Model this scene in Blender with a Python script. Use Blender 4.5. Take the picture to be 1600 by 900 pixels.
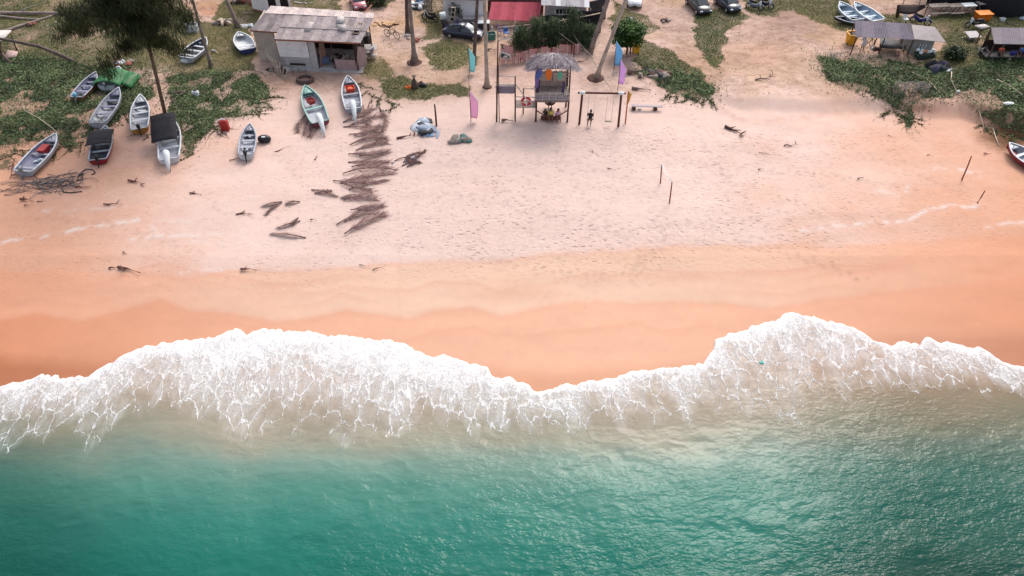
import bpy, bmesh, math, random
import numpy as np
from mathutils import Vector, Matrix, Euler
R = math.radians
scene = bpy.context.scene
for o in list(bpy.data.objects):
    bpy.data.objects.remove(o)
COL = scene.collection

# ------------------------------------------------------------------ camera
CAMZ = 38.0
FPX = 1150.0
cam_d = bpy.data.cameras.new('camera')
cam_d.sensor_width = 36
cam_d.lens = FPX / 1600 * 36
cam_d.clip_start = 0.5
cam_d.clip_end = 6000
cam = bpy.data.objects.new('camera', cam_d)
cam.location = (0, 0, CAMZ)
cam.rotation_euler = (R(45), 0, 0)
COL.objects.link(cam)
scene.camera = cam

# ------------------------------------------------------------------ light
SUN_EL, SUN_AZ = 47.0, 22.0          # azimuth measured from +Y towards +X
w = bpy.data.worlds.new("World")
scene.world = w
w.use_nodes = True
nt = w.node_tree
for n in list(nt.nodes):
    nt.nodes.remove(n)
out = nt.nodes.new('ShaderNodeOutputWorld')
bg = nt.nodes.new('ShaderNodeBackground')
sky = nt.nodes.new('ShaderNodeTexSky')
sky.sky_type = 'NISHITA'
sky.sun_disc = False
sky.sun_elevation = R(SUN_EL)
sky.sun_rotation = R(SUN_AZ)
sky.air_density = 1.0
sky.dust_density = 5.0
sky.ozone_density = 0.6
bg.inputs['Strength'].default_value = 0.15
hsv = nt.nodes.new('ShaderNodeHueSaturation')      # thin overcast: the blue is washed out
hsv.inputs['Saturation'].default_value = 0.55
nt.links.new(sky.outputs[0], hsv.inputs['Color'])
nt.links.new(hsv.outputs[0], bg.inputs[0])
nt.links.new(bg.outputs[0], out.inputs[0])
sun_d = bpy.data.lights.new('sun', 'SUN')
sun_d.energy = 0.62
sun_d.angle = R(24)
sun_d.color = (1.0, 0.93, 0.85)
sun = bpy.data.objects.new('sun', sun_d)
dirv = Vector((math.sin(R(SUN_AZ)) * math.cos(R(SUN_EL)), math.cos(R(SUN_AZ)) * math.cos(R(SUN_EL)), math.sin(R(SUN_EL))))
sun.rotation_euler = dirv.to_track_quat('Z', 'Y').to_euler()
sun.location = (0, 0, 60)
COL.objects.link(sun)
vs = scene.view_settings
vs.view_transform = 'Standard'
vs.look = 'None'
vs.gamma = 1
vs.exposure = 0.86
vs.use_curve_mapping = False

# ------------------------------------------------------------------ noise + projection
_rs = np.random.RandomState(7)
_G = _rs.rand(256, 256).astype(np.float64)

def vnoise(x, y, seed=0):
    x = np.asarray(x, float) + seed * 17.37
    y = np.asarray(y, float) + seed * 9.13
    xi = np.floor(x).astype(int); yi = np.floor(y).astype(int)
    fx = x - xi; fy = y - yi
    fx = fx * fx * (3 - 2 * fx); fy = fy * fy * (3 - 2 * fy)
    a = _G[xi & 255, yi & 255]; b = _G[(xi + 1) & 255, yi & 255]
    c = _G[xi & 255, (yi + 1) & 255]; d = _G[(xi + 1) & 255, (yi + 1) & 255]
    return (a * (1 - fx) + b * fx) * (1 - fy) + (c * (1 - fx) + d * fx) * fy - 0.5

def fbm(x, y, oct=4, seed=0, gain=0.5):
    s = 0; a = 1; t = 0
    for i in range(oct):
        s = s + a * vnoise(x * 2 ** i, y * 2 ** i, seed + i * 3)
        t += a; a *= gain
    return s / t * 2       # about -1..1

C45 = math.cos(R(45))
def proj(x, y, z):
    dz = z - CAMZ
    f = y * C45 - dz * C45
    u = y * C45 + dz * C45
    f = np.maximum(f, 0.5)
    return 800 + FPX * x / f, 450 - FPX * u / f

def smooth(t):
    t = np.clip(t, 0, 1)
    return t * t * (3 - 2 * t)

SEA = -1.15
def height_flat_px(px, py, z=0.0):
    u = (px - 800) / FPX; v = (450 - py) / FPX
    dx = u; dy = C45 + v * C45; dz = -C45 + v * C45
    t = (z - CAMZ) / dz
    return dx * t, dy * t
# scarp of the vegetated terrace on the right (pixels on the photo -> world curve)
_sc = [height_flat_px(a, b) for a, b in [(1080, 150), (1160, 175), (1260, 180), (1330, 178), (1400, 182), (1450, 188), (1500, 190), (1545, 205), (1600, 222), (1700, 240)]]
_scx = np.array([p[0] for p in _sc]); _scy = np.array([p[1] for p in _sc])
_sch = np.array([0.0, 0.4, 0.5, 0.6, 0.85, 0.95, 0.95, 1.35, 1.5, 1.5])
_sl = [height_flat_px(a, b) for a, b in [(560, 215), (700, 205), (900, 225), (1000, 210), (1080, 190)]]

def terrain(x, y):
    x = np.asarray(x, float); y = np.asarray(y, float)
    d = 41.5 - y
    z = np.where(d > 0, -0.092 * d, 0.0)
    z = z + 0.25 * smooth((0 - d) / 6.0) - 0.25 * smooth((0 - d) / 6.0) * 0
    z = np.maximum(z, -6 + 0 * z)
    sy = np.interp(x, _scx, _scy); sh = np.interp(x, _scx, _sch)
    sy = sy + 0.5 * vnoise(x * 0.5, x * 0 + 3)
    z = z + sh * smooth((y - sy + 0.2) / 2.2)
    up = smooth((y - 46) / 8)
    z = z + up * (0.22 * fbm(x * 0.09, y * 0.09, 3, 5) + 0.05 * fbm(x * 0.5, y * 0.5, 3, 9))
    # soft sand ridge and gully in the middle right
    z = z + 0.05 * fbm(x * 0.25, y * 0.4, 2, 2) * smooth((y - 42) / 4)
    return z

def ground(x, y):
    return float(terrain(np.array([x]), np.array([y]))[0])

def at(px, py, dz=0.0):
    """point on the terrain (plus dz) seen at this pixel of the 1600x900 photograph"""
    z = 0.0
    for i in range(12):
        x, y = height_flat_px(px, py, z + dz)
        z = ground(x, y)
    return Vector((x, y, z + dz))

def srgb(r, g, b, k=1.0):
    def f(c):
        c = c / 255.0
        return (c / 12.92 if c <= 0.04045 else ((c + 0.055) / 1.055) ** 2.4) * k
    return (f(r), f(g), f(b))
K = 0.60      # photo value -> base colour

# ------------------------------------------------------------------ material helpers
MATS = {}
def newmat(name):
    m = bpy.data.materials.new(name); m.use_nodes = True
    n = m.node_tree
    p = n.nodes['Principled BSDF']
    return m, n, p
def lk(n, a, b): n.links.new(a, b)
def nd(n, t, **kw):
    x = n.nodes.new(t)
    for k, v in kw.items():
        setattr(x, k, v)
    return x

def grid_mesh(name, xs, ys, zf):
    X, Y = np.meshgrid(xs, ys)
    Z = zf(X, Y)
    return grid_from(name, X, Y, Z)

def grid_from(name, X, Y, Z):
    h, wd = X.shape
    co = np.stack([X, Y, Z], -1).reshape(-1, 3).astype(np.float32)
    idx = np.arange(h * wd).reshape(h, wd)
    f = np.stack([idx[:-1, :-1], idx[:-1, 1:], idx[1:, 1:], idx[1:, :-1]], -1).reshape(-1, 4)
    me = bpy.data.meshes.new(name)
    me.vertices.add(len(co)); me.vertices.foreach_set('co', co.ravel())
    me.loops.add(f.size); me.loops.foreach_set('vertex_index', f.ravel().astype(np.int32))
    me.polygons.add(len(f)); me.polygons.foreach_set('loop_start', np.arange(0, f.size, 4, dtype=np.int32))
    me.polygons.foreach_set('loop_total', np.full(len(f), 4, dtype=np.int32))
    me.polygons.foreach_set('use_smooth', np.ones(len(f), dtype=bool))
    me.update(calc_edges=True)
    return me
def vcol(me, name, arr):
    a = me.attributes.new(name, 'FLOAT_COLOR', 'POINT')
    c = np.ones((len(me.vertices), 4), np.float32); c[:, :arr.shape[1]] = arr
    a.data.foreach_set('color', c.ravel())
def vflt(me, name, arr):
    a = me.attributes.new(name, 'FLOAT', 'POINT')
    a.data.foreach_set('value', np.asarray(arr, np.float32).ravel())

def inpoly(px, py, poly):
    c = np.zeros(px.shape, bool)
    n = len(poly); j = n - 1
    for i in range(n):
        xi, yi = poly[i]; xj, yj = poly[j]
        cond = ((yi > py) != (yj > py)) & (px < (xj - xi) * (py - yi) / ((yj - yi) + 1e-9) + xi)
        c ^= cond
        j = i
    return c
def polyline_d(px, py, pts):
    best = np.full(px.shape, 1e9)
    for (ax, ay), (bx, by) in zip(pts[:-1], pts[1:]):
        dx, dy = bx - ax, by - ay
        t = np.clip(((px - ax) * dx + (py - ay) * dy) / (dx * dx + dy * dy), 0, 1)
        best = np.minimum(best, np.hypot(px - ax - t * dx, py - ay - t * dy))
    return best

# shapes of the ground cover, traced as outlines on the ground
CREEPER = [
    [(-200, 95), (60, 92), (130, 102), (200, 108), (238, 118), (238, 150), (215, 165), (190, 178), (182, 195), (150, 212), (125, 222), (118, 240), (105, 225), (85, 214), (55, 225), (25, 236), (10, 262), (-200, 300)],
    [(262, 120), (330, 112), (395, 118), (425, 145), (420, 168), (385, 185), (345, 188), (332, 200), (308, 222), (300, 245), (285, 245), (285, 205), (262, 180)],
    [(1270, 85), (1320, 90), (1380, 85), (1440, 105), (1480, 112), (1520, 100), (1600, 92), (1800, 90), (1800, 235), (1600, 208), (1545, 188), (1500, 157), (1455, 157), (1432, 168), (1428, 200), (1420, 205), (1415, 178), (1380, 165), (1330, 140), (1290, 120)],
    [(985, 112), (1040, 105), (1085, 110), (1112, 135), (1118, 162), (1100, 165), (1070, 152), (1040, 138), (1010, 120)],
]
GRASS = [
    ([(-200, -20), (270, -20), (300, 30), (330, 40), (400, 35), (400, 112), (300, 120), (100, 100), (-200, 95)], 0.74),
    ([(330, 30), (360, -5), (420, -10), (530, -10), (540, 15), (400, 40), (340, 70)], 0.72),
    ([(585, 122), (625, 120), (650, 135), (735, 135), (735, 150), (690, 152), (660, 158), (600, 155)], 0.85),
    ([(560, 90), (600, 88), (610, 118), (580, 125), (560, 112)], 0.55),
    ([(655, 72), (700, 62), (735, 72), (745, 98), (710, 105), (668, 110)], 0.7),
    ([(640, -10), (700, -10), (700, 45), (690, 60), (660, 60), (650, 30)], 0.65),
    ([(575, -10), (620, -10), (605, 14), (585, 10)], 0.8),
    ([(1000, 62), (1040, 75), (1070, 92), (1100, 112), (1117, 150), (1095, 160), (1060, 140), (1040, 125), (1010, 108), (990, 95)], 0.8),
    ([(1085, 22), (1150, 18), (1165, 30), (1140, 50), (1128, 85), (1118, 108), (1100, 80), (1085, 60)], 0.75),
    ([(950, -5), (975, 15), (1010, 25), (1020, 45), (990, 60), (960, 50)], 0.7),
    ([(1150, -10), (1330, -20), (1340, 50), (1290, 45), (1240, 20), (1170, 25)], 0.78),
    ([(1340, 25), (1800, 20), (1800, 105), (1520, 105), (1480, 112), (1440, 100), (1480, 70), (1400, 40)], 0.80),
    ([(560, 110), (740, 95), (745, 160), (560, 165)], 0.28),
    ([(1260, 80), (1360, 80), (1300, 130), (1262, 120)], 0.35),
    ([(590, 28), (760, 30), (750, 130), (640, 100)], 0.30),
]
# ================================================================== the sand
def grow(a, b, n, first):
    """n growing steps from a to b"""
    k = 1.0
    lo, hi = 1.0001, 3.0
    for _ in range(60):
        k = (lo + hi) / 2
        s = first * (k ** n - 1) / (k - 1)
        if s < abs(b - a): lo = k
        else: hi = k
    st = first * k ** np.arange(n)
    return a + np.sign(b - a) * np.cumsum(st)

STEP = 0.15
xd = np.arange(-66, 66.01, STEP)
xs = np.concatenate([grow(-66, -2500, 26, 0.5)[::-1], xd, grow(66, 2500, 26, 0.5)])
yd = np.arange(25, 92.01, STEP)
ys = np.concatenate([grow(25, -2500, 26, 0.5)[::-1], yd, grow(92, 4000, 26, 0.5)])
gme = grid_mesh('sand_ground', xs, ys, terrain)
gco = np.empty(len(gme.vertices) * 3, np.float32); gme.vertices.foreach_get('co', gco)
gco = gco.reshape(-1, 3).astype(float)
gx, gy, gz = gco.T
pxs, pys = proj(gx, gy, gz)
pxs = np.where(gy < 3, 800 + gx * 20, pxs); pys = np.where(gy < 3, 1200, pys)
pxs = np.clip(pxs, -400, 2000)
pys_raw = pys
jit = np.random.RandomState(3)
n1 = fbm(gx * 0.25, gy * 0.25, 4, 1); n2 = fbm(gx * 0.25 + 40, gy * 0.25, 4, 2)
n3 = fbm(gx * 1.4, gy * 1.4, 3, 8); n4 = fbm(gx * 1.4 + 9, gy * 1.4, 3, 4)
wx = pxs + n1 * 16 + n3 * 7 + jit.randn(len(gx)) * 1.2
wy = pys + n2 * 9 + n4 * 4 + jit.randn(len(gx)) * 0.8

def L(c, k=K): return np.array(srgb(*c, k))
def mixc(a, b, t): return a * (1 - t[:, None]) + b * t[:, None]
def crv(pts, x):
    return np.interp(x, [p[0] for p in pts], [p[1] for p in pts])
C1 = [(0, 415), (200, 422), (280, 430), (300, 423), (380, 415), (450, 420), (520, 417), (600, 412), (700, 405), (800, 400), (900, 395), (1000, 385), (1100, 386), (1200, 378), (1300, 384), (1400, 375), (1500, 370), (1600, 366)]
C2 = [(0, 492), (60, 486), (130, 495), (200, 478), (250, 463), (300, 478), (370, 486), (430, 497), (480, 494), (540, 480), (600, 490), (640, 495), (680, 480), (740, 475), (780, 488), (830, 480), (900, 470), (1000, 468), (1100, 472), (1200, 478), (1300, 462), (1400, 452), (1500, 440), (1600, 430)]
C3 = [(0, 540), (160, 548), (400, 545), (700, 562), (800, 566), (900, 556), (1000, 546), (1100, 536), (1250, 500), (1400, 505), (1500, 500), (1600, 505)]
sd = smooth(np.abs(pxs - 800) / 900 - 0.15)        # redder towards both ends, with lens vignette darkening painted into the sand
dryc = L((246, 217, 206)); drys = L((233, 177, 147))
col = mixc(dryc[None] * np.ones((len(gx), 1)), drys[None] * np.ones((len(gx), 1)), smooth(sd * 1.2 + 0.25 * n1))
up = smooth((250 - pys) / 140)
col = mixc(col, L((238, 203, 187))[None], up * 0.6)
upp = smooth((95 - pys) / 70)
col = mixc(col, L((218, 184, 166))[None], upp * 0.7)
wob = 9 * fbm(gx * 0.3, gy * 0 + 2, 4, 6) + 3 * fbm(gx * 1.3, gy * 1.3, 2, 16)
t1 = smooth((pys + wob - crv(C1, pxs)) / 7)
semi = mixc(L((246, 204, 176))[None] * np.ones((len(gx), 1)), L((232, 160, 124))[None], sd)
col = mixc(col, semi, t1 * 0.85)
t1b = np.exp(-((pys + wob - crv(C1, pxs) - 3) / 5) ** 2)
col = mixc(col, L((236, 176, 148))[None], t1b * 0.30 * (1 - sd * 0.5))
t2 = smooth((pys + wob * 0.7 - crv(C2, pxs)) / 9)
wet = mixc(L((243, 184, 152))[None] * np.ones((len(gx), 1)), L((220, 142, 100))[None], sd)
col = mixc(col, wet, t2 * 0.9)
t2b = np.exp(-((pys + wob * 0.7 - crv(C2, pxs) - 5) / 6) ** 2)
col = mixc(col, L((232, 160, 130))[None], t2b * 0.22)
t3 = smooth((pys + 10 * n1 - crv(C3, pxs)) / 34)
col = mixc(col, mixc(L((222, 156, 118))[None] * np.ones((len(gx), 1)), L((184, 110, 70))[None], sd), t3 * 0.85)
wetness = np.clip(0.25 * t1 + 0.35 * t2 + 0.5 * t3, 0, 1)
# streaky tone in the sand
col *= (1 + 0.035 * fbm(gx * 0.12, gy * 0.8, 3, 12) * (1 - t2) + 0.045 * fbm(gx * 0.2, gy * 1.2, 3, 13))[:, None]
col *= (1 + 0.05 * fbm(gx * 3, gy * 3, 2, 14) * (1 - t1))[:, None]
# orange trampled patches and earth higher up
def blob(cx, cy, rx, ry, s=1.0, ax=0.0):
    dx = wx - cx; dy = wy - cy
    return s * smooth(1.3 - np.hypot(dx / rx, dy / ry))
for cx, cy, rx, ry, s, c in [(335, 12, 45, 14, .7, (205, 140, 100)), (440, 130, 60, 18, .45, (190, 145, 120)), (640, 130, 90, 40, .5, (196, 160, 125)),
        (720, 85, 60, 30, .6, (205, 180, 135)), (1080, 110, 60, 50, .6, (205, 160, 120)), (1180, 90, 90, 30, .6, (205, 158, 125)),
        (1260, 40, 90, 40, .55, (185, 150, 135)), (1330, 120, 50, 45, .5, (190, 150, 120)), (1180, 130, 50, 20, .4, (235, 195, 170)),
        (630, 35, 28, 10, .5, (215, 165, 110)), (1040, 25, 40, 40, .55, (212, 180, 168)), (1330, 25, 60, 22, .5, (195, 165, 155)),
        (1400, 110, 55, 12, .5, (175, 140, 125)), (1555, 100, 60, 12, .6, (170, 130, 115)), (1480, 60, 60, 15, .5, (180, 145, 120)),
        (1230, 22, 45, 25, .4, (150, 120, 110)), (375, 95, 35, 25, .5, (190, 160, 145)), (500, 125, 90, 14, .4, (200, 160, 145)),
        (300, 130, 30, 10, .6, (150, 130, 120)), (780, 100, 60, 40, .35, (200, 160, 145)), (860, 110, 110, 30, .3, (205, 165, 150)),
        (1200, 300, 40, 30, .25, (236, 190, 165)), (1580, 212, 60, 22, .95, (110, 75, 48)), (1440, 172, 40, 8, .5, (170, 110, 75)),
        (1010, 400, 80, 18, .2, (238, 190, 160))]:
    col = mixc(col, L(c)[None], blob(cx, cy, rx, ry, s))
# tyre tracks: dark parallel ruts on the track, and the faint line down the beach
def line(pts, wpx, c, s, nz=0.0):
    global col
    d = polyline_d(wx * 0.35 + pxs * 0.65, wy * 0.35 + pys * 0.65, pts)
    t = smooth(1.4 - d / wpx) * s
    if nz: t = t * smooth(0.55 + nz * fbm(gx * 1.7, gy * 1.7, 3, 33))
    col = mixc(col, L(c)[None], t)
    return t
for k in range(6):
    line([(1190 + k * 9, 30 + k * 2), (1240 + k * 8, 60 - k * 2), (1290 + k * 6, 72 - k * 6)], 1.2, (120, 95, 90), .55, 1.2)
line([(620, 310), (622, 400), (624, 480)], 3.0, (226, 170, 145), .10)
line([(990, 0), (1015, 30), (1050, 65), (1085, 95), (1112, 118)], 2.2, (150, 110, 80), .35, 1.5)
line([(1060, 60), (1090, 85), (1110, 110), (1125, 150)], 2.0, (140, 105, 75), .4, 1.5)
line([(1120, 165), (1150, 185), (1200, 192), (1280, 178), (1400, 172)], 5, (214, 168, 142), .35, .8)
# faint scalloped edges where earlier waves stopped on the damp sand
for k_, (y0_, s_) in enumerate([(438, .28), (452, .22), (470, .2), (510, .2), (528, .24)]):
    cu = crv(C2, pxs) - 488 + y0_ + 10 * np.abs(fbm(gx * .16 + k_ * 5, gy * 0 + k_, 3, 140 + k_)) * 2 - 6
    dl = pys - cu
    col = mixc(col, L((226, 158, 128))[None], np.where(dl > 0, np.exp(-(dl / 9) ** 2), np.exp(-(dl / 1.2) ** 2)) * s_ * smooth(.6 + fbm(gx * .1, gy * .1, 2, 150 + k_) * 1.5))
# dried froth lines left on the sand by earlier waves
for pts, s in [([(5, 378), (45, 374), (80, 368), (120, 358), (160, 352), (215, 345)], .8), ([(215, 345), (240, 350), (262, 345), (292, 346)], .5),
               ([(235, 350), (245, 372), (300, 368), (340, 364), (372, 368), (392, 378), (410, 395)], .7), ([(200, 375), (250, 370), (300, 378), (350, 380)], .5),
               ([(380, 310), (384, 308), (402, 308)], .5), ([(1255, 360), (1275, 356), (1300, 350)], .9), ([(1300, 352), (1345, 350), (1400, 347), (1430, 340), (1452, 328), (1480, 322), (1525, 322)], .8),
               ([(1365, 298), (1395, 304), (1412, 312), (1418, 290)], .6), ([(1445, 268), (1470, 262), (1500, 266), (1530, 273)], .6), ([(1540, 355), (1570, 350), (1620, 348)], .5),
               ([(60, 330), (130, 325), (200, 322)], .3), ([(280, 425), (285, 428), (300, 424), (350, 421), (400, 416)], .4)]:
    line(pts, 2.6, (245, 228, 222), s, 2.0)
    line(pts, 7, (244, 216, 204), s * .35, 1.0)
# mottled earth of the yard behind the beach
mott = smooth(0.5 + 1.3 * fbm(gx * 0.5, gy * 0.7, 4, 101)); mott2 = smooth(0.3 + 1.6 * fbm(gx * 1.6, gy * 2.2, 3, 102))
yard = smooth((168 + 10 * n1 - pys) / 40) * (1 - 0.55 * np.exp(-((pxs - 860) / 110) ** 2))
col = mixc(col, L((176, 140, 118))[None], yard * mott * 0.42)
col = mixc(col, L((138, 104, 84))[None], yard * mott2 * 0.32)
col = mixc(col, L((206, 168, 122))[None], yard * smooth(fbm(gx * 0.2, gy * 0.3, 3, 103) * 1.6) * 0.35)
# soil under the plants
veg = np.zeros(len(gx)); kind = np.zeros(len(gx))
for p in CREEPER:
    m = inpoly(wx, wy, p)
    veg[m] = 1.0; kind[m] = 1
for p, s in GRASS:
    m = inpoly(wx, wy, p) & (veg < s)
    patch = smooth((fbm(gx * 0.35, gy * 0.35, 4, 21) * 0.9 + (s - 0.45) * 2.2) + 0.35)
    veg = np.where(m, np.maximum(veg, patch * np.where(s < .5, .5, .9)), veg)
veg = np.where(kind == 1, np.where(fbm(gx * .45, gy * .45, 3, 91) < -.22, .45, 1.0), veg)
base_c = np.where(kind[:, None] == 1, L((98, 92, 66))[None], mixc(L((134, 128, 84))[None] * np.ones((len(gx), 1)), L((88, 98, 56))[None], smooth(0.5 + n1)))
far_out = (np.abs(gx) > 66) | (gy > 92)
veg = np.where(far_out & (gy > 70), 0.8, veg)
col = mixc(col, base_c, np.clip(veg * 0.82 * (1 + 0.3 * n3), 0, 1))
# mottling of the damp sand, and trails of footprints as dark pressed spots
dp = np.clip(t1, 0, 1)
col *= (1 + dp * (0.045 * fbm(gx * .45, gy * .9, 4, 160) + 0.03 * fbm(gx * 2.2, gy * 2.2, 2, 161)))[:, None]
col = mixc(col, L((208, 138, 100))[None], dp * smooth(fbm(gx * .07, gy * .22, 3, 162) * 1.8 - .35) * .35)
NX = len(xs); frs = np.random.RandomState(12)
def trail(pts, step=.62, wid=.16, s=.16, jit=.07):
    P = [at(a, b) for a, b in pts]; side = 1
    for a, b in zip(P[:-1], P[1:]):
        d = b - a; n_ = max(1, int(d.length / step)); u = d.normalized()
        for i in range(n_):
            q = a + d * (i / n_); side = -side
            stamp(q.x - u.y * wid * side + frs.randn() * jit, q.y + u.x * wid * side + frs.randn() * jit, s)
def stamp(cx, cy, s, r=.17):
    i0, i1 = np.searchsorted(xs, cx - .5), np.searchsorted(xs, cx + .5); j0, j1 = np.searchsorted(ys, cy - .5), np.searchsorted(ys, cy + .5)
    for j in range(j0, j1):
        sl = slice(j * NX + i0, j * NX + i1)
        col[sl] *= (1 - s * np.exp(-(((xs[i0:i1] - cx) ** 2 + (ys[j] - cy) ** 2) / r ** 2)))[:, None]
for pts in ([(1150, 372), (1190, 390), (1260, 408), (1370, 442)], [(1175, 368), (1230, 395), (1300, 415), (1352, 440)], [(700, 300), (820, 330), (960, 360), (1100, 352), (1240, 330)], [(650, 230), (760, 260), (900, 250), (1010, 300), (1040, 380), (960, 430)],
            [(860, 200), (880, 260), (930, 330), (1000, 400), (985, 450)], [(920, 200), (1010, 240), (1140, 262), (1270, 270), (1440, 300)], [(1080, 180), (1110, 250), (1180, 330), (1210, 380)], [(430, 240), (480, 290), (560, 400)], [(300, 260), (340, 330), (470, 350)], [(620, 380), (740, 400), (850, 420), (1000, 430)], [(1300, 220), (1400, 260), (1500, 300)], [(60, 340), (180, 350), (330, 400)]):
    trail(pts)
for k_ in range(130):
    q = at(930 + frs.randn() * 70, 420 + frs.randn() * 20); stamp(q.x, q.y, .08, .13)
for k_ in range(500):
    q = at(frs.uniform(620, 1300), frs.uniform(210, 395)); stamp(q.x, q.y, frs.uniform(.05, .14))
vcol(gme, 'tone', np.clip(col, 0.003, 1).astype(np.float32))
foot = smooth((pys - 170) / 60) * smooth((crv(C1, pxs) + 70 - pys) / 90) * (0.35 + 0.65 * np.exp(-((pxs - 950) / 420) ** 2)) * (0.7 + 0.5 * n1)
foot = np.maximum(foot, 0.5 * smooth((170 - pys) / 40) * (1 - veg))
vflt(gme, 'foot', np.clip(foot, 0, 1)); vflt(gme, 'wetness', wetness)
g = bpy.data.objects.new('sand_ground', gme); COL.objects.link(g); g['kind'] = 'structure'

m, n, p = newmat('sand')
at_ = nd(n, 'ShaderNodeAttribute', attribute_name='tone')
af = nd(n, 'ShaderNodeAttribute', attribute_name='foot')
aw = nd(n, 'ShaderNodeAttribute', attribute_name='wetness')
geo = nd(n, 'ShaderNodeNewGeometry')
def noise_node(n, scale, detail=3, rough=.6, vec=None, dim='3D'):
    x = nd(n, 'ShaderNodeTexNoise'); x.inputs['Scale'].default_value = scale
    x.inputs['Detail'].default_value = detail; x.inputs['Roughness'].default_value = rough
    lk(n, vec if vec else geo.outputs['Position'], x.inputs['Vector'])
    return x
def math_node(n, op, a, b=None, c=None, clamp=False):
    x = nd(n, 'ShaderNodeMath', operation=op); x.use_clamp = clamp
    for i, v in enumerate([a, b, c]):
        if v is None: continue
        if isinstance(v, (int, float)): x.inputs[i].default_value = v
        else: lk(n, v, x.inputs[i])
    return x.outputs[0]
def maprange(n, v, a, b, c=0.0, d=1.0, smoothst=True):
    x = nd(n, 'ShaderNodeMapRange'); x.interpolation_type = 'SMOOTHSTEP' if smoothst else 'LINEAR'
    for i, q in enumerate([v, a, b, c, d]):
        if isinstance(q, (int, float)): x.inputs[i].default_value = q
        else: lk(n, q, x.inputs[i])
    return x.outputs[0]
nf = noise_node(n, 9, 5, .7)
# footprints: squashed, wandering pits
mp = nd(n, 'ShaderNodeMapping'); mp.inputs['Scale'].default_value = (1.0, 1.6, 1.0)
lk(n, geo.outputs['Position'], mp.inputs['Vector'])
wv = noise_node(n, 1.1, 3, .6)
addv = nd(n, 'ShaderNodeVectorMath', operation='MULTIPLY_ADD')
lk(n, wv.outputs['Color'], addv.inputs[0]); addv.inputs[1].default_value = (.9, .9, .9); lk(n, mp.outputs[0], addv.inputs[2])
vo = nd(n, 'ShaderNodeTexVoronoi'); vo.inputs['Scale'].default_value = 1.75
lk(n, addv.outputs[0], vo.inputs['Vector'])
pit = maprange(n, vo.outputs['Distance'], 0.08, 0.40, 1.0, 0.0)
gate = maprange(n, noise_node(n, 0.45, 4, .65).outputs['Fac'], 0.38, 0.56)
vo2 = nd(n, 'ShaderNodeTexVoronoi'); vo2.inputs['Scale'].default_value = 3.1; lk(n, addv.outputs[0], vo2.inputs['Vector'])
pit2 = maprange(n, vo2.outputs['Distance'], 0.05, 0.34, .7, 0.0)
pit = math_node(n, 'MULTIPLY', math_node(n, 'MAXIMUM', pit, math_node(n, 'MULTIPLY', pit2, maprange(n, nf.outputs['Fac'], .45, .6))), gate)
pit = math_node(n, 'MULTIPLY', pit, af.outputs['Fac'])
nm = noise_node(n, 2.6, 4, .6)
hgt = math_node(n, 'MULTIPLY_ADD', nf.outputs['Fac'], 0.35, math_node(n, 'MULTIPLY', nm.outputs['Fac'], 1.0))
hgt = math_node(n, 'MULTIPLY', hgt, math_node(n, 'MULTIPLY_ADD', af.outputs['Fac'], 0.95, 0.05))
hgt = math_node(n, 'MULTIPLY_ADD', pit, -0.65, hgt)
bmp = nd(n, 'ShaderNodeBump'); bmp.inputs['Distance'].default_value = 0.16; bmp.inputs['Strength'].default_value = 0.75
lk(n, hgt, bmp.inputs['Height']); lk(n, bmp.outputs[0], p.inputs['Normal'])
mx = nd(n, 'ShaderNodeMix', data_type='RGBA', blend_type='MULTIPLY')
mx.inputs['Factor'].default_value = 1
lk(n, at_.outputs['Color'], mx.inputs['A'])
shade = maprange(n, nf.outputs['Fac'], 0.25, 0.75, 0.86, 1.10, False)
shade = math_node(n, 'MULTIPLY_ADD', math_node(n, 'SUBTRACT', shade, 1.0), math_node(n, 'MULTIPLY_ADD', af.outputs['Fac'], .8, .25), 1.0)
shade = math_node(n, 'SUBTRACT', shade, math_node(n, 'MULTIPLY', pit, 0.27))
cr = nd(n, 'ShaderNodeCombineColor'); [lk(n, shade, cr.inputs[i]) for i in range(3)]
lk(n, cr.outputs[0], mx.inputs['B'])
lk(n, mx.outputs['Result'], p.inputs['Base Color'])
lk(n, maprange(n, aw.outputs['Fac'], 0.0, 1.0, 0.95, 0.42), p.inputs['Roughness'])
p.inputs['Specular IOR Level'].default_value = 0.25
gme.materials.append(m)

# ================================================================== the sea
E = [(-300, 640), (-100, 615), (0, 603), (30, 597), (68, 583), (88, 584), (110, 593), (120, 590), (150, 580), (190, 556), (235, 538), (300, 534), (330, 526), (368, 517), (386, 524), (395, 519), (440, 515), (480, 518), (500, 523), (520, 521), (560, 528), (600, 529), (622, 537), (645, 541), (665, 553), (700, 557), (735, 566), (762, 574), (775, 590), (810, 596), (835, 608), (848, 609), (865, 604), (900, 600), (950, 590), (985, 582), (1050, 572), (1085, 570), (1102, 561), (1113, 549), (1118, 533), (1140, 522), (1200, 507), (1240, 491), (1270, 492), (1290, 503), (1330, 513), (1365, 530), (1390, 537), (1430, 537), (1455, 530), (1480, 533), (1500, 541), (1530, 545), (1560, 560), (1580, 570), (1600, 573), (1700, 600), (1900, 640)]
Wd = [(0, 26), (100, 22), (150, 32), (230, 45), (300, 60), (400, 95), (480, 75), (600, 105), (700, 80), (760, 48), (830, 22), (900, 26), (1000, 26), (1100, 34), (1180, 46), (1260, 56), (1300, 38), (1400, 36), (1500, 36), (1560, 22), (1600, 20)]
Le = [(0, 700), (100, 705), (150, 700), (185, 655), (230, 640), (330, 650), (360, 700), (400, 708), (430, 670), (480, 680), (560, 685), (640, 672), (720, 675), (800, 665), (900, 655), (950, 665), (1000, 660), (1100, 645), (1170, 645), (1200, 625), (1260, 650), (1290, 625), (1350, 610), (1400, 602), (1480, 600), (1530, 608), (1600, 615)]
ew = [at(a, b) for a, b in E]
ex = np.array([q.x for q in ew]); ey = np.array([q.y for q in ew])
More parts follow.
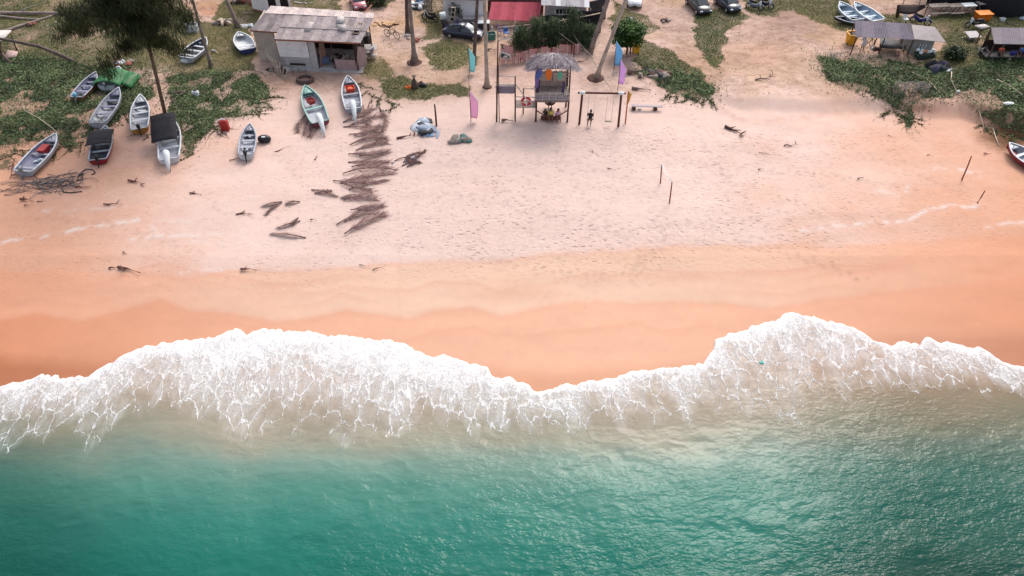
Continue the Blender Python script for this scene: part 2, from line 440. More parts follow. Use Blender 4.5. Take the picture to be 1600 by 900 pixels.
o_ = np.argsort(ex); ex = ex[o_]; ey = ey[o_]
sx = np.concatenate([grow(-38, -2500, 24, 0.4)[::-1], np.arange(-38, 38.01, 0.07), grow(38, 2500, 24, 0.4)])
edge = np.interp(sx, ex, ey)
edge = edge + 0.75 * np.abs(fbm(sx * 0.55, sx * 0, 2, 41)) + 0.42 * np.abs(vnoise(sx * 1.9, sx * 0 + 4)) + 0.16 * np.abs(vnoise(sx * 5.3, sx * 0 + 8)) - 0.30
dd = np.concatenate([np.linspace(0, 0.6, 14)[:-1], np.arange(0.6, 20, 0.075), grow(20, 2500, 26, 0.2)])
SX = sx[None, :] * np.ones((len(dd), 1)); D = dd[:, None] * np.ones((1, len(sx)))
SY = edge[None, :] - D
tz = terrain(SX, SY)
pX, pY = proj(SX, SY, np.full(SX.shape, SEA))
pX = np.where(SY < 3, 800 + SX * 20, pX); pY = np.where(SY < 3, 1300, pY)
film = 0.10 * (1 - np.exp(-D / 0.12)) + 0.10 * (1 - np.exp(-D / 0.8))
e_ = crv(E, pX); wdt = crv(Wd, pX) * 0.62; le_ = crv(Le, pX) + 22
tt = pY - e_
streak = fbm(SX * 0.9 + 0.15 * SY, SY * 0.16, 4, 51)
patchy = fbm(SX * 0.35, SY * 0.35, 3, 52)
tw = tt / (wdt * (1 + 0.45 * streak))
dens_a = 0.95 - 0.33 * np.clip(tw, 0, 1.1) - 0.30 * np.maximum(0, streak + .1) * smooth(tw * 1.6)
tl = (tt - wdt) / np.maximum(le_ - e_ - wdt, 8)
dens_b = 0.50 * (1 - np.clip(tl * (1 + 0.25 * patchy) + 0.5 * streak, 0, 1)) ** 0.8
dens = np.where(tw < 1, dens_a, np.minimum(dens_b, .60))
dens = dens + 0.10 * patchy * (dens < .95) + 0.12 * streak * smooth(tw) * (dens > .05)
lip = np.exp(-(D / 0.35) ** 2)
thin = smooth((np.abs(pX - 205) < 70) * 1.0)
dens = np.clip(np.maximum(dens, lip * 1.0), 0, 1)
dens = np.where((tl > 1.15), 0, dens)
# thin clear film right of the middle, where the wave only just reached
fx_ = np.exp(-((pX - 1075) / 32) ** 2) * np.exp(-((pY - 560) / 14) ** 2)
lump = fbm(SX * 1.6, SY * 1.6, 4, 61)
wave = 0.10 * fbm(SX * 0.22 + SY * 0.10, SY * 0.34 - SX * 0.08, 2, 71) + 0.035 * (1 - np.abs(fbm(SX * 0.55 + SY * 0.35, SY * 1.0 - SX * 0.25, 3, 72)) * 2)
away = smooth((D - 1.5) / 6)
SZ = np.maximum(SEA + wave * away, tz + film * (1 + 0.0 * D)) + (0.09 * lump * smooth(D / 0.5) + 0.04) * dens * smooth(D / 0.3)
SZ[0, :] = tz[0, :] - 0.03
far = smooth((-SY) / 50)
SZ = SZ * (1 - far) + SEA * far
sme = grid_from('sea_water', SX, SY, SZ)
# water tone: sand stirred up near the beach, green further out
KW = 0.56
cy_ = [0, 1]
yl = pY - 12 - (le_ - 640) * 0.2 + 18 * fbm(SX * 0.12, SY * 0.25, 3, 81) + 8 * fbm(SX * .5, SY * .9, 3, 82)
sdx = smooth((pX - 1120) / 330) * 0.9 + smooth((330 - pX) / 330) * 0.7  # water at both sides darkened: lens vignette painted in as a deeper tone
def ramp(stops, v):
    ks = [s[0] for s in stops]
    return np.stack([np.interp(v, ks, [L(s[1], KW)[i] for s in stops]) for i in range(3)], -1)
ca = ramp([(560, (196, 172, 152)), (620, (182, 168, 148)), (665, (165, 166, 148)), (700, (128, 160, 146)), (740, (88, 146, 132)), (790, (56, 134, 120)), (850, (34, 122, 108)), (930, (22, 104, 92))], yl)
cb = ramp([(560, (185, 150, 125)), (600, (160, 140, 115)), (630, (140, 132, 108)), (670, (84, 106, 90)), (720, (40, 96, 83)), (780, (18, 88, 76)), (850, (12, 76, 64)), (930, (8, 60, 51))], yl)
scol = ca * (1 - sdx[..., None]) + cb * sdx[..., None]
scol *= (1 + 0.10 * fbm(SX * 0.18 + SY * .1, SY * 0.3, 4, 85))[..., None]
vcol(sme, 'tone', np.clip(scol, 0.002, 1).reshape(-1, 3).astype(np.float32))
vflt(sme, 'froth', dens); vflt(sme, 'calm', np.clip(away * (1 - smooth((dens - .2) / .3)), 0, 1))
vflt(sme, 'milk', np.clip(smooth(1.25 - tl * 0.8) * smooth(tw) , 0, 1) * 0.5)
sea = bpy.data.objects.new('sea_water', sme); COL.objects.link(sea); sea['kind'] = 'structure'

m, n, p = newmat('sea_water')
geo = nd(n, 'ShaderNodeNewGeometry')
at_ = nd(n, 'ShaderNodeAttribute', attribute_name='tone')
ad = nd(n, 'ShaderNodeAttribute', attribute_name='froth')
ac = nd(n, 'ShaderNodeAttribute', attribute_name='calm')
am = nd(n, 'ShaderNodeAttribute', attribute_name='milk')
mp = nd(n, 'ShaderNodeMapping'); mp.inputs['Scale'].default_value = (1.15, 0.58, 1.0); mp.inputs['Rotation'].default_value = (0, 0, R(12))
lk(n, geo.outputs['Position'], mp.inputs['Vector'])
def warp(n, vec, scale, amt, det=3):
    x = noise_node(n, scale, det, .6, vec)
    s = nd(n, 'ShaderNodeVectorMath', operation='SUBTRACT'); lk(n, x.outputs['Color'], s.inputs[0]); s.inputs[1].default_value = (.5, .5, .5)
    a = nd(n, 'ShaderNodeVectorMath', operation='MULTIPLY_ADD'); lk(n, s.outputs[0], a.inputs[0]); a.inputs[1].default_value = (amt,) * 3; lk(n, vec, a.inputs[2])
    return a.outputs[0]
w1 = warp(n, mp.outputs[0], 0.7, 1.6, 5)
w1 = warp(n, w1, 3.0, 0.45, 4)
def lace(scale, vec):
    v = nd(n, 'ShaderNodeTexVoronoi', feature='DISTANCE_TO_EDGE', voronoi_dimensions='2D'); v.inputs['Scale'].default_value = scale
    lk(n, vec, v.inputs['Vector'])
    return v.outputs['Distance']
l1 = lace(1.0, w1); l2 = lace(2.3, w1); l3 = lace(5.5, w1)
gn = noise_node(n, 0.55, 5, .7, mp.outputs[0])
gn2 = noise_node(n, 4.0, 4, .7)
dn = math_node(n, 'MULTIPLY_ADD', math_node(n, 'SUBTRACT', gn.outputs['Fac'], .5), 0.95, ad.outputs['Fac'])
dn = math_node(n, 'MULTIPLY', dn, maprange(n, ad.outputs['Fac'], 0.02, 0.14))
dn = math_node(n, 'MULTIPLY_ADD', math_node(n, 'SUBTRACT', gn2.outputs['Fac'], .5), math_node(n, 'MULTIPLY', ad.outputs['Fac'], 0.30), dn)
# the line widths grow with the amount of froth
def band(l, lo, hi, wmax, soft, gain):
    wd_ = maprange(n, dn, lo, hi, 0.0, wmax, False)
    q = math_node(n, 'DIVIDE', l, math_node(n, 'ADD', wd_, 0.0001))
    f = maprange(n, q, 1 - soft, 1 + soft, 1.0, 0.0)
    on = maprange(n, dn, lo, lo + .12, 0.0, gain)
    return math_node(n, 'MULTIPLY', f, on)
b1 = band(l1, 0.06, 1.0, 0.155, 0.95, 0.72)
b2 = band(l2, 0.24, 1.0, 0.25, 0.9, 0.8)
b3 = band(l3, 0.36, 1.05, 0.33, 0.9, 0.85)
fo = math_node(n, 'MAXIMUM', b1, b2); fo = math_node(n, 'MAXIMUM', fo, b3)
solid = maprange(n, dn, 0.80, 1.15)
fo = math_node(n, 'MAXIMUM', fo, solid)
fo = math_node(n, 'MULTIPLY', fo, maprange(n, noise_node(n, 7.0, 5, .75).outputs['Fac'], .28, .62, .45, 1.0))
veil = math_node(n, 'MULTIPLY', maprange(n, dn, 0.06, 0.85), 0.62)
fo2 = math_node(n, 'MAXIMUM', fo, veil, clamp=True)
mxc = nd(n, 'ShaderNodeMix', data_type='RGBA'); lk(n, fo2, mxc.inputs['Factor']); lk(n, at_.outputs['Color'], mxc.inputs['A']); mxc.inputs['B'].default_value = (.88, .90, .93, 1)
lk(n, mxc.outputs['Result'], p.inputs['Base Color'])
lk(n, maprange(n, fo, 0, .6, 0.07, 0.75), p.inputs['Roughness'])
p.inputs['IOR'].default_value = 1.33
p.inputs['Specular IOR Level'].default_value = 0.5
mp2 = nd(n, 'ShaderNodeMapping'); mp2.inputs['Scale'].default_value = (1.0, 1.9, 1.0); mp2.inputs['Rotation'].default_value = (0, 0, R(-22))
lk(n, geo.outputs['Position'], mp2.inputs['Vector'])
r1 = noise_node(n, 1.15, 3, .55, mp2.outputs[0]); r2 = noise_node(n, 3.6, 2, .5, mp2.outputs[0])
rid = math_node(n, 'SUBTRACT', 1.0, math_node(n, 'ABSOLUTE', math_node(n, 'MULTIPLY_ADD', r1.outputs['Fac'], 4.0, -2.0)))
hw = math_node(n, 'MULTIPLY_ADD', rid, 0.042, math_node(n, 'MULTIPLY', r2.outputs['Fac'], 0.036))
hw = math_node(n, 'MULTIPLY', hw, math_node(n, 'MULTIPLY_ADD', ac.outputs['Fac'], 0.85, 0.15))
hw = math_node(n, 'MULTIPLY', hw, maprange(n, noise_node(n, 0.16, 4, .6, mp2.outputs[0]).outputs['Fac'], .36, .62, .45, 1.15))
hw = math_node(n, 'MULTIPLY_ADD', fo, 0.03, hw)
hw = math_node(n, 'MULTIPLY_ADD', noise_node(n, 14, 3, .6).outputs['Fac'], math_node(n, 'MULTIPLY', fo, 0.03), hw)
bmp = nd(n, 'ShaderNodeBump'); bmp.inputs['Distance'].default_value = 1.0; bmp.inputs['Strength'].default_value = 0.9
lk(n, hw, bmp.inputs['Height'])
lk(n, math_node(n, 'MULTIPLY', math_node(n, 'MULTIPLY_ADD', ac.outputs['Fac'], .30, .16), math_node(n, 'SUBTRACT', 1.0, math_node(n, 'MULTIPLY', fo, .8)), clamp=True), p.inputs['Coat Weight'])
p.inputs['Coat IOR'].default_value = 1.38
p.inputs['Specular IOR Level'].default_value = 0.0
lk(n, maprange(n, fo, 0, .5, 0.05, 0.6), p.inputs['Coat Roughness'])
lk(n, bmp.outputs[0], p.inputs['Coat Normal'])
bm2 = nd(n, 'ShaderNodeBump'); bm2.inputs['Distance'].default_value = 1.0; bm2.inputs['Strength'].default_value = 0.9
hf = math_node(n, 'MULTIPLY_ADD', noise_node(n, 14, 3, .6).outputs['Fac'], math_node(n, 'MULTIPLY', fo, 0.022), math_node(n, 'MULTIPLY', fo, 0.030))
hf = math_node(n, 'MULTIPLY_ADD', hw, 0.25, hf)
lk(n, hf, bm2.inputs['Height']); lk(n, bm2.outputs[0], p.inputs['Normal'])
sme.materials.append(m)
# ================================================================== object helpers
rnd = random.Random(11)
def M(name, rgb, rough=0.7, var=0.12, scale=3.0, metal=0.0, k=0.76, spec=0.3, dirt=0.0):
    if name in MATS: return MATS[name]
    m, n, p = newmat(name)
    c = srgb(*rgb, k)
    p.inputs['Roughness'].default_value = rough
    p.inputs['Metallic'].default_value = metal
    p.inputs['Specular IOR Level'].default_value = spec
    tc = nd(n, 'ShaderNodeTexCoord')
    ns = noise_node(n, scale, 4, .65, tc.outputs['Object'])
    mx = nd(n, 'ShaderNodeMix', data_type='RGBA')
    lk(n, maprange(n, ns.outputs['Fac'], .3, .7), mx.inputs['Factor'])
    mx.inputs['A'].default_value = tuple(max(0, q * (1 - var)) for q in c) + (1,)
    mx.inputs['B'].default_value = tuple(min(1, q * (1 + var)) for q in c) + (1,)
    res = mx.outputs['Result']
    if dirt:
        n2 = noise_node(n, scale * .45, 5, .7, tc.outputs['Object'])
        m2 = nd(n, 'ShaderNodeMix', data_type='RGBA')
        lk(n, math_node(n, 'MULTIPLY', maprange(n, n2.outputs['Fac'], .48, .68), dirt), m2.inputs['Factor'])
        lk(n, res, m2.inputs['A']); m2.inputs['B'].default_value = (.10, .075, .055, 1)
        res = m2.outputs['Result']
    lk(n, res, p.inputs['Base Color'])
    MATS[name] = m
    return m

def V(*a): return Vector(a)
class MB:
    def __init__(self): self.v = []; self.f = []; self.m = []; self.s = []
    def add(self, vs, fs, m=0, smooth=False):
        o = len(self.v); self.v += [tuple(q) for q in vs]
        for f in fs:
            self.f.append([i + o for i in f]); self.m.append(m); self.s.append(smooth)
        return self
    def box(self, c, s, rot=(0, 0, 0), m=0, bev=0.0):
        x, y, z = s[0] / 2, s[1] / 2, s[2] / 2
        E_ = Euler(rot).to_matrix(); c = Vector(c)
        vs = [c + E_ @ Vector((a * x, b * y, d * z)) for a in (-1, 1) for b in (-1, 1) for d in (-1, 1)]
        return self.add(vs, [(0, 1, 3, 2), (4, 6, 7, 5), (0, 4, 5, 1), (2, 3, 7, 6), (0, 2, 6, 4), (1, 5, 7, 3)], m)
    def tube(self, pts, rad, n=8, m=0, caps=True, smooth=True):
        pts = [Vector(p) for p in pts]
        if isinstance(rad, (int, float)): rad = [rad] * len(pts)
        rings = []
        up = Vector((0, 0, 1))
        for i, p in enumerate(pts):
            d = (pts[min(i + 1, len(pts) - 1)] - pts[max(i - 1, 0)])
            if d.length < 1e-6: d = Vector((0, 0, 1))
            d.normalize()
            a = d.cross(up)
            if a.length < 0.05: a = d.cross(Vector((1, 0, 0)))
            a.normalize(); b = d.cross(a)
            rings.append([p + (a * math.cos(2 * math.pi * k / n) + b * math.sin(2 * math.pi * k / n)) * rad[i] for k in range(n)])
        return self.loft(rings, True, caps, m, smooth)
    def cyl(self, p0, p1, r0, r1=None, n=8, m=0):
        return self.tube([p0, p1], [r0, r0 if r1 is None else r1], n, m)
    def loft(self, rings, closed=True, caps=True, m=0, smooth=True):
        n = len(rings[0]); vs = [q for r in rings for q in r]; fs = []
        for i in range(len(rings) - 1):
            for k in range(n if closed else n - 1):
                k2 = (k + 1) % n
                fs.append((i * n + k, i * n + k2, (i + 1) * n + k2, (i + 1) * n + k))
        o = len(self.f)
        self.add(vs, fs, m, smooth)
        if caps and closed:
            base = len(self.v) - len(vs)
            self.f.append([base + k for k in range(n)][::-1]); self.m.append(m); self.s.append(False)
            self.f.append([base + (len(rings) - 1) * n + k for k in range(n)]); self.m.append(m); self.s.append(False)
        return self
    def ell(self, c, r, seg=12, rin=7, m=0, rot=None, jit=0.0, rr=rnd):
        c = Vector(c); rings = []
        if isinstance(r, (int, float)): r = (r, r, r)
        E_ = Euler(rot).to_matrix() if rot else Matrix.Identity(3)
        for i in range(rin + 1):
            th = math.pi * i / rin; st = max(math.sin(th), 0.02)
            rings.append([c + E_ @ Vector((r[0] * st * math.cos(2 * math.pi * k / seg), r[1] * st * math.sin(2 * math.pi * k / seg), -r[2] * math.cos(th))) * (1 + (rr.uniform(-jit, jit) if jit else 0)) if not jit else
                          c + (E_ @ Vector((r[0] * st * math.cos(2 * math.pi * k / seg), r[1] * st * math.sin(2 * math.pi * k / seg), -r[2] * math.cos(th)))) * (1 + rr.uniform(-jit, jit)) for k in range(seg)])
        return self.loft(rings, True, True, m)
    def prism(self, poly, vec, m=0):
        a = [Vector(q) for q in poly]; vec = Vector(vec); n = len(a)
        vs = a + [q + vec for q in a]
        fs = [tuple(range(n))[::-1], tuple(range(n, 2 * n))] + [(k, (k + 1) % n, n + (k + 1) % n, n + k) for k in range(n)]
        return self.add(vs, fs, m)
    def sheet(self, P, th=0.02, m=0, smooth=True):
        """grid of points P[i][j] given a thickness along its mean normal"""
        h, w_ = len(P), len(P[0])
        nrm = (Vector(P[0][-1]) - Vector(P[0][0])).cross(Vector(P[-1][0]) - Vector(P[0][0])).normalized() * th
        top = [Vector(q) for r in P for q in r]; bot = [q - nrm for q in top]
        N = len(top); fs = []
        for i in range(h - 1):
            for j in range(w_ - 1):
                a, b, c, d = i * w_ + j, i * w_ + j + 1, (i + 1) * w_ + j + 1, (i + 1) * w_ + j
                fs += [(a, b, c, d), (d + N, c + N, b + N, a + N)]
        bd = [(0, j) for j in range(w_)] + [(i, w_ - 1) for i in range(1, h)] + [(h - 1, j) for j in range(w_ - 2, -1, -1)] + [(i, 0) for i in range(h - 2, 0, -1)]
        ids = [i * w_ + j for i, j in bd]
        for k in range(len(ids)):
            a, b = ids[k], ids[(k + 1) % len(ids)]
            fs.append((b, a, a + N, b + N))
        return self.add(top + bot, fs, m, smooth)
    def wall(self, A, B, z0, z1, t=0.12, m=0):
        """upright slab from A to B (front face), thickness away from the sea"""
        A = Vector((A[0], A[1], 0)); B = Vector((B[0], B[1], 0))
        d = (B - A).normalized(); nrm = Vector((-d.y, d.x, 0)) * t
        a0 = A + V(0, 0, z0); b0 = B + V(0, 0, z0)
        return self.prism([a0, b0, b0 + nrm, a0 + nrm], (0, 0, z1 - z0), m)
    def build(self, name, mats, parent=None, world=True):
        me = bpy.data.meshes.new(name)
        off = parent_world(parent) if (parent is not None and world) else Vector((0, 0, 0))
        me.from_pydata([tuple(Vector(q) - off) for q in self.v], [], self.f)
        if not isinstance(mats, (list, tuple)): mats = [mats]
        for q in mats: me.materials.append(q)
        me.polygons.foreach_set('material_index', self.m)
        me.polygons.foreach_set('use_smooth', self.s)
        me.update()
        o = bpy.data.objects.new(name, me); COL.objects.link(o)
        if parent is not None: o.parent = parent
        return o

def parent_world(p):
    v = Vector((0, 0, 0))
    while p is not None:
        v += p.location; p = p.parent
    return v
def thing(name, label, cat, loc, rz=0.0, group=None):
    o = bpy.data.objects.new(name, None); COL.objects.link(o)
    o.empty_display_size = 0.3
    o.location = loc; o.rotation_euler = (0, 0, rz)
    o['label'] = label; o['category'] = cat
    if group: o['group'] = group
    return o
def solo(mb, name, mats, label, cat, loc=None, group=None, rz=0.0):
    """a thing that is one mesh; its origin goes to its base (mb in world coordinates unless loc given)"""
    if loc is None:
        xs_ = [q[0] for q in mb.v]; ys_ = [q[1] for q in mb.v]; zs_ = [q[2] for q in mb.v]
        loc = Vector(((min(xs_) + max(xs_)) / 2, (min(ys_) + max(ys_)) / 2, min(zs_)))
        mb.v = [tuple(Vector(q) - loc) for q in mb.v]
    o = mb.build(name, mats, None)
    o.location = loc; o.rotation_euler = (0, 0, rz)
    o['label'] = label; o['category'] = cat
    if group: o['group'] = group
    return o
def copy_tree(o, parent=None, **kw):
    c = o.copy(); COL.objects.link(c); c.parent = parent
    for ch in list(o.children): copy_tree(ch, c)
    for k_, v_ in kw.items(): c[k_] = v_
    return c

def ptz(px, py, z):
    x, y = height_flat_px(px, py, z)
    return Vector((x, y, z))
def vh(Y, py):
    v = (450 - py) / FPX
    return CAMZ + Y * (v - 1) / (1 + v)
def pty(px, py, Y):
    z = vh(Y, py); f = (Y - (z - CAMZ)) * C45
    return Vector(((px - 800) / FPX * f, Y, z))
def yaw(a, b):
    return math.atan2(b.y - a.y, b.x - a.x)
def vcolmat(name, rough=.7, spec=.2, translucent=False):
    m, n, p = newmat(name)
    a = nd(n, 'ShaderNodeAttribute', attribute_name='tone')
    lk(n, a.outputs['Color'], p.inputs['Base Color']); p.inputs['Roughness'].default_value = rough
    p.inputs['Specular IOR Level'].default_value = spec
    return m
def quads_object(name, centers, ax, bx, cols, mat_, parent=None, off=None):
    """many small leaf quads: centre, half axes a and b, a colour each (numpy)"""
    c = np.asarray(centers); a = np.asarray(ax); b = np.asarray(bx)
    if off is not None: c = c - np.array(off)
    P = np.stack([c - a - b * .35, c + a * .0 - b, c + a + b * .35, c + b], 1).reshape(-1, 3).astype(np.float32)
    n_ = len(c)
    me = bpy.data.meshes.new(name)
    me.vertices.add(n_ * 4); me.vertices.foreach_set('co', P.ravel())
    me.loops.add(n_ * 4); me.loops.foreach_set('vertex_index', np.arange(n_ * 4, dtype=np.int32))
    me.polygons.add(n_); me.polygons.foreach_set('loop_start', np.arange(0, n_ * 4, 4, dtype=np.int32)); me.polygons.foreach_set('loop_total', np.full(n_, 4, dtype=np.int32))
    me.update(calc_edges=True)
    vcol(me, 'tone', np.repeat(np.asarray(cols), 4, 0).astype(np.float32))
    me.materials.append(mat_)
    o = bpy.data.objects.new(name, me); COL.objects.link(o)
    if parent is not None: o.parent = parent
    return o
LEAF = vcolmat('foliage', .65, .25)
# ================================================================== ground cover and trees
rs = np.random.RandomState(5)
def scatter(mask_fn, n, x0, x1, y0, y1):
    x = rs.uniform(x0, x1, n); y = rs.uniform(y0, y1, n)
    z = terrain(x, y); px, py = proj(x, y, z)
    k = mask_fn(x, y, px, py)
    return x[k], y[k], z[k], px[k], py[k]
def warped(x, y, px, py):
    return (px + fbm(x * .25, y * .25, 4, 1) * 16 + fbm(x * 1.4, y * 1.4, 3, 8) * 7 + rs.randn(len(x)) * 1.5,
            py + fbm(x * .25 + 40, y * .25, 4, 2) * 9 + fbm(x * 1.4 + 9, y * 1.4, 3, 4) * 4 + rs.randn(len(x)))
def leaves(x, y, z, size, cols, lift, name, label, tilt=.7, aspect=.55):
    n_ = len(x)
    th = rs.uniform(0, 2 * np.pi, n_); tl = rs.normal(0, tilt, n_); tl2 = rs.normal(0, tilt, n_)
    s = size * rs.uniform(.6, 1.5, n_)
    a = np.stack([np.cos(th) * np.cos(tl), np.sin(th) * np.cos(tl), np.sin(tl)], -1) * s[:, None]
    b = np.stack([-np.sin(th) * np.cos(tl2), np.cos(th) * np.cos(tl2), np.sin(tl2)], -1) * (s * aspect)[:, None]
    c = np.stack([x, y, z + lift], -1)
    o = quads_object(name, c, a, b, cols, LEAF)
    o['kind'] = 'stuff'; o['label'] = label
    return o
def tint(n_, c0, c1, t, jit=.25):
    t = np.clip(t, 0, 1)[:, None]
    c = np.array(srgb(*c0, K))[None] * (1 - t) + np.array(srgb(*c1, K))[None] * t
    return np.clip(c * (1 + rs.uniform(-jit, jit, (n_, 1))), 0.002, 1)
def m_creep(x, y, px, py):
    wx_, wy_ = warped(x, y, px, py)
    st_ = (rs.rand(len(x)) < .34) * 1.0; wx_ = wx_ + st_ * rs.randn(len(x)) * 15; wy_ = wy_ + st_ * rs.randn(len(x)) * 9
    k = np.zeros(len(x), bool)
    for p_ in CREEPER[:3]: k |= inpoly(wx_, wy_, p_)
    thin = fbm(x * .45, y * .45, 3, 91)
    k |= inpoly(wx_, wy_, CREEPER[3]) & (thin > -.35)
    # the edge breaks up into runners
    k &= ~((thin < -.22) & (rs.rand(len(x)) < .75)); k &= rs.rand(len(x)) < np.where(px < 460, np.clip((262 - py) / 60, .25, 1), 1)
    return k
x, y, z, px, py = scatter(m_creep, 720000, -75, 75, 54, 78)
cl = fbm(x * .6, y * .6, 3, 92)
c = tint(len(x), (60, 80, 48), (146, 168, 114), .45 + .55 * cl + rs.uniform(-.3, .3, len(x)))
side = smooth((px - 1200) / 100)
leaves(x, y, z, .085, c, rs.uniform(.02, .24, len(x)) * (1 + .6 * cl), 'beach_creeper', 'low dark green creeper carpeting the top of the beach')
def m_grass(x, y, px, py):
    wx_, wy_ = warped(x, y, px, py)
    k = np.zeros(len(x), bool)
    nn = fbm(x * .35, y * .35, 4, 21); r_ = rs.rand(len(x))
    for p_, s in GRASS:
        patch = smooth(nn * .9 + (s - .45) * 2.2 + .35)
        k |= inpoly(wx_, wy_, p_) & (r_ < patch * s)
    return k
x, y, z, px, py = scatter(m_grass, 1300000, -75, 75, 58, 92)
cl = fbm(x * .3, y * .3, 3, 93)
dry = smooth(.45 + 1.1 * fbm(x * .12, y * .12, 3, 94) + rs.uniform(-.25, .25, len(x)))
dk = ((px > 580) & (px < 740) & (py > 118)) | ((px > 985) & (px < 1140)) | ((px > 655) & (px < 705) & (py > 70))
dry = np.where(dk, dry * .35, dry)
c = tint(len(x), (84, 110, 56), (160, 154, 98), dry)
leaves(x, y, z, .062, c, rs.uniform(.01, .10, len(x)), 'grass', 'thin patchy grass growing through the sand behind the beach', .8, .4)
# dry leaf litter, twigs and pale rubbish between the grass
def m_lit(x, y, px, py):
    nn = fbm(x * .3, y * .5, 3, 95)
    d_ = np.exp(-((px - 660) / 110) ** 2) * (py < 165) + .8 * (px < 420) * (py < 120) + .7 * (px > 1120) * (px < 1420) * (py < 150) + np.exp(-((px - 1060) / 80) ** 2) * (py < 170) + .5 * (px > 1400) * (py < 110) + .35 * (px > 395) * (px < 560) * (py < 140)
    return (rs.rand(len(x)) < np.clip(d_, 0, 1) * smooth(nn + .55)) & (py > -5)
x, y, z, px, py = scatter(m_lit, 30000, -75, 75, 58, 90)
c = tint(len(x), (110, 82, 58), (205, 180, 150), rs.rand(len(x)) ** 1.5)
leaves(x, y, z, .10, c, rs.uniform(.01, .05, len(x)), 'leaf_litter', 'dry brown leaf litter scattered over the sandy yard', .4, .3)
def m_wh(x, y, px, py):
    nn = fbm(x * .15, y * .2, 3, 96)
    return (py < 150) & ((px < 430) | ((px > 1180) & (rs.rand(len(x)) < .4)) | ((px > 620) & (px < 745) & (py < 110) & (rs.rand(len(x)) < .5))) & (nn > -.1)
x, y, z, px, py = scatter(m_wh, 1100, -75, 75, 60, 88)
c = tint(len(x), (200, 190, 175), (240, 235, 230), rs.rand(len(x)), .1)
leaves(x, y, z, .10, c, rs.uniform(.06, .16, len(x)), 'litter', 'small white scraps of rubbish scattered in the grass', .4, .7)
# runners of the creeper reaching down the sand
RUN = M('runner', (105, 100, 62), .8); RUND = M('runner_dry', (120, 85, 62), .8)
mb = MB(); lc = []
for (a, b, cnt, ln, down) in [((10, 240), (130, 225), 16, 2.6, 1), ((285, 205), (345, 195), 14, 2.6, 1), ((385, 180), (420, 150), 10, 2.4, 0), ((560, 130), (620, 165), 12, 2.2, 1),
                              ((1045, 150), (1118, 160), 16, 1.5, 1), ((1390, 168), (1430, 190), 14, 1.8, 1), ((1530, 195), (1600, 215), 12, 1.2, 1), ((190, 180), (300, 240), 10, 1.6, 1)]:
    for i in range(cnt):
        t = i / max(cnt - 1, 1); p0 = at(a[0] + (b[0] - a[0]) * t + rnd.uniform(-6, 6), a[1] + (b[1] - a[1]) * t + rnd.uniform(-4, 4))
        ang = rnd.uniform(-math.pi * .85, -math.pi * .15) if down else rnd.uniform(-.9, .5)
        pts = []; q = p0.copy()
        for s_ in range(7):
            pts.append(V(q.x, q.y, ground(q.x, q.y) + .03)); ang += rnd.uniform(-.35, .35); q = q + V(math.cos(ang), math.sin(ang), 0) * ln / 6
        mb.tube(pts, [.03 * (1 - k / 8) for k in range(7)], 5, 0 if rnd.random() < .6 else 1)
        for pp in pts[:5]:
            for _ in range(5):
                lc.append((pp.x + rnd.uniform(-.15, .15), pp.y + rnd.uniform(-.15, .15), pp.z + rnd.uniform(0, .08)))
o = mb.build('creeper_runners', [RUN, RUND]); o['kind'] = 'stuff'; o['label'] = 'creeper stems running down onto the sand'
lc = np.array(lc)
leaves(lc[:, 0], lc[:, 1], lc[:, 2], .09, tint(len(lc), (50, 70, 34), (110, 115, 70), rs.rand(len(lc))), 0, 'runner_leaves', 'leaves along the creeper runners')

BARK = M('palm_bark', (150, 135, 128), .9, .3, 2.0); BARKD = M('palm_bark_dark', (105, 90, 84), .9, .3, 2.0); BARKL = M('palm_bark_pale', (182, 168, 156), .9, .25, 2.5)
def frond_mesh(mb, o, ang, ln, rise, droop, m=0, leaflet=.55, width=.035, n=9, flat=False, per=3):
    """one palm frond: a curved rib with leaflets both sides"""
    d = V(math.cos(ang), math.sin(ang), 0); side = V(-d.y, d.x, 0); pts = []
    for i in range(n):
        t = i / (n - 1)
        pts.append(o + d * ln * t * (1 - .12 * t) + V(0, 0, rise * math.sin(t * 2.2) - droop * t * t))
    mb.tube(pts, [.035 * (1 - .8 * i / (n - 1)) for i in range(n)], 4, m)
    for i in range(1, n):
        for j in range(per):
            u_ = (i - 1 + j / per) / (n - 1)
            if u_ < .12: continue
            p = pts[i - 1].lerp(pts[i], j / per)
            l_ = leaflet * math.sin(math.pi * min(1, .15 + u_ * .9)) + .12
            for s_ in (-1, 1):
                e = p + side * s_ * l_ * .8 + d * l_ * .5 + V(0, 0, (-.35 * l_) if not flat else rnd.uniform(-.01, .03))
                w_ = d * width
                mb.add([p - w_, p + w_, e], [(0, 1, 2)], m)
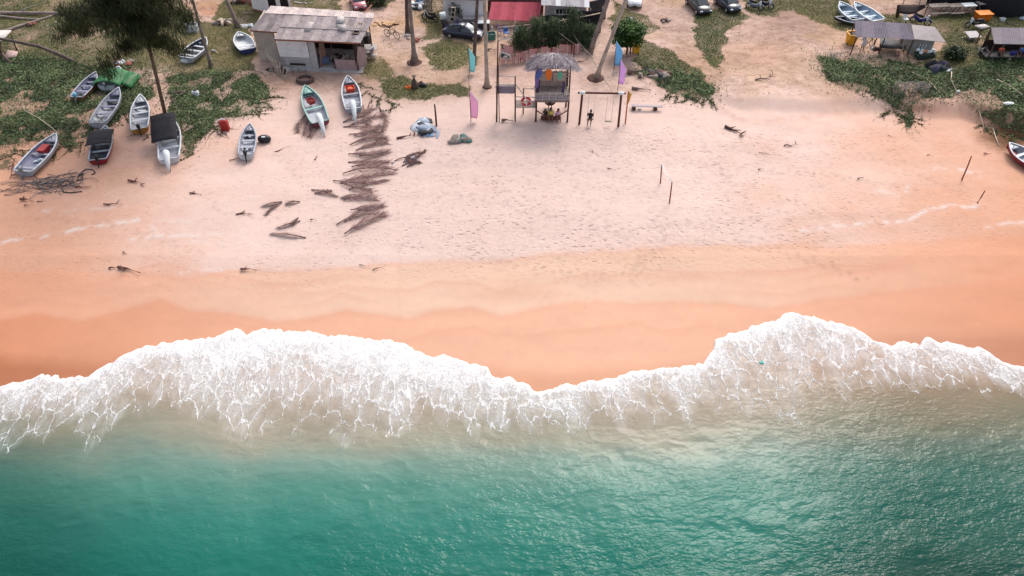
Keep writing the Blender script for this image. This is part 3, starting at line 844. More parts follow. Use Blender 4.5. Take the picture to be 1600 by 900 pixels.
def palm(base, top, r0, label, mat_=BARK, bend=0.0, crown=True, flare=1.9):
    t = thing('palm_tree', label, 'palm tree', base)
    pts = []; rad = []
    n = 15
    for i in range(n):
        u_ = i / (n - 1)
        p = base.lerp(top, u_) + V(bend * math.sin(u_ * math.pi), 0, 0)
        if i == 0: p.z -= .3
        pts.append(p); rad.append(r0 * (1 - .35 * u_) * (1 + (flare - 1) * math.exp(-(top - base).length * u_ / .8)) * (1 + .05 * (-1) ** i))
    MB().tube(pts, rad, 10).build('trunk', mat_, t)
    cb = MB()
    r = random.Random(int(base.x * 10))
    if crown:
        for k in range(15):
            frond_mesh(cb, top, k * 2.4 + r.uniform(-.2, .2), r.uniform(3.0, 3.8), r.uniform(.6, 1.3), r.uniform(.6, 2.2), 0, .7, .04)
        cb.build('crown', M('palm_green', (70, 95, 48), .6), t)
        nb = MB()
        for k in range(6): nb.ell(top + V(.28 * math.cos(k), .28 * math.sin(k), -.25), .13, 8, 5)
        nb.build('coconuts', M('coconut', (120, 110, 60), .6), t)
    else:
        nb = MB(); nb.ell(top, r0 * .8, 8, 5, jit=.1); nb.build('broken_top', BARKD, t)
    return t
def palm_px(bx, by, tx, ty, r0, label, mat_=BARK, extra=3.5, bend=0.0, flare=1.9):
    b = at(bx, by)
    q = pty(tx, ty, b.y + .0)            # a point of the trunk seen at the frame's edge
    dirn = (q - b).normalized()
    zt = max(vh(b.y, -190), q.z + extra)
    top = b + dirn * ((zt - b.z) / dirn.z)
    return palm(b, top, r0, label, mat_, bend, True, flare)
palm_px(330, 105, 301, 0, .16, 'slim leaning palm trunk beside the dark boat by the big casuarina', BARK, flare=1.5)
palm_px(372, 42, 354, 0, .20, 'grey leaning palm trunk above the white dinghy, rubbish around its foot', BARK)
palm_px(637, 53, 635, 0, .20, 'dark palm trunk behind the thick based palm, near the small bicycle', BARKD)
palm_px(648, 97, 640, 0, .20, 'palm with a thick swollen dark base in the middle of the grass yard', BARK, flare=2.6)
palm_px(740, 101, 746, 0, .19, 'palm trunk rising in front of the dark blue sedan, cyan flag at its foot', BARKD, flare=1.6)
palm_px(761, 136, 757, 0, .19, 'pale straight palm trunk between the cyan flag and the stilt hut', BARKL)
palm_px(931, 122, 978, 0, .19, 'pale palm leaning right beside the stilt hut and blue flag', BARKL, flare=1.8)
palm_px(921, 84, 950, 0, .24, 'thick grey palm leaning right at the end of the black net fence', BARK, flare=1.4)
# low dark mounds at the palm feet
for (a, b, rr, lab) in [(931, 122, .95, 'dark round mound at the foot of the leaning pale palm'), (648, 98, .85, 'dark ring around the thick based palm'), (761, 136, .5, 'dark ring around the straight pale palm')]:
    p = at(a, b); m_ = MB(); m_.ell(p + V(0, 0, -.02), (rr, rr, .14), 16, 7, jit=.06); solo(m_, 'dark_mound', M('soil', (92, 66, 60), .95, .3), lab, 'soil mound')

# the big casuarina at the left
NEED = vcolmat('needles', .7, .15)
def casuarina(base, top, zlo, rmax, n_limb, label, name='casuarina_tree', seed=1, per=70, cdark=(20, 28, 14), clight=(70, 84, 46), clump=.9, trunk=.24, low=0.35, shape=None):
    r = random.Random(seed); q_ = np.random.RandomState(seed)
    t = thing(name, label, 'tree', base)
    n = 12; pts = []
    for i in range(n):
        u_ = i / (n - 1); p = base.lerp(top, u_) + V(.15 * math.sin(u_ * 5), .1 * math.sin(u_ * 7), 0)
        if i == 0: p.z -= .3
        pts.append(p)
    MB().tube(pts, [trunk * (1 - .85 * i / (n - 1)) + .02 for i in range(n)], 9).build('trunk', M('casuarina_bark', (112, 92, 80), .9, .3), t)
    lb = MB(); C, A, B_, CO = [], [], [], []
    H_ = top.z - base.z
    for k in range(n_limb):
        u_ = (k + .5) / n_limb
        zz = zlo + (top.z - zlo) * u_ ** 1.15
        w_ = (zz - base.z) / H_
        o = base.lerp(top, w_)
        ln = rmax * (1 - u_) ** .7 * r.uniform(.55, 1.1) + .3
        if u_ < .12: ln *= .8
        ang = k * 2.399 + r.uniform(-.4, .4)
        if shape: ln *= shape(ang, u_)
        rise = ln * r.uniform(.0, .25); lp = []
        for i in range(6):
            v = i / 5; lp.append(o + V(math.cos(ang), math.sin(ang), 0) * ln * v + V(0, 0, rise * math.sin(v * 2) - ln * .22 * v * v))
        lb.tube(lp, [.07 * (1 - .8 * i / 5) * (ln / rmax + .3) for i in range(6)], 5)
        tone = r.random()
        for i in range(1, 6):
            for s_ in range(max(1, int(1 + ln * .55))):
                cc = lp[i].lerp(lp[i - 1], r.random()) + V(r.gauss(0, .35), r.gauss(0, .35), r.gauss(-.05, .22)) * clump
                if r.random() < .12: continue
                m_ = int(per * r.uniform(.6, 1.3)); tn = min(1, max(0, tone * .5 + r.random() * .5))
                off = q_.normal(0, 1, (m_, 3)) * np.array([.34, .34, .26]) * clump
                C.append(np.array(cc)[None] + off)
                th = q_.uniform(0, 2 * np.pi, m_); out_ = q_.uniform(.1, .9, m_); l_ = q_.uniform(.16, .36, m_) * clump ** .5
                a = np.stack([np.cos(th) * out_, np.sin(th) * out_, -np.ones(m_) * q_.uniform(.1, 1, m_)], -1); a /= np.linalg.norm(a, axis=1)[:, None]
                A.append(a * l_[:, None]); b = np.stack([-np.sin(th), np.cos(th), 0 * th], -1); B_.append(b * .028)
                c = np.array(srgb(*cdark, K)) * (1 - tn) + np.array(srgb(*clight, K)) * tn
                CO.append(c[None] * q_.uniform(.7, 1.35, (m_, 1)))
    lb.build('limbs', MATS['casuarina_bark'], t)
    quads_object('crown', np.concatenate(C), np.concatenate(A), np.concatenate(B_), np.concatenate(CO), NEED, t, parent_world(t))
    return t
b = at(257, 176)
tp = pty(140, -260, b.y + .6)
casuarina(b, tp, 7.3, 7.8, 62, 'big dark casuarina tree standing among the boats at the left', seed=4, per=95, clump=1.1, cdark=(28, 34, 20), clight=(86, 94, 56), trunk=.16, shape=lambda a_, u_: (1.22 if math.cos(a_) < -.2 else 0.85) * (0.8 if math.sin(a_) < -.5 else 1))
# low casuarina bushes behind the flag fence
for i, (a, b_, h_, rr, lab) in enumerate([(812, 75, 2.2, .95, 'small feathery casuarina bush at the left end of the flag fence'), (836, 73, 3.0, 1.2, 'feathery green casuarina bush behind the fence of striped flags'),
        (862, 71, 2.8, 1.15, 'middle casuarina bush under the sagging rope by the black net'), (893, 70, 3.9, 1.35, 'tallest casuarina bush in front of the black net fence'), (915, 72, 2.3, 1.0, 'small casuarina bush beside the thick grey palm')]):
    p = at(a, b_)
    casuarina(p, p + V(.1, 0, h_), p.z + .25, rr, 22, lab, 'casuarina_bush', 20 + i, 34, (52, 68, 44), (112, 132, 92), .75, .07)
# broadleaf tree
def broadleaf(base, h, rx, rz_, label, n_cl, seed, c0, c1, name='broadleaf_tree', leaf=.13):
    r = random.Random(seed); q_ = np.random.RandomState(seed)
    t = thing(name, label, 'tree', base)
    tb = MB(); tb.tube([base + V(0, 0, -.2), base + V(.05, 0, h * .35), base + V(0, 0, h * .6)], [.13, .1, .07], 8)
    cen = base + V(0, 0, h - rz_)
    C, A, B_, CO = [], [], [], []
    for k in range(n_cl):
        d = V(r.gauss(0, 1), r.gauss(0, 1), r.gauss(.25, 1)).normalized() * r.uniform(.55, 1.0)
        cc = cen + V(d.x * rx, d.y * rx, d.z * rz_) * r.uniform(.8, 1.12)
        if k % 3 == 0: tb.tube([base + V(0, 0, h * .4), (base + V(0, 0, h * .5)).lerp(cc, .5), cc], [.06, .04, .015], 5)
        m_ = 60; tn = r.random()
        off = q_.normal(0, 1, (m_, 3)) * .23
        C.append(np.array(cc)[None] + off)
        th = q_.uniform(0, 2 * np.pi, m_); tl = q_.normal(0, .6, m_); l_ = q_.uniform(.7, 1.3, m_) * leaf
        A.append(np.stack([np.cos(th) * np.cos(tl), np.sin(th) * np.cos(tl), np.sin(tl)], -1) * l_[:, None])
        tl = q_.normal(0, .6, m_)
        B_.append(np.stack([-np.sin(th) * np.cos(tl), np.cos(th) * np.cos(tl), np.sin(tl)], -1) * (l_ * .5)[:, None])
        c = np.array(srgb(*c0, K)) * (1 - tn) + np.array(srgb(*c1, K)) * tn
        CO.append(c[None] * q_.uniform(.7, 1.3, (m_, 1)))
    tb.build('trunk', MATS['casuarina_bark'], t)
    quads_object('crown', np.concatenate(C), np.concatenate(A), np.concatenate(B_), np.concatenate(CO), LEAF, t, parent_world(t))
    return t
broadleaf(at(979, 84), 3.4, 1.9, 1.15, 'bright green round leafy tree shading a table by the blue flag', 110, 3, (34, 66, 20), (92, 132, 50))
broadleaf(at(712, 30), 2.2, 1.2, .9, 'leafy green bush against the left end of the white house', 40, 9, (40, 56, 28), (86, 108, 56), 'leafy_bush')
broadleaf(at(1488, 92), 1.0, 1.0, .45, 'low dark green bush right of the grey beach shack', 30, 12, (28, 44, 22), (66, 88, 46), 'leafy_bush')
broadleaf(at(588, 8), 1.2, 1.4, .5, 'green bush at the top edge right of the pink car', 34, 13, (50, 66, 36), (100, 112, 60), 'leafy_bush')
# ================================================================== boats
GREYIN = M('boat_grey', (176, 180, 192), .55, .10, 2.5, dirt=.35)
LAV = M('boat_lavender', (140, 142, 168), .55, .12, 2.5, dirt=.3)
WHT = M('boat_white', (218, 222, 228), .45, .08, 2.5, dirt=.18)
MINT = M('boat_mint', (158, 200, 190), .5, .1, 2.5, dirt=.2)
PALEB = M('boat_pale_blue', (176, 196, 212), .5, .1, 2.5, dirt=.2)
REDH = M('hull_red', (140, 40, 48), .5, .15, 2); OCH = M('hull_ochre', (178, 128, 50), .55, .15, 2, dirt=.3)
BRN = M('hull_brown', (128, 92, 64), .6, .2, 2, dirt=.3); NAVY = M('hull_navy', (52, 66, 120), .5, .15, 2)
DKB = M('boat_dark', (62, 66, 80), .6, .2, 2, dirt=.3); MAROON = M('hull_maroon', (128, 62, 82), .55, .15, 2)
BLK = M('black_plastic', (34, 34, 38), .5, .2, 3); CHAR = M('charcoal', (62, 60, 64), .7, .2, 3)
COVER = M('white_cover', (232, 238, 240), .7, .06, 3); MET = M('grey_metal', (150, 152, 156), .4, .1, 4, metal=.4)
RED = M('red_plastic', (176, 52, 48), .45, .12, 3); ORANGE = M('orange_plastic', (240, 120, 30), .45, .1, 3)
WOODG = M('weathered_wood', (148, 136, 128), .85, .25, 4); WOODD = M('dark_wood', (88, 62, 54), .85, .25, 4); WOODP = M('pale_wood', (205, 186, 166), .8, .15, 4)
NETB = M('black_net', (34, 34, 40), .9, .3, 6)

def boat(bow, stern, width, label, hull, inner, gun, H_=.62, zb=.85, zs=.55, thw=(.3, .52, .7), engine=None, decks=True, name='fishing_boat', ribs=True, wscale=1.0, floorm=None, frame=None, canopy=None, cover_tilt=0):
    B = at(*bow, dz=zb); S = at(*stern, dz=zs)
    base = (B + S) / 2; Lh = math.hypot(B.x - S.x, B.y - S.y)
    base.z = ground(base.x, base.y)
    rz = yaw(S, B)
    t = thing(name, label, 'boat', base, rz, 'small fishing boats pulled up on the beach')
    t.rotation_euler = (rnd.uniform(-.04, .04), 0, rz)
    W = width / 2; n = 15
    def st(i):
        u = i / (n - 1); x = -Lh / 2 + Lh * u
        b_ = W * (.84 + .16 * math.sin(min(u / .4, 1) * math.pi / 2)) * (1 - max(0, (u - .42) / .58) ** 2.3) + .025
        h = H_ * (1 + .42 * u ** 2.4)
        kz = .02 + .30 * max(0, (u - .6) / .4) ** 2
        return u, x, b_, h, kz
    out, inn = [], []
    for i in range(n):
        u, x, b_, h, kz = st(i)
        c = .74 - .35 * max(0, (u - .5) / .5)
        out.append([V(x, -b_, h), V(x, -b_ * .95, h * .6 + kz * .2), V(x, -b_ * c, .14 + kz), V(x, 0, kz), V(x, b_ * c, .14 + kz), V(x, b_ * .95, h * .6 + kz * .2), V(x, b_, h)])
        bi = max(b_ - .07, .012); fz = .2 + kz * 1.05
        xi = x + (.05 if i == 0 else (-.10 if i == n - 1 else 0))
        inn.append([V(xi, -bi, h - .01), V(xi, -bi * .9, max(h * .55, fz)), V(xi, -bi * c, fz), V(xi, 0, fz), V(xi, bi * c, fz), V(xi, bi * .9, max(h * .55, fz)), V(xi, bi, h - .01)])
    m = MB(); m.loft(out, False, False)
    m.add(out[0], [(0, 1, 2, 3, 4, 5, 6)], 0)
    # engine notch and stem
    m.cyl(out[-1][3], out[-1][0] + V(0.02, 0, .05), .03, .035, 6, 0)
    m.build('hull', hull, t, False)
    m = MB(); m.loft([r[::-1] for r in inn], False, False); m.add(inn[0], [(6, 5, 4, 3, 2, 1, 0)], 0)
    if ribs:
        for i in range(1, n - 2, 1):
            u, x, b_, h, kz = st(i)
            for s_ in (-1, 1): m.box((x, s_ * (b_ - .10), h * .72), (.05, .05, h * .45), m=0)
    m.build('interior', floorm or inner, t, False)
    m = MB()
    for s_ in (0, 6):
        sg = -1 if s_ == 0 else 1
        P = [[r[s_] + V(0, -sg * -.03, .02), q[s_] + V(0, sg * -.03, .03)] for r, q in zip(out, inn)]
        if sg > 0: P = [r[::-1] for r in P]
        m.sheet([[a if isinstance(a, Vector) else a for a in r] for r in P], -.05 if False else .05)
    m.box((out[0][0].x + .02, 0, H_ + .01), (.09, 2 * (W * .84) * .98, .06))
    m.build('gunwale', gun, t, False)
    for k in thw:
        i = k * (n - 1); x = -Lh / 2 + Lh * k; b_ = st(i)[2]
        MB().box((x, 0, H_ * .78), (.26, 2 * b_ - .14, .05)).build('thwart', inner if not frame else frame, t, False)
    if decks:
        m = MB(); ii = [st(i) for i in (n - 4, n - 3, n - 2, n - 1)]
        m.sheet([[V(q[1], q[2] - .05, q[3] - .04), V(q[1], 0, q[3] + .0), V(q[1], -q[2] + .05, q[3] - .04)] for q in ii], .03)
        m.build('bow_deck', inner, t, False)
        MB().cyl((ii[1][1], 0, ii[1][3]), (ii[1][1], 0, ii[1][3] + .16), .035, .04, 6).build('mooring_post', WOODD, t, False)
    if engine:
        ex_ = -Lh / 2 - .12
        e = MB()
        if engine in ('cover', 'bigcover'):
            kx = 1.45 if engine == 'bigcover' else 1.0
            # outboard tilted up under a draped white cover
            e.tube([V(ex_ + .55 * kx, 0, H_ + .42), V(ex_ + .2, .02, H_ + .62), V(ex_ - .3 * kx, .0, H_ + .46), V(ex_ - .85 * kx, .03, H_ + .02), V(ex_ - 1.15 * kx, .08, .12)], [.14, .30, .27, .17, .05], 9)
            e.tube([V(ex_ - .7 * kx, .0, H_ + .1), V(ex_ - .8 * kx, .35, .1)], [.12, .04], 6)
            eo = e.build('outboard_motor', COVER, t, False)
            k2 = MB(); k2.tube([V(ex_ - .3, 0, H_ * .6), V(ex_ - 1.1 * kx, .05, .05)], [.05, .04], 6); k2.build('motor_leg', BLK, t, False)
        else:
            cm = {'blue': M('motor_blue', (110, 178, 214), .5, .1, 4), 'white': COVER, 'grey': MET, 'dark': BLK}[engine]
            e.ell((ex_ + .02, 0, H_ + .30), (.26, .17, .24), 10, 6)
            eo = e.build('outboard_motor', cm, t, False)
            k2 = MB(); k2.tube([V(ex_, 0, H_ + .12), V(ex_ - .18, 0, .5), V(ex_ - .34, 0, .16)], [.09, .06, .05], 6)
            k2.box((ex_ - .36, 0, .18), (.30, .03, .12)); k2.cyl((ex_ + .25, 0, H_ + .25), (ex_ + .7, .12, H_ + .3), .025, .02, 5)
            k2.build('motor_leg', MET if engine != 'dark' else BLK, t, False)
    if canopy:
        x0, x1, y0, y1, zc = canopy[:5]; tl_ = canopy[5] if len(canopy) > 5 else 0
        for a in (x0 + .1, x1 - .1):
            for b_ in (y0 + .12, y1 - .12):
                MB().cyl((a, max(-W * .85, min(W * .85, b_)), H_ * .7), (a, b_, zc + tl_ * ((a - x0) / (x1 - x0) - .5)), .025, .02, 5).build('canopy_pole', MET, t, False)
        P = [[V(x0 + (x1 - x0) * i / 6, y0 + (y1 - y0) * j / 4, zc + tl_ * (i / 6 - .5) + .10 * math.sin(math.pi * j / 4) - .05 * math.sin(math.pi * 3 * i / 6) + rnd.uniform(-.015, .015)) for i in range(7)] for j in range(5)]
        MB().sheet(P, .02).build('canopy', M('canopy_cloth', (44, 42, 48), .85, .25, 3), t, False)
    t['Lh'] = Lh; del t['Lh']
    t.update_tag()
    return t, Lh, rz, base
def inboat(b, x, y, z):
    t, Lh, rz, base = b
    return base + V(x * math.cos(rz) - y * math.sin(rz), x * math.sin(rz) + y * math.cos(rz), z)
def crate(p, rz, s, mt, label, filled=None, cat='crate', lid=False, name='crate'):
    t = thing(name, label, cat, p, rz)
    x, y, z = s[0] / 2, s[1] / 2, s[2]; m = MB(); k = .86
    o_ = [[V(-x * q, -y * q, h), V(x * q, -y * q, h), V(x * q, y * q, h), V(-x * q, y * q, h)] for q, h in ((k, 0), (1, z), (1.07, z), (1.07, z + .03), (.93, z + .03), (.93 * k, .04))]
    m.loft(o_, True, True, smooth=False); m.build('shell', mt, t, False)
    if filled: MB().ell((0, 0, z * .75), (x * .8, y * .8, z * .25), 10, 5, jit=.08).build('contents', filled, t, False)
    if lid: MB().box((0, 0, z + .06), (s[0] * 1.1, s[1] * 1.1, .06)).build('lid', mt if lid is True else lid, t, False)
    return t
def bundle(p, r, mt, label, cat, name, seed=1, sz=(1, 1, .45), n=5, group=None):
    """a heap of cloth or net: several lumpy folds in one mesh"""
    q = random.Random(seed); m = MB()
    mts = mt if isinstance(mt, (list, tuple)) else [mt]
    for k in range(n):
        c = p + V(q.uniform(-.6, .6) * r * sz[0], q.uniform(-.6, .6) * r * sz[1], r * .12 * sz[2])
        m.ell(c, (r * q.uniform(.35, .65) * sz[0], r * q.uniform(.3, .6) * sz[1], r * q.uniform(.4, .9) * sz[2]), 11, 7, k % len(mts), (q.uniform(-.3, .3), q.uniform(-.3, .3), q.uniform(0, 3)), .16, q)
    return solo(m, name, mts, label, cat, group=group)

bA = boat((151, 113), (120, 152), 1.55, 'lavender grey boat with brown hull and pale blue outboard, left of the green tarpaulin', BRN, LAV, GREYIN, engine='blue')
bC = boat((186, 137), (152, 193), 1.75, 'grey boat with white outboard lying between green tarpaulin and canopied red boat', GREYIN, LAV, GREYIN, engine='white', floorm=GREYIN)
bD = boat((165, 196), (153, 250), 1.75, 'boat with maroon red hull under a small black square canopy', REDH, GREYIN, GREYIN, engine='dark', floorm=DKB, canopy=(-1.0, 1.3, -1.0, 1.1, 1.15))
bE = boat((219, 147), (219, 203), 1.7, 'white boat with ochre bottom alone on the sand beside the casuarina trunk', OCH, WHT, WHT, engine='dark', floorm=GREYIN)
bF = boat((266, 182), (264, 248), 1.95, 'white boat with large tattered black canopy and white covered motor beneath the casuarina trunk', WHT, WHT, WHT, engine='cover', floorm=GREYIN, canopy=(-1.2, 2.1, -.85, 1.35, 1.5, .75))
bG = boat((88, 208), (36, 268), 2.0, 'long open grey boat with a red box inside at the far left', GREYIN, GREYIN, WHT, engine='grey', floorm=LAV, thw=(.12, .5, .78))
bH = boat((390, 194), (384, 243), 1.45, 'small grey boat beside the black buoy', WHT, GREYIN, GREYIN, engine='dark', floorm=GREYIN)
bI = boat((477, 134), (501, 192), 1.9, 'mint green boat with red basket and white covered motor over dry fronds', MAROON, MINT, MINT, engine='bigcover', floorm=GREYIN, thw=(.42, .8))
bJ = boat((543, 118), (553, 171), 1.75, 'grey white boat with orange red crate and white covered motor before the ruined house', GREYIN, GREYIN, WHT, engine='bigcover', thw=(.2, .5))
bK = boat((372, 49), (387, 78), 1.95, 'short white dinghy with navy stern parked left of the ruined house', NAVY, WHT, WHT, H_=.6, thw=(.28,), decks=True, floorm=WHT, name='dinghy')
bL = boat((322, 60), (291, 92), 2.0, 'dark boat with white cross benches half hidden behind the casuarina crown', GREYIN, DKB, WHT, H_=.7, thw=(.2, .45, .68), decks=False, frame=WHT)
bM = boat((1312, 3), (1341, 31), 1.9, 'left one of the two pale boats behind the corrugated roof of the grey shack', PALEB, PALEB, WHT, thw=(.3, .55))
bN = boat((1335, 4), (1373, 33), 1.9, 'right one of the two pale boats behind the corrugated roof of the grey shack', WHT, PALEB, WHT, thw=(.3, .6))
bO = boat((1304, 29), (1352, 34), 1.3, 'low narrow dark boat lying crosswise in front of the pale boats', DKB, CHAR, GREYIN, H_=.4, zb=.5, zs=.4, thw=(.4,))
bP = boat((1577, 223), (1628, 262), 1.9, 'red hulled pale boat cut off by the right edge below the creeper bank', REDH, WHT, WHT, engine='grey', floorm=GREYIN, thw=(.3, .6))
# the boat under the green tarpaulin
bB = boat((186, 104), (166, 136), 1.8, 'boat with white bow covered by a bright green tarpaulin', WHT, PALEB, WHT, engine='grey')
p = inboat(bB, -.4, 0, 0)
t, Lh, rz, base = bB
G_ = M('green_tarp', (38, 112, 62), .6, .12, 2)
def tpz(u, v):
    return V(-Lh / 2 - .1 + u * Lh * .78, (v - .5) * 2.9, .95 + .25 * math.cos((v - .5) * 3.4) - .5 * max(0, abs(v - .5) - .28) * 2 + .05 * math.sin(u * 9 + v * 5))
P = [[tpz(i / 7, j / 8) for i in range(8)] for j in range(9)]
m = MB(); m.sheet(P, .02)
m.sheet([[V(-Lh * .4 + i * .5, -1.4 - j * .42, .78 - j * .3 + .05 * math.sin(i * 2.2 + j)) for i in range(6)] for j in range(3)], .02)
tp_ = solo(m, 'tarpaulin', G_, 'bright green tarpaulin stretched over the boat with the white bow', 'tarpaulin', base + V(0, 0, 0), None, rz)
m = MB(); a = at(188, 136, .5); b_ = ptz(218, 112, 1.5); m.cyl(a, b_, .035, .03, 6); solo(m, 'pole', WOODP, 'pale pole leaning out from the green tarpaulin', 'pole')

crate(inboat(bG, .55, .05, .30), bG[2], (.95, .6, .42), RED, 'red box inside the long open grey boat at the far left', lid=True, cat='box')
bundle(inboat(bG, 1.7, .3, .35), .45, [COVER, CHAR], 'white sack and dark gear in the bow of the long open grey boat', 'gear', 'gear_heap', 3)
bundle(inboat(bG, -.7, -.1, .3), .35, [PALEB, COVER], 'pale blue bottles and bags in the middle of the long open grey boat', 'gear', 'gear_heap', 4)
crate(inboat(bI, .35, .1, .55), bI[2] + .3, (.75, .62, .36), RED, 'red basket with dark inside resting in the mint green boat', filled=M('dark_red', (120, 24, 30), .7, .2, 3), cat='basket', name='basket')
bundle(inboat(bI, 1.3, 0, .35), .40, [CHAR, MET, COVER], 'dark gear and white jug heaped in the bow of the mint green boat', 'gear', 'gear_heap', 5)
crate(inboat(bJ, .75, .0, .30), bJ[2] + .05, (.72, .85, .48), M('crate_orange_red', (226, 84, 52), .5, .1, 3), 'orange red crate heaped with net in the grey white boat by the house', filled=M('net_orange', (236, 120, 88), .9, .2, 5))
bundle(inboat(bH, -.9, 0, .35), .38, [M('pinkcloth', (190, 60, 100), .8, .2, 4), COVER, BLK], 'pink and white cloths in the small grey boat beside the buoy', 'gear', 'gear_heap', 6)
bundle(inboat(bH, .9, .05, .4), .30, [M('bluecloth', (58, 70, 170), .8, .2, 4), WHT, BLK], 'blue cloth and poles in the bow of the small grey boat beside the buoy', 'gear', 'gear_heap', 7)
bundle(inboat(bE, .4, .05, .35), .42, [COVER, WHT, CHAR], 'white foam blocks inside the white boat with ochre bottom', 'gear', 'gear_heap', 8)
bundle(inboat(bC, .8, 0, .4), .5, [BLK, CHAR], 'black net heap in the fore part of the grey boat below the green tarpaulin', 'net', 'net_heap', 9)
bundle(inboat(bA, 0, 0, .35), .42, [DKB, LAV], 'dark blue net inside the lavender boat with brown hull', 'net', 'net_heap', 10)
bundle(inboat(bF, 2.3, .1, .6), .5, [COVER, WHT], 'white sacks in the bow of the boat with the large black canopy', 'sack', 'sack_heap', 12)
bundle(inboat(bD, 1.3, .1, .55), .3, [COVER, BLK], 'white bowl and black gear in the bow of the red hulled canopy boat', 'gear', 'gear_heap', 13)
bundle(inboat(bP, .8, 0, .35), .5, [CHAR, RED], 'dark and red gear inside the boat cut off by the right edge', 'gear', 'gear_heap', 14)
bundle(inboat(bL, 1.6, .8, .5), .5, [GREYIN, WHT], 'white box like load at the bow of the dark boat behind the casuarina', 'load', 'load', 15)
crate(at(302, 49), .1, (1.3, .9, .8), WHT, 'white open cabin box standing behind the dark boat by the leaning palm', filled=CHAR, cat='box', name='box')
# ropes from bows
def rope(pts, label, r=.035, mt=None, name='rope', cat='rope'):
    m = MB(); m.tube(pts, r, 5); return solo(m, name, mt or WOODP, label, cat)
rope([at(90, 207, .9), at(78, 197, .5), at(60, 184, .25), at(38, 172, .2), at(37, 165, .2)], 'pale mooring rope from the long open grey boat up into the creeper')
rope([at(472, 110, .1), at(495, 122, .1), at(508, 128, .2)], 'pale rope across the sand in front of the ruined house wall')
m = MB(); m.ell(at(413, 217, .28), (.62, .42, .38), 14, 9); m.ell(at(411, 214, .62), (.2, .12, .06), 8, 5, 1); solo(m, 'buoy', [M('buoy_black', (38, 40, 48), .4, .15, 3), COVER], 'large black buoy float lying on the sand right of the small grey boat', 'buoy')
m = MB(); m.ell(at(290, 95, .2), (.55, .3, .28), 12, 8); solo(m, 'float', COVER, 'white oval float lying at the stern of the dark boat by the casuarina', 'float')
# jerrycan etc
def jerrycan(p, s, mt, label, rz=0, cap=COVER, h=.75):
    t = thing('jerrycan', label, 'jerrycan', p, rz)
    m = MB(); m.box((0, 0, h * .42), (s, s * .6, h * .84)); m.box((0, 0, h * .86), (s * .7, s * .5, h * .08)); m.build('body', mt, t, False)
    m = MB(); m.tube([V(-s * .3, 0, h * .86), V(-s * .25, 0, h), V(s * .25, 0, h), V(s * .3, 0, h * .86)], s * .07, 6); m.build('handle', cap, t, False)
    return t
jerrycan(at(353, 203), .72, RED, 'tall red jerrycan with white top at the edge of the creeper', .1, h=1.15)
bundle(at(346, 190, .1), .34, [COVER], 'small white jug pile leaning beside the tall red jerrycan', 'jug', 'jug', 21, (1, .7, .9), 3)
jerrycan(at(307, 150), .6, COVER, 'white jerrycan on the grey driftwood in the middle of the creeper', .0, BLK, .6)
# ================================================================== buildings
CONC = M('plaster_grey', (204, 188, 178), .9, .10, 1.3, dirt=.35); CONC2 = M('concrete', (200, 194, 194), .9, .12, 1.5, dirt=.4)
WHW = M('plaster_white', (234, 230, 232), .85, .05, 1.3, k=.95, dirt=.25); DARKI = M('dark_interior', (58, 42, 40), .95, .2, 2)  # interior brown is darkened to carry the shade under the roof
R1 = M('roof_sheet_one', (186, 172, 172), .85, .16, 2.2, dirt=.45); R2 = M('roof_sheet_two', (204, 188, 186), .85, .16, 2.6, dirt=.4); R3 = M('roof_sheet_three', (170, 156, 158), .85, .18, 2.0, dirt=.45)
RPATCH = M('roof_patch', (200, 192, 190), .8, .08, 2); RUST = M('rusty_beam', (170, 104, 80), .8, .25, 3)
PINKB = M('pink_board', (190, 160, 158), .85, .12, 2, dirt=.3)

def sheets(A, B, C, D, n, mats_n, th=.03, lap=.012, wave=0, corr=.03, cols=None, over=0.02):
    """roof of n corrugated sheets side by side; A-B eave, D-C ridge"""
    m = MB(); nr = (B - A).cross(D - A).normalized()
    if nr.z < 0: nr = -nr
    for i in range(n):
        u0, u1 = i / n, (i + 1) / n
        a, b = A.lerp(B, u0 - over / n), A.lerp(B, u1); d, c = D.lerp(C, u0 - over / n), D.lerp(C, u1)
        lift = nr * (lap * (i % 2) + (rnd.uniform(0, .012)))
        P = []; k = 9 if corr else 2
        for r_ in range(2):
            row = []
            for j in range(k):
                e0, e1 = (a, b) if r_ == 0 else (d, c)
                row.append(e0.lerp(e1, j / (k - 1)) + lift + nr * (corr * (.5 if j % 2 else -.5)))
            P.append(row)
        m.sheet(P, th, (i * 7 + i // 2) % mats_n if cols is None else cols[i % len(cols)], False)
    return m

# ---- ruined seaside house
f0 = at(407, 95); f1 = at(438, 98); g0 = at(441, 107); g1 = at(566, 112)
g0.z = g1.z = f0.z = f1.z = 0.2
house = thing('ruined_house', 'dilapidated grey house with patched corrugated roof and open front', 'house', V((g0.x + g1.x) / 2, g0.y, .1))
ey_ = vh(g0.y - .25, 63.5)
dE = (g1 - g0).normalized()
Am = pty(428, 61, g0.y - .35); Bm = pty(563, 67, g1.y - .35)
zr = Am.z + 1.25
Dm = ptz(447, 22, zr + .0); Cm = ptz(583, 29, zr)
# front slope in two courses
mid0 = Am.lerp(Dm, .5); mid1 = Bm.lerp(Cm, .5)
mA = sheets(Am, Bm, mid1, mid0, 12, 3); mB2 = sheets(mid0 + V(0, -.12, .02), mid1 + V(0, -.12, .02), Cm, Dm, 11, 3)
Al = pty(390, 47, f0.y - .3); Bl = pty(432, 50, f1.y - .3)
Dl = ptz(413, 21, zr)
mC = sheets(Al, Bl, Dm.lerp(Cm, .0) + V(.1, 0, 0), Dl, 4, 3)
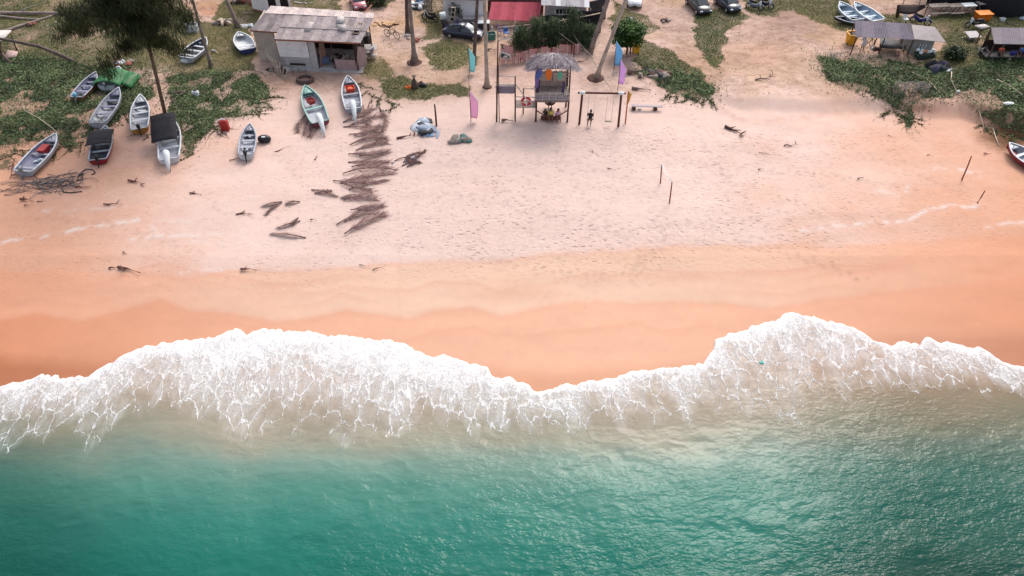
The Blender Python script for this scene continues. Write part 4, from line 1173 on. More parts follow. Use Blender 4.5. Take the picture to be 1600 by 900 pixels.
# rear slope falling away from the sea
Rb0 = Dl + V(-.3, 3.4, -.75); Rb1 = Cm + V(-.4, 3.0, -.8)
mD = sheets(Rb0, Rb1, Cm, Dl, 14, 3)
roof = MB()
for q in (mA, mB2, mC, mD):
    o = len(roof.v); roof.v += q.v; roof.f += [[i + o for i in f] for f in q.f]; roof.m += q.m; roof.s += q.s
ro = roof.build('roof', [R1, R2, R3], house)
def onroof(u, v): return (Am.lerp(Bm, u)).lerp(Dm.lerp(Cm, u), v) + V(0, 0, .07)
for (u0, u1, v0, v1) in [(.30, .37, .33, .72)]:
    MB().sheet([[onroof(u0, v0), onroof(u1, v0)], [onroof(u0, v1), onroof(u1, v1)]], .03).build('pale_sheet', RPATCH, ro)
lp = MB(); lp.sheet([[onroof(.69, .42) + V(0, 0, .1), onroof(.79, .36) + V(0, 0, .12)], [onroof(.64, .62) + V(0, 0, .15), onroof(.74, .66) + V(0, 0, .12)]], .03); lp.sheet([[onroof(.63, .64) + V(0, 0, .2), onroof(.72, .66) + V(0, 0, .18)], [onroof(.60, .96) + V(0, 0, .1), onroof(.68, .98) + V(0, 0, .1)]], .03)
solo(lp, 'loose_boards', [RPATCH], 'two loose white boards lying on the roof of the ruined house', 'boards')
hm = MB()
for v_ in (.35, .55, .75): hm.cyl(onroof(.86, v_), onroof(.93, v_), .05, .05, 5)
hm.cyl(onroof(.86, .3), onroof(.86, .8), .05, .05, 5); hm.cyl(onroof(.93, .3), onroof(.93, .8), .05, .05, 5)
hm.build('roof_frame', WOODP, ro)
MB().sheet([[onroof(.865, .3) + V(0, 0, -.03), onroof(.925, .3) + V(0, 0, -.03)], [onroof(.865, .8) + V(0, 0, -.03), onroof(.925, .8) + V(0, 0, -.03)]], .02).build('roof_gap', DARKI, ro)  # dark sheet painted as the shade inside the roof hole
MB().cyl(Al + V(0, .03, -.08), Bl + V(0, .03, -.08), .07, .07, 4).build('fascia_board', RUST, house)
MB().cyl(Am + V(0, .03, -.1), Bm + V(0, .03, -.1), .07, .07, 4).build('fascia_board', RUST, house)
w_ = MB(); zt_l = Al.z - .12
w_.wall(f0, f1, 0, zt_l, .15); w_.wall(f0 + V(.1, 4.6, 0), f0 + V(0.003, .16, 0), 0, zt_l, .15)
w_.build('side_room_wall', CONC, house)
zt_m = Am.z - .12
def along(u): return g0.lerp(g1, u)
w_ = MB(); w_.wall(along(0), along(.38), 0, zt_m * .42, .15); w_.wall(along(0) + V(0, 1.3, 0), along(0) + V(.0, .16, 0), 0, zt_m, .12)
w_.wall(along(.385), along(.47), 0, zt_m, .15); w_.build('front_wall', CONC2, house)
MB().wall(along(0) + V(.05, .02, 0), along(.375) + V(0, .02, 0), zt_m * .425, zt_m, .10).build('white_panel', WHW, house)
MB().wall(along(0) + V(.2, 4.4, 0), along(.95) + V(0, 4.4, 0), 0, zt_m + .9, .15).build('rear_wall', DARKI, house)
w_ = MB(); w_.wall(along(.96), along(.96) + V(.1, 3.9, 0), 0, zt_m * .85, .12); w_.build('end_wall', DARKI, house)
pl = MB(); pl.prism([along(-.02) + V(0, -.45, -.5), along(1.0) + V(.1, -.45, -.5), along(1.0) + V(.1, 4.4, -.5), along(-.02) + V(0, 4.4, -.5)], (0, 0, .62)); pl.build('plinth', CONC2, house)
MB().wall(along(.68), along(.93), .12, zt_m * .42, .08).build('parapet', PINKB, house)
MB().wall(along(.47), along(.67), .12, zt_m * .10, .1).build('door_sill', COVER, house)
# boards leaning in the opening
b1 = MB(); b1.prism([along(.475) + V(0, .3, .15), along(.56) + V(0, .9, .15), along(.55) + V(.0, .8, 2.6), along(.50) + V(.1, .35, 2.7)], (.05, .05, 0)); b1.build('leaning_board', M('brown_board', (152, 118, 104), .85, .15, 3), house)
b1 = MB(); b1.prism([along(.94) + V(-.1, -.1, .15), along(1.0) + V(.35, .9, .2), along(1.0) + V(.45, 1.0, 2.1), along(.96) + V(.25, .1, 2.7)], (.05, .02, 0)); b1.build('leaning_board', PINKB, house)
for u_, dz_ in ((.47, 0), (.67, .0), (.94, .0)): MB().cyl(along(u_) + V(0, .05, .1), along(u_) + V(0, .05, zt_m), .06, .05, 6).build('post', WOODD, house)
MB().box((along(.52) + V(0, .9, .75)), (1.1, .8, .7), (0, 0, .2)).build('counter', M('dull_blue', (88, 104, 136), .7, .15, 3), house)
bundle(along(.72) + V(.0, 1.8, .3), .8, [DARKI, CONC, WOODG], 'jumble of old household things inside the open front of the ruined house', 'junk', 'junk_heap', 31, (1.4, .8, .9), 8)
# bench with black seat in front of the white panel
bn = thing('bench', 'bench with a black seat against the front wall of the ruined house', 'bench', along(.16) + V(0, -.6, -.1))
q0 = along(.14) + V(0, -.7, 0); q1 = along(.33) + V(0, -.7, 0)
MB().box((q0 + q1) / 2 + V(0, 0, .85), ((q1 - q0).length, .22, .12), (0, 0, yaw(q0, q1))).build('seat', BLK, bn)
for u_ in (.15, .23, .32): MB().cyl(along(u_) + V(0, -.7, -.1), along(u_) + V(0, -.62, .8), .035, .035, 5).build('leg', MET, bn)
for i in range(6):
    a = along(-.02 + i * .022) + V(0, -1.3 - .25 * i, -.05); b_ = a + V(-.9 + .25 * i, .9, 1.9 - i * .22)
    m = MB(); m.cyl(a, b_, .045, .04, 5); solo(m, 'stick', WOODP, ['leftmost and tallest pale stick', 'second pale stick from the left', 'third pale stick from the left', 'third pale stick from the right', 'second pale stick from the right', 'rightmost and lowest pale stick'][i] + ' leaning at the left corner of the ruined house', 'stick', group='sticks leaning on the ruined house')
bundle(at(440, 112), .9, [WOODG, WOODD, CONC2], 'heap of broken wood at the left front corner of the ruined house', 'debris', 'wood_heap', 33, (1.3, .7, .6), 9)
bundle(at(425, 110), .6, [WOODG, WOODD], 'small pile of grey scraps below the side wall of the ruined house', 'debris', 'scrap_heap', 34, (1.3, .7, .4), 6)
m = MB()
for k, (r_, z_) in enumerate(((.80, .12), (.74, .30))):
    m.tube([at(477, 127) + V(math.cos(2 * math.pi * i / 20) * r_, math.sin(2 * math.pi * i / 20) * r_ * .8, z_) for i in range(21)], .14, 7, 0, False)
m.ell(at(477, 127) + V(0, 0, .1), (.7, .55, .16), 14, 6, 1)
solo(m, 'tyre', [M('old_rubber', (104, 84, 80), .9, .2, 4), M('tyre_soil', (128, 100, 92), .95, .2, 4)], 'old round tyre filled with soil at the bow of the mint green boat', 'tyre')
# porch to the right of the house
pr = thing('lean_to', 'rickety timber lean-to with grey drum at the right end of the ruined house', 'lean-to', at(575, 90))
for (a, b_, zt_) in [(566, 100, 3.4), (577, 78, 3.7), (571, 76, 3.6), (583, 84, 3.4)]:
    q = at(a, b_); MB().cyl(q, q + V(0, 0, zt_), .06, .05, 6).build('post', WOODD, pr)
q = at(577, 84); MB().cyl(q + V(-1.2, -.8, 3.5), q + V(.5, 2.5, 4.2), .06, .05, 5).build('beam', RUST, pr)
MB().box(at(581, 86) + V(0, 0, .9), (1.3, 1.0, .06), (.1, .1, .2)).build('table_top', CONC2, pr)
m = MB(); m.cyl(at(574, 74), at(574, 74) + V(0, 0, 1.5), .55, .55, 14); m.build('drum', CHAR, pr)
m = MB(); m.sheet([[at(578, 78, 1.9), at(584, 72, 1.7)], [at(576, 86, .3), at(583, 82, .3)]], .04); m.build('leaning_sheet', M('blue_grey_sheet', (150, 150, 172), .7, .1, 3), pr)
m = MB(); m.sheet([[at(572, 83, .5), at(590, 83, .5)], [at(574, 89, .35), at(588, 90, .35)]], .05); m.build('door_panel', CONC, pr)

# ---- small white building at the top left of the house
a = at(396, 16); b_ = at(441, 20)
wb = thing('white_hut', 'small white building with two dark doorways behind the ruined house', 'building', (a + b_) / 2)
zt_ = 3.2; c0 = at(418, 22)
w_ = MB(); w_.wall(a, c0, 0, zt_, .15); w_.build('front_wall', WHW, wb)
d1 = c0 + V(2.6, 1.3, 0)
w_ = MB(); w_.wall(c0, c0.lerp(d1, .12), 0, zt_, .15); w_.wall(c0.lerp(d1, .42), c0.lerp(d1, .58), 0, zt_, .15); w_.wall(c0.lerp(d1, .9), d1, 0, zt_, .15); w_.wall(c0 + V(0, .02, 0), d1 + V(0, .02, 0), 2.6, zt_ - .01, .11)
w_.build('side_wall', WHW, wb)
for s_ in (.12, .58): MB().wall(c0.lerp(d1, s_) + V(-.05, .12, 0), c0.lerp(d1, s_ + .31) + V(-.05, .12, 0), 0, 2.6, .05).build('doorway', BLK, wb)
m = MB(); m.prism([a + V(-.5, -.6, zt_), c0 + V(.2, -.7, zt_), d1 + V(.5, -.4, zt_), d1 + V(-2.5, 3.2, zt_ + .2), a + V(-.8, 2.6, zt_ + .2)], (0, 0, .12)); m.build('roof', M('magenta_roof', (150, 84, 104), .7, .15, 3), wb)
m = MB(); m.wall(a + V(0, -.05, 0), c0 + V(0, -.05, 0), -.2, .45, .04); m.build('base_course', RUST, wb)

# ---- long white house with red awning at the top centre
a = at(694, 33); b_ = at(762, 37)
hs = thing('white_house', 'long white and grey house with a red corrugated awning at the top centre', 'house', (a + b_) / 2)
e_ = at(757, 36); zt_ = vh(a.y, -2)
w_ = MB(); w_.wall(a, e_, -.1, zt_, .18); w_.wall(a + V(.4, 5, 0), a + V(0.003, .19, 0), -.1, zt_, .18); w_.build('white_wall', WHW, hs)
m = MB(); m.prism([a + V(-.6, -.7, zt_ + .02), e_ + V(.5, -.7, zt_ + .02), e_ + V(.5, 6, zt_ + .9), a + V(-.6, 6, zt_ + .9)], (0, 0, .1)); m.build('roof', R3, hs)
g0_ = at(850, 46); g1_ = at(914, 46); zt2 = vh(g0_.y, 9)
w_ = MB(); w_.wall(g0_, g1_, -.1, zt2, .18); w_.wall(g1_ + V(-.003, .19, 0), g1_ + V(.3, 6, 0), -.1, zt2, .18)
w_.build('grey_wall', CONC2, hs)
w_ = MB(); w_.wall(e_ + V(.3, 3.0, 0), g0_ + V(0, 3.2, 0), 0, zt_, .18); w_.build('inner_wall', M('reddish_wall', (120, 84, 84), .9, .15, 2), hs)
wn0 = pty(868, 22, g0_.y - .05); wn1 = pty(890, 22, g0_.y - .05); wn1.z = wn0.z; zw = vh(g0_.y, 14.5)
wf = MB(); wf.wall(wn0, wn1, wn0.z, zw, .06); wo = wf.build('window', BLK, hs)
fr = MB()
for i in range(5):
    x_ = wn0.lerp(wn1, i / 4); fr.box((x_.x, wn0.y - .07, (wn0.z + zw) / 2), (.06, .05, zw - wn0.z))
fr.box(((wn0.x + wn1.x) / 2, wn0.y - .075, zw - .55), (wn1.x - wn0.x, .05, .06)); fr.box(((wn0.x + wn1.x) / 2, wn0.y - .075, wn0.z), (wn1.x - wn0.x + .1, .12, .07)); fr.build('window_frame', WHW, wo)
GR_A = pty(846, 8, g0_.y - .8); GR_B = pty(921, 12, g1_.y - .8)
sheets(GR_A, GR_B, GR_B + V(.2, 6, 1.6), GR_A + V(0, 6, 1.6), 10, 3, cols=[0, 0, 1, 2, 0, 1]).build('grey_roof', [M('grey_tin', (176, 174, 180), .6, .08, 2, dirt=.2), M('grey_tin_dull', (160, 156, 160), .65, .1, 2, dirt=.3), M('tin_white', (218, 218, 222), .6, .05, 2)], hs)
RA = pty(763, 30.5, a.y - 1.6); RB = pty(842, 33.5, a.y - 1.6); RD = ptz(768, 3, RA.z + .9); RC = ptz(846, 3.5, RA.z + .9)
sheets(RA, RB, RC, RD, 14, 2, corr=.07).build('red_awning', [M('red_tin', (222, 118, 134), .6, .10, 2, dirt=.15), M('red_tin_two', (210, 106, 122), .6, .12, 2, dirt=.2)], hs)
for (px_, py_) in ((769, 57), (812, 57), (838, 58)):
    q = at(px_, py_); MB().cyl(q, V(q.x, q.y, RA.z + .2), .07, .07, 6).build('awning_post', COVER, hs)
m = MB(); m.box(at(800, 30, 4.3) + V(0, 0, 0), (.01, .01, .01)); 
sw = MB(); sw.wall(g1_ + V(.4, 1.2, 0), at(946, 30), 0, zt2 * .95, .12); sw.build('dark_side_wall', CHAR, hs)
tl = MB(); tl.cyl(at(745, 36) + V(-2, -.8, .9), at(745, 36) + V(.8, -.8, .9), .05, .05, 5); 
ctn = thing('counter', 'grey work counter with pots against the white house wall behind the sedan', 'counter', at(742, 39))
MB().box(at(742, 39) + V(0, 0, .85), (2.6, .8, .08)).build('top', CONC2, ctn)
for sx_ in (-1.2, 1.2): MB().box(at(742, 39) + V(sx_, 0, .42), (.1, .7, .84)).build('leg', CHAR, ctn)
bundle(at(738, 37, .95), .35, [CHAR, MET], 'pots and kitchen things on the counter behind the sedan', 'pots', 'pots', 41, (1.6, .6, .8), 5)
c2 = thing('stall_table', 'dark table with white top near the pale palm beside the sedan', 'table', at(754, 46))
MB().box(at(754, 46) + V(0, 0, .9), (1.6, .9, .07)).build('top', COVER, c2)
MB().box(at(754, 46) + V(0, 0, .45), (1.5, .8, .82)).build('cupboard', CHAR, c2)

# ---- black net fence with the rope pole
na = at(846, 64); nb_ = at(938, 52)
nf_ = thing('net_fence', 'black shade net hung as a fence behind the casuarina bushes', 'net fence', (na + nb_) / 2)
P = []
for j in range(4):
    P.append([na.lerp(nb_, i / 14) + V(0, .2 * math.sin(i * 1.3) * (1 - j / 3), .15 + 2.6 * j / 3 + .12 * math.sin(i * .9)) for i in range(15)])
MB().sheet(P, .02).build('net', NETB, nf_)
for i in range(6): 
    q = na.lerp(nb_, i / 5); MB().cyl(q + V(0, .1, -.1), q + V(0, .1, 3.0), .05, .05, 5).build('post', WOODG, nf_)
pa = pty(778, 43, na.y - 1.6); pb = pty(938, 20.5, nb_.y - .5)
cb_ = thing('rope_line', 'long pale bamboo pole slung above the black net from palm to awning', 'pole', V(pa.x, pa.y, ground(pa.x, pa.y)))
MB().tube([pa.lerp(pb, i / 6) + V(0, 0, -.25 * math.sin(math.pi * i / 6)) for i in range(7)], .055, 6).build('pole', WOODP, cb_)
MB().cyl(V(pa.x, pa.y, ground(pa.x, pa.y)), pa, .06, .05, 6).build('support', WOODP, cb_)
for k, (u_, c_) in enumerate(((.44, (928, 88)), (.63, (924, 92)))):
    m = MB(); m.tube([pa.lerp(pb, u_), at(c_[0], c_[1], .2).lerp(pa.lerp(pb, u_), .45) + V(0, 0, -.15), at(c_[0] + k * 3, c_[1], .3)], .03, 5); solo(m, 'guy_rope', WOODP, ['guy rope running from the middle of the bamboo pole to the leaning palm', 'steeper guy rope from the right part of the bamboo pole to the leaning palm'][k], 'rope')
m = MB(); m.tube([pty(918, 80, 66), at(940, 118, .9), at(957, 143, .05)], .03, 5); solo(m, 'guy_rope', WOODP, 'thin rope running down to the sand left of the purple flag', 'rope')
m = MB(); m.cyl(at(795, 56), at(806, 32, 1.5), .04, .03, 5); solo(m, 'prop_pole', WOODP, 'slanting pale pole propped under the red awning', 'pole')

# ---- fence of boards and flags
def flagmat(name, style):
    m, n, p = newmat(name)
    tc = nd(n, 'ShaderNodeTexCoord'); sp = nd(n, 'ShaderNodeSeparateXYZ'); lk(n, tc.outputs['UV'], sp.inputs[0])
    return m
FR = M('flag_red', (196, 60, 66), .8, .08, 3); FW = M('flag_white', (232, 222, 222), .8, .05, 3); FN = M('flag_navy', (28, 30, 66), .8, .1, 3); FY = M('flag_yellow', (244, 232, 180), .8, .1, 3)
FGN = M('flag_darkgreen', (56, 74, 70), .8, .1, 3)
def flag(A, B, hgt, label, kind='stripes'):
    """flag hung between A (top left) and B (top right)"""
    t = thing('flag', label, 'flag', V((A.x + B.x) / 2, A.y, A.z - hgt), 0, 'flags hung along the board fence')
    L_ = (B - A).length; ns = 14
    def P(u, v): return A.lerp(B, u) + V(0, .06 * math.sin(u * 7 + v * 2) + .10 * v, -hgt * v + .03 * math.sin(u * 5))
    m = MB()
    if kind == 'stripes':
        for k in range(ns):
            m.sheet([[P(i / 8, (k + 1) / ns) for i in range(9)], [P(i / 8, k / ns) for i in range(9)]], .012, k % 2)
        m.build('cloth', [FR, FW], t)
        c = MB(); c.sheet([[P(i / 8 * .5, .55) + V(0, -.06, 0) for i in range(5)], [P(i / 8 * .5, 0.0) + V(0, -.06, 0.005) for i in range(5)]], .012); 
        co = c.build('canton', FN, t)
        c_ = P(.2 * .62, .27); R_ = hgt * .19
    else:
        m.sheet([[P(i / 8, 1) for i in range(9)], [P(i / 8, 0) for i in range(9)]], .012, 0); m.build('cloth', FW, t)
        c = MB()
        pts = [P(.12, .2), P(.12, .8), P(.55, .8), P(.85, .6), P(.93, .5), P(.85, .4), P(.55, .2)]
        c.prism([q + V(0, -.05, 0) for q in pts], (0, .02, 0)); co = c.build('canton', FGN, t)
        c_ = P(.5, .5); R_ = hgt * .22
    e = MB(); cres = []
    off = -.13 if kind == 'stripes' else -.12
    for k in range(17):
        a_ = R(50) + R(260) * k / 16; cres.append(c_ + V(math.cos(a_) * R_, off, math.sin(a_) * R_))
    for k in range(16, -1, -1):
        a_ = R(50) + R(260) * k / 16; cres.append(c_ + V(R_ * .25 + math.cos(a_) * R_ * .78, off, math.sin(a_) * R_ * .78))
    vs = cres; n_ = len(vs); e.add(vs, [(k, k + 1, n_ - 2 - k, n_ - 1 - k) for k in range(n_ // 2 - 1)], 0)
    st = []
    sc_ = c_ + V(R_ * .95, off, 0)
    for k in range(28):
        r_ = R_ * (.62 if k % 2 == 0 else .34); a_ = math.pi * k / 14; st.append(sc_ + V(math.cos(a_) * r_, 0, math.sin(a_) * r_))
    e.add([sc_] + st, [(0, 1 + k, 1 + (k + 1) % 28) for k in range(28)], 0)
    e.build('emblem', FY if kind == 'stripes' else FW, co)
    return t
fa = at(781, 101); fb = at(905, 84)
def fpt(px_):
    u_ = (px_ - 781) / (905 - 781); return fa.lerp(fb, u_)
nboards = 40
PK = [M('board_pink', (202, 150, 148), .85, .12, 4), M('board_red', (150, 70, 68), .85, .15, 4), M('board_pale', (220, 190, 184), .85, .1, 4)]
bf = thing('board_fence', 'low fence of red and pale pink upright boards behind the stilt hut', 'fence', (fa + fb) / 2)
for k in range(nboards):
    if 17 < k < 21 : continue
    q = fa.lerp(fb, k / (nboards - 1)); q.z = ground(q.x, q.y)
    MB().box(q + V(0, 0, .55), (.17 if k % 5 else .10, .05, 1.1 + .06 * (k % 3)), (0, 0, yaw(fa, fb))).build('board', PK[(1, 0, 0, 2, 0)[k % 5]], bf)
for z_ in (.3, .85): MB().cyl(fa + V(0, .06, z_ + fa.z * 0), fb + V(0, .06, z_), .035, .035, 4).build('rail', PK[1], bf)
def fl(x0, y0, x1, y1, h_, lab, kind='stripes', dy=0):
    A = pty(x0, y0, fpt(x0).y - .12 + dy); B = pty(x1, y1, fpt(x1).y - .12 + dy); flag(A, B, h_, lab, kind)
fl(782, 69, 801, 73, .85, 'striped flag with crescent canton, highest at the left end of the board fence')
fl(781, 81, 798, 84, .80, 'white banner with dark green pointed field and crescent below the left flag', 'banner', -.06)
fl(802, 82, 818, 83, .75, 'striped flag with navy canton partly under a casuarina bush, second from the left')
fl(823, 78, 840, 75, .75, 'striped flag with navy canton in the middle of the board fence')
fl(842, 75, 856, 72, .75, 'striped flag with navy canton just above the thatch ridge')
fl(870, 70, 888, 69, .75, 'striped flag right of the thatch roof on the board fence')
q = at(896, 92); m = MB(); m.cyl(q, q + V(0, 0, 1.7), .06, .05, 6); solo(m, 'post', WOODD, 'short dark red post standing in front of the right end of the board fence', 'post')

# ---- stilt hut with thatch
hb = at(837, 190); hc = at(886, 190)
HY = hb.y; deck = vh(HY, 157); rail = vh(HY, 145); eave = vh(HY, 108)
sh = thing('stilt_hut', 'bamboo lookout hut on stilts with a grey thatched roof', 'hut', V((hb.x + hc.x) / 2, HY + 1.2, 0.2))
x0, x1 = hb.x, hc.x; Yb = HY + 2.6
for (x_, y_) in ((x0, HY), (x1, HY), (x0, Yb), (x1, Yb)):
    z_ = ground(x_, y_); MB().tube([V(x_, y_, z_ - .2), V(x_ + .03, y_, deck), V(x_, y_, eave + .3)], [.09, .08, .06], 7).build('stilt', WOODD, sh)
for s_, yy in ((-1, HY), (1, HY), (-1, Yb), (1, Yb)):
    xm = (x0 + x1) / 2; xe = x0 if s_ < 0 else x1
    MB().cyl(V(xe, yy, deck - (.25 if yy == Yb else 1.0)), V(xm - s_ * .25 * -1 * 0, yy, deck - (1.5 if yy == Yb else 2.1)), .055, .05, 6).build('brace', M('brace_red', (140, 84, 72), .85, .2, 4), sh)
dk = MB()
for i in range(12): dk.box(((x0 + x1) / 2, HY + (i + .5) * 2.6 / 12, deck), (x1 - x0 + .25, .19, .06))
for yy in (HY - .04, Yb): dk.cyl((x0 - .15, yy, deck - .09), (x1 + .15, yy, deck - .09), .07, .07, 6)
dk.build('deck', WOODG, sh)
rl = MB()
for z_ in (rail, (rail * .5 + deck * .5), deck + .16): rl.cyl((x0 - .1, HY - .05, z_), (x1 + .1, HY - .05, z_), .04, .04, 5)
for i in range(6): rl.cyl((x0 + (x1 - x0) * i / 5, HY - .05, deck), (x0 + (x1 - x0) * i / 5, HY - .05, rail), .04, .04, 5)
rl.build('railing', M('bamboo_pale', (200, 190, 192), .8, .12, 4), sh)
kf = MB(); 
for i in range(22): kf.box((x0 + .1 + (x1 - x0 - .2) * i / 21, HY - .01, deck + .3), (.10, .025, .46))
kf.build('kickboards', M('grey_lavender', (150, 138, 152), .85, .15, 4), sh)
bw = MB()
for i in range(18): bw.box((x0 + .08 + (x1 - x0 - .16) * i / 17, Yb, deck + .75), (.15, .03, 1.5 + .1 * (i % 3)))
bw.build('back_wall', M('grey_lavender_two', (150, 130, 128), .85, .2, 4), sh)
for xx in (x0 + .3, (x0 + x1) / 2 + .12):
    MB().box((xx + .6, Yb - .25, deck + 1.0), (1.15, .04, .62)).build('pale_panel', M('pale_panel', (206, 186, 178), .85, .1, 3), sh)
bm = MB()
for z_ in (eave + .05, eave - .45, eave - .75): bm.cyl((x0 - .1, HY + .05, z_), (x1 + .1, HY + .05, z_), .045, .045, 5)
bm.build('cross_beam', M('bamboo_pale_two', (196, 172, 160), .8, .12, 4), sh)
# thatch: hipped, shaggy edge
TH = [M('thatch', (164, 152, 158), .95, .25, 7), M('thatch_dark', (118, 104, 110), .95, .25, 7), M('thatch_pale', (204, 196, 200), .95, .15, 7)]
ap = V((x0 + x1) / 2 - .05, HY + 1.2, vh(HY + 1.2, 85)); 
rx_, ry_ = (x1 - x0) / 2 + .95, 1.55; ze = eave - .05
th = MB(); r = random.Random(8)
def eav(a_): return ze + .42 * math.exp(-((a_ - 4.71) / .55) ** 2) - .55 * math.cos(a_) ** 4
ridge0 = ap + V(-.7, 0, 0); ridge1 = ap + V(.7, 0, 0)
N_ = 36; rings = []
for k in range(6):
    v = k / 5; ring = []
    for i in range(N_):
        a_ = 2 * math.pi * i / N_; rc = ap + V(.7 * max(-1, min(1, math.cos(a_) * 1.6)), 0, 0)
        sq = 1 / max(abs(math.cos(a_)), abs(math.sin(a_))) ** .45
        e_ = V(ap.x + math.cos(a_) * rx_ * sq, ap.y + math.sin(a_) * ry_ * sq, eav(a_) + .10 * math.sin(a_ * 5) - .05 * r.random())
        p_ = rc.lerp(e_, v); p_.z += .12 * math.sin(math.pi * v) + r.uniform(-.04, .04); ring.append(p_)
    rings.append(ring)
th.loft(rings[::-1], True, True, 0)
for k in range(1500):
    a_ = r.uniform(0, 2 * math.pi); v = r.random() ** .7
    rc = ap + V(.7 * max(-1, min(1, math.cos(a_) * 1.6)), 0, 0); sq = 1 / max(abs(math.cos(a_)), abs(math.sin(a_))) ** .45
    e_ = V(ap.x + math.cos(a_) * rx_ * sq, ap.y + math.sin(a_) * ry_ * sq, eav(a_))
    p_ = rc.lerp(e_, v); p_.z += .12 * math.sin(math.pi * v) + .05
    d_ = (e_ - rc).normalized() * r.uniform(.25, .55) + V(r.uniform(-.16, .16), r.uniform(-.16, .16), r.uniform(-.06, .03)); s_ = V(-d_.y, d_.x, 0).normalized() * .028
    th.add([p_ - s_, p_ + s_, p_ + d_ + V(0, 0, .01)], [(0, 1, 2)], r.choice((0, 0, 1, 1, 2)))
th.build('thatch_roof', TH, sh)
for (a_, l_) in ((R(265), 1), (R(225), 1), (R(195), 1), (R(320), 1), (R(350), 1)):
    e_ = V(ap.x + math.cos(a_) * rx_ * 1.12, ap.y + math.sin(a_) * ry_ * 1.12, eav(a_) + .05)
    MB().tube([ap + V(0, 0, .1), ap.lerp(e_, .5) + V(0, 0, .24), e_], .035, 5).build('roof_batten', M('bamboo_pale', (200, 190, 192)), sh)
# left landing and walkway
ld = thing('landing_platform', 'raised bamboo landing and walkway with a tall corner mast, left of the stilt hut', 'platform', at(790, 188))
l0 = at(776, 190); l1 = at(805, 190); LY = l0.y
zt_a = vh(LY, 62); dk1 = vh(LY, 146); 
MB().tube([V(l0.x, LY, ground(l0.x, LY) - .1), pty(777, 120, LY), pty(778, 63, LY)], [.08, .07, .05], 7).build('mast', WOODD, ld)
MB().cyl(V(l0.x + .25, LY - .1, -.0), pty(778.5, 90, LY - .1) , .05, .04, 6).build('mast_splint', WOODD, ld)
MB().cyl(V(l1.x, LY, ground(l1.x, LY) - .1), pty(805, 119, LY), .07, .06, 7).build('post', WOODD, ld)
for (x_, y_) in ((l0.x, LY + 1.2), (l1.x, LY + 1.2)): MB().cyl((x_, y_, 0), (x_, y_, dk1 + .1), .06, .06, 6).build('post', WOODD, ld)
BP = MATS['bamboo_pale']
for y_ in (118.5, 131.5, 135): MB().cyl(pty(777, y_, LY - .02), pty(805, y_ + .5, LY - .02), .045, .045, 5).build('rail', BP, ld)
MB().cyl(pty(777, 63, LY), pty(800, 60, LY), .035, .03, 5).build('top_bar', BP, ld)
m = MB()
for i in range(9): m.box(((l0.x + l1.x) / 2, LY + .02, dk1 + .08 + i * .085), (l1.x - l0.x, .04, .075))
for i in range(6): m.box(((l0.x + l1.x) / 2, LY + .12 + i * .2, dk1), (l1.x - l0.x + .1, .18, .05))
m.build('panel', M('grey_lavender', (150, 138, 152)), ld)
wz = vh(LY + .3, 166)
m = MB()
for i in range(14): m.box((l1.x + (x0 - l1.x) * (i + .5) / 14, LY + .6, wz), ((x0 - l1.x) / 14 * .92, 1.1, .05))
m.build('walkway', WOODG, ld)
for z_ in (wz + .35, wz + .75, wz + 1.15): MB().cyl((l1.x, LY + .02, z_), (x0, LY + .02, z_ - .05), .04, .04, 5).build('rail', BP, ld)
MB().cyl((l1.x, LY, dk1 + 1.0), (l1.x + 1.3, LY, wz + .5), .05, .05, 5).build('rail', BP, ld)
q = V((l1.x + x0) / 2 - .2, LY + 1.3, 0); MB().cyl(q, V(q.x, q.y, vh(q.y, 138)), .07, .06, 6).build('post', WOODD, ld)
MB().cyl(V(q.x, q.y, vh(q.y, 138.5)), V(x0, q.y, vh(q.y, 138.5)), .04, .04, 5).build('rail', BP, ld)
m = MB(); c_ = pty(822, 158.5, LY - .12)
NN = 24
for k in range(NN):
    a0 = 2 * math.pi * k / NN; a1 = 2 * math.pi * (k + 1) / NN
    m.tube([c_ + V(math.cos(a0) * .38, 0, math.sin(a0) * .38), c_ + V(math.cos(a1) * .38, 0, math.sin(a1) * .38)], .11, 7, 1 if k % 6 == 0 else 0, False)
solo(m, 'lifebuoy', [M('lifebuoy_red', (214, 62, 70), .5, .1, 3), COVER], 'red lifebuoy with white bands hanging on the walkway rail of the stilt hut', 'lifebuoy')
def surfboard(c, w_, h_, mt, label, tilt=(0, 0, 0), name='surfboard', cat='surfboard'):
    m = MB(); E_ = Euler(tilt).to_matrix(); pts = []
    for k in range(20):
        a_ = 2 * math.pi * k / 20; x_ = math.cos(a_) * w_ / 2 * (1 - .25 * max(0, math.sin(a_))); z_ = math.sin(a_) * h_ / 2
        pts.append(c + E_ @ V(x_, 0, z_))
    m.prism(pts, E_ @ V(0, .07, 0)); return solo(m, name, mt, label, cat)
surfboard(pty(857.5, 115, HY - .1), .55, 1.35, ORANGE, 'orange board hanging under the middle of the thatch eave')
surfboard(pty(839, 122, HY - .12), .38, 2.0, M('board_purple', (130, 104, 170), .5, .1, 3), 'tall purple board standing at the left post of the stilt hut')
surfboard(pty(842.5, 116, HY - .25), .5, 1.0, M('board_blue', (80, 104, 176), .5, .1, 3), 'short blue board beside the purple one at the stilt hut', (0, .4, 0))
surfboard(pty(875, 118, HY - .1), .38, .8, M('board_green', (86, 190, 160), .5, .1, 3), 'small green board hanging under the right side of the thatch eave')
for i, (px_, py_) in enumerate(((841, 135), (880, 138))):
    m = MB(); c_ = pty(px_, py_, HY + .3); m.box(c_, (.25, .12, 1.3), (.05, .05, 0)); solo(m, 'hung_cloth', M('cloth_dark_purple', (84, 70, 104), .85, .2, 4), ['dark purple cloth hanging at the left front post of the stilt hut', 'dark purple cloth hanging at the right front post of the stilt hut'][i], 'cloth')

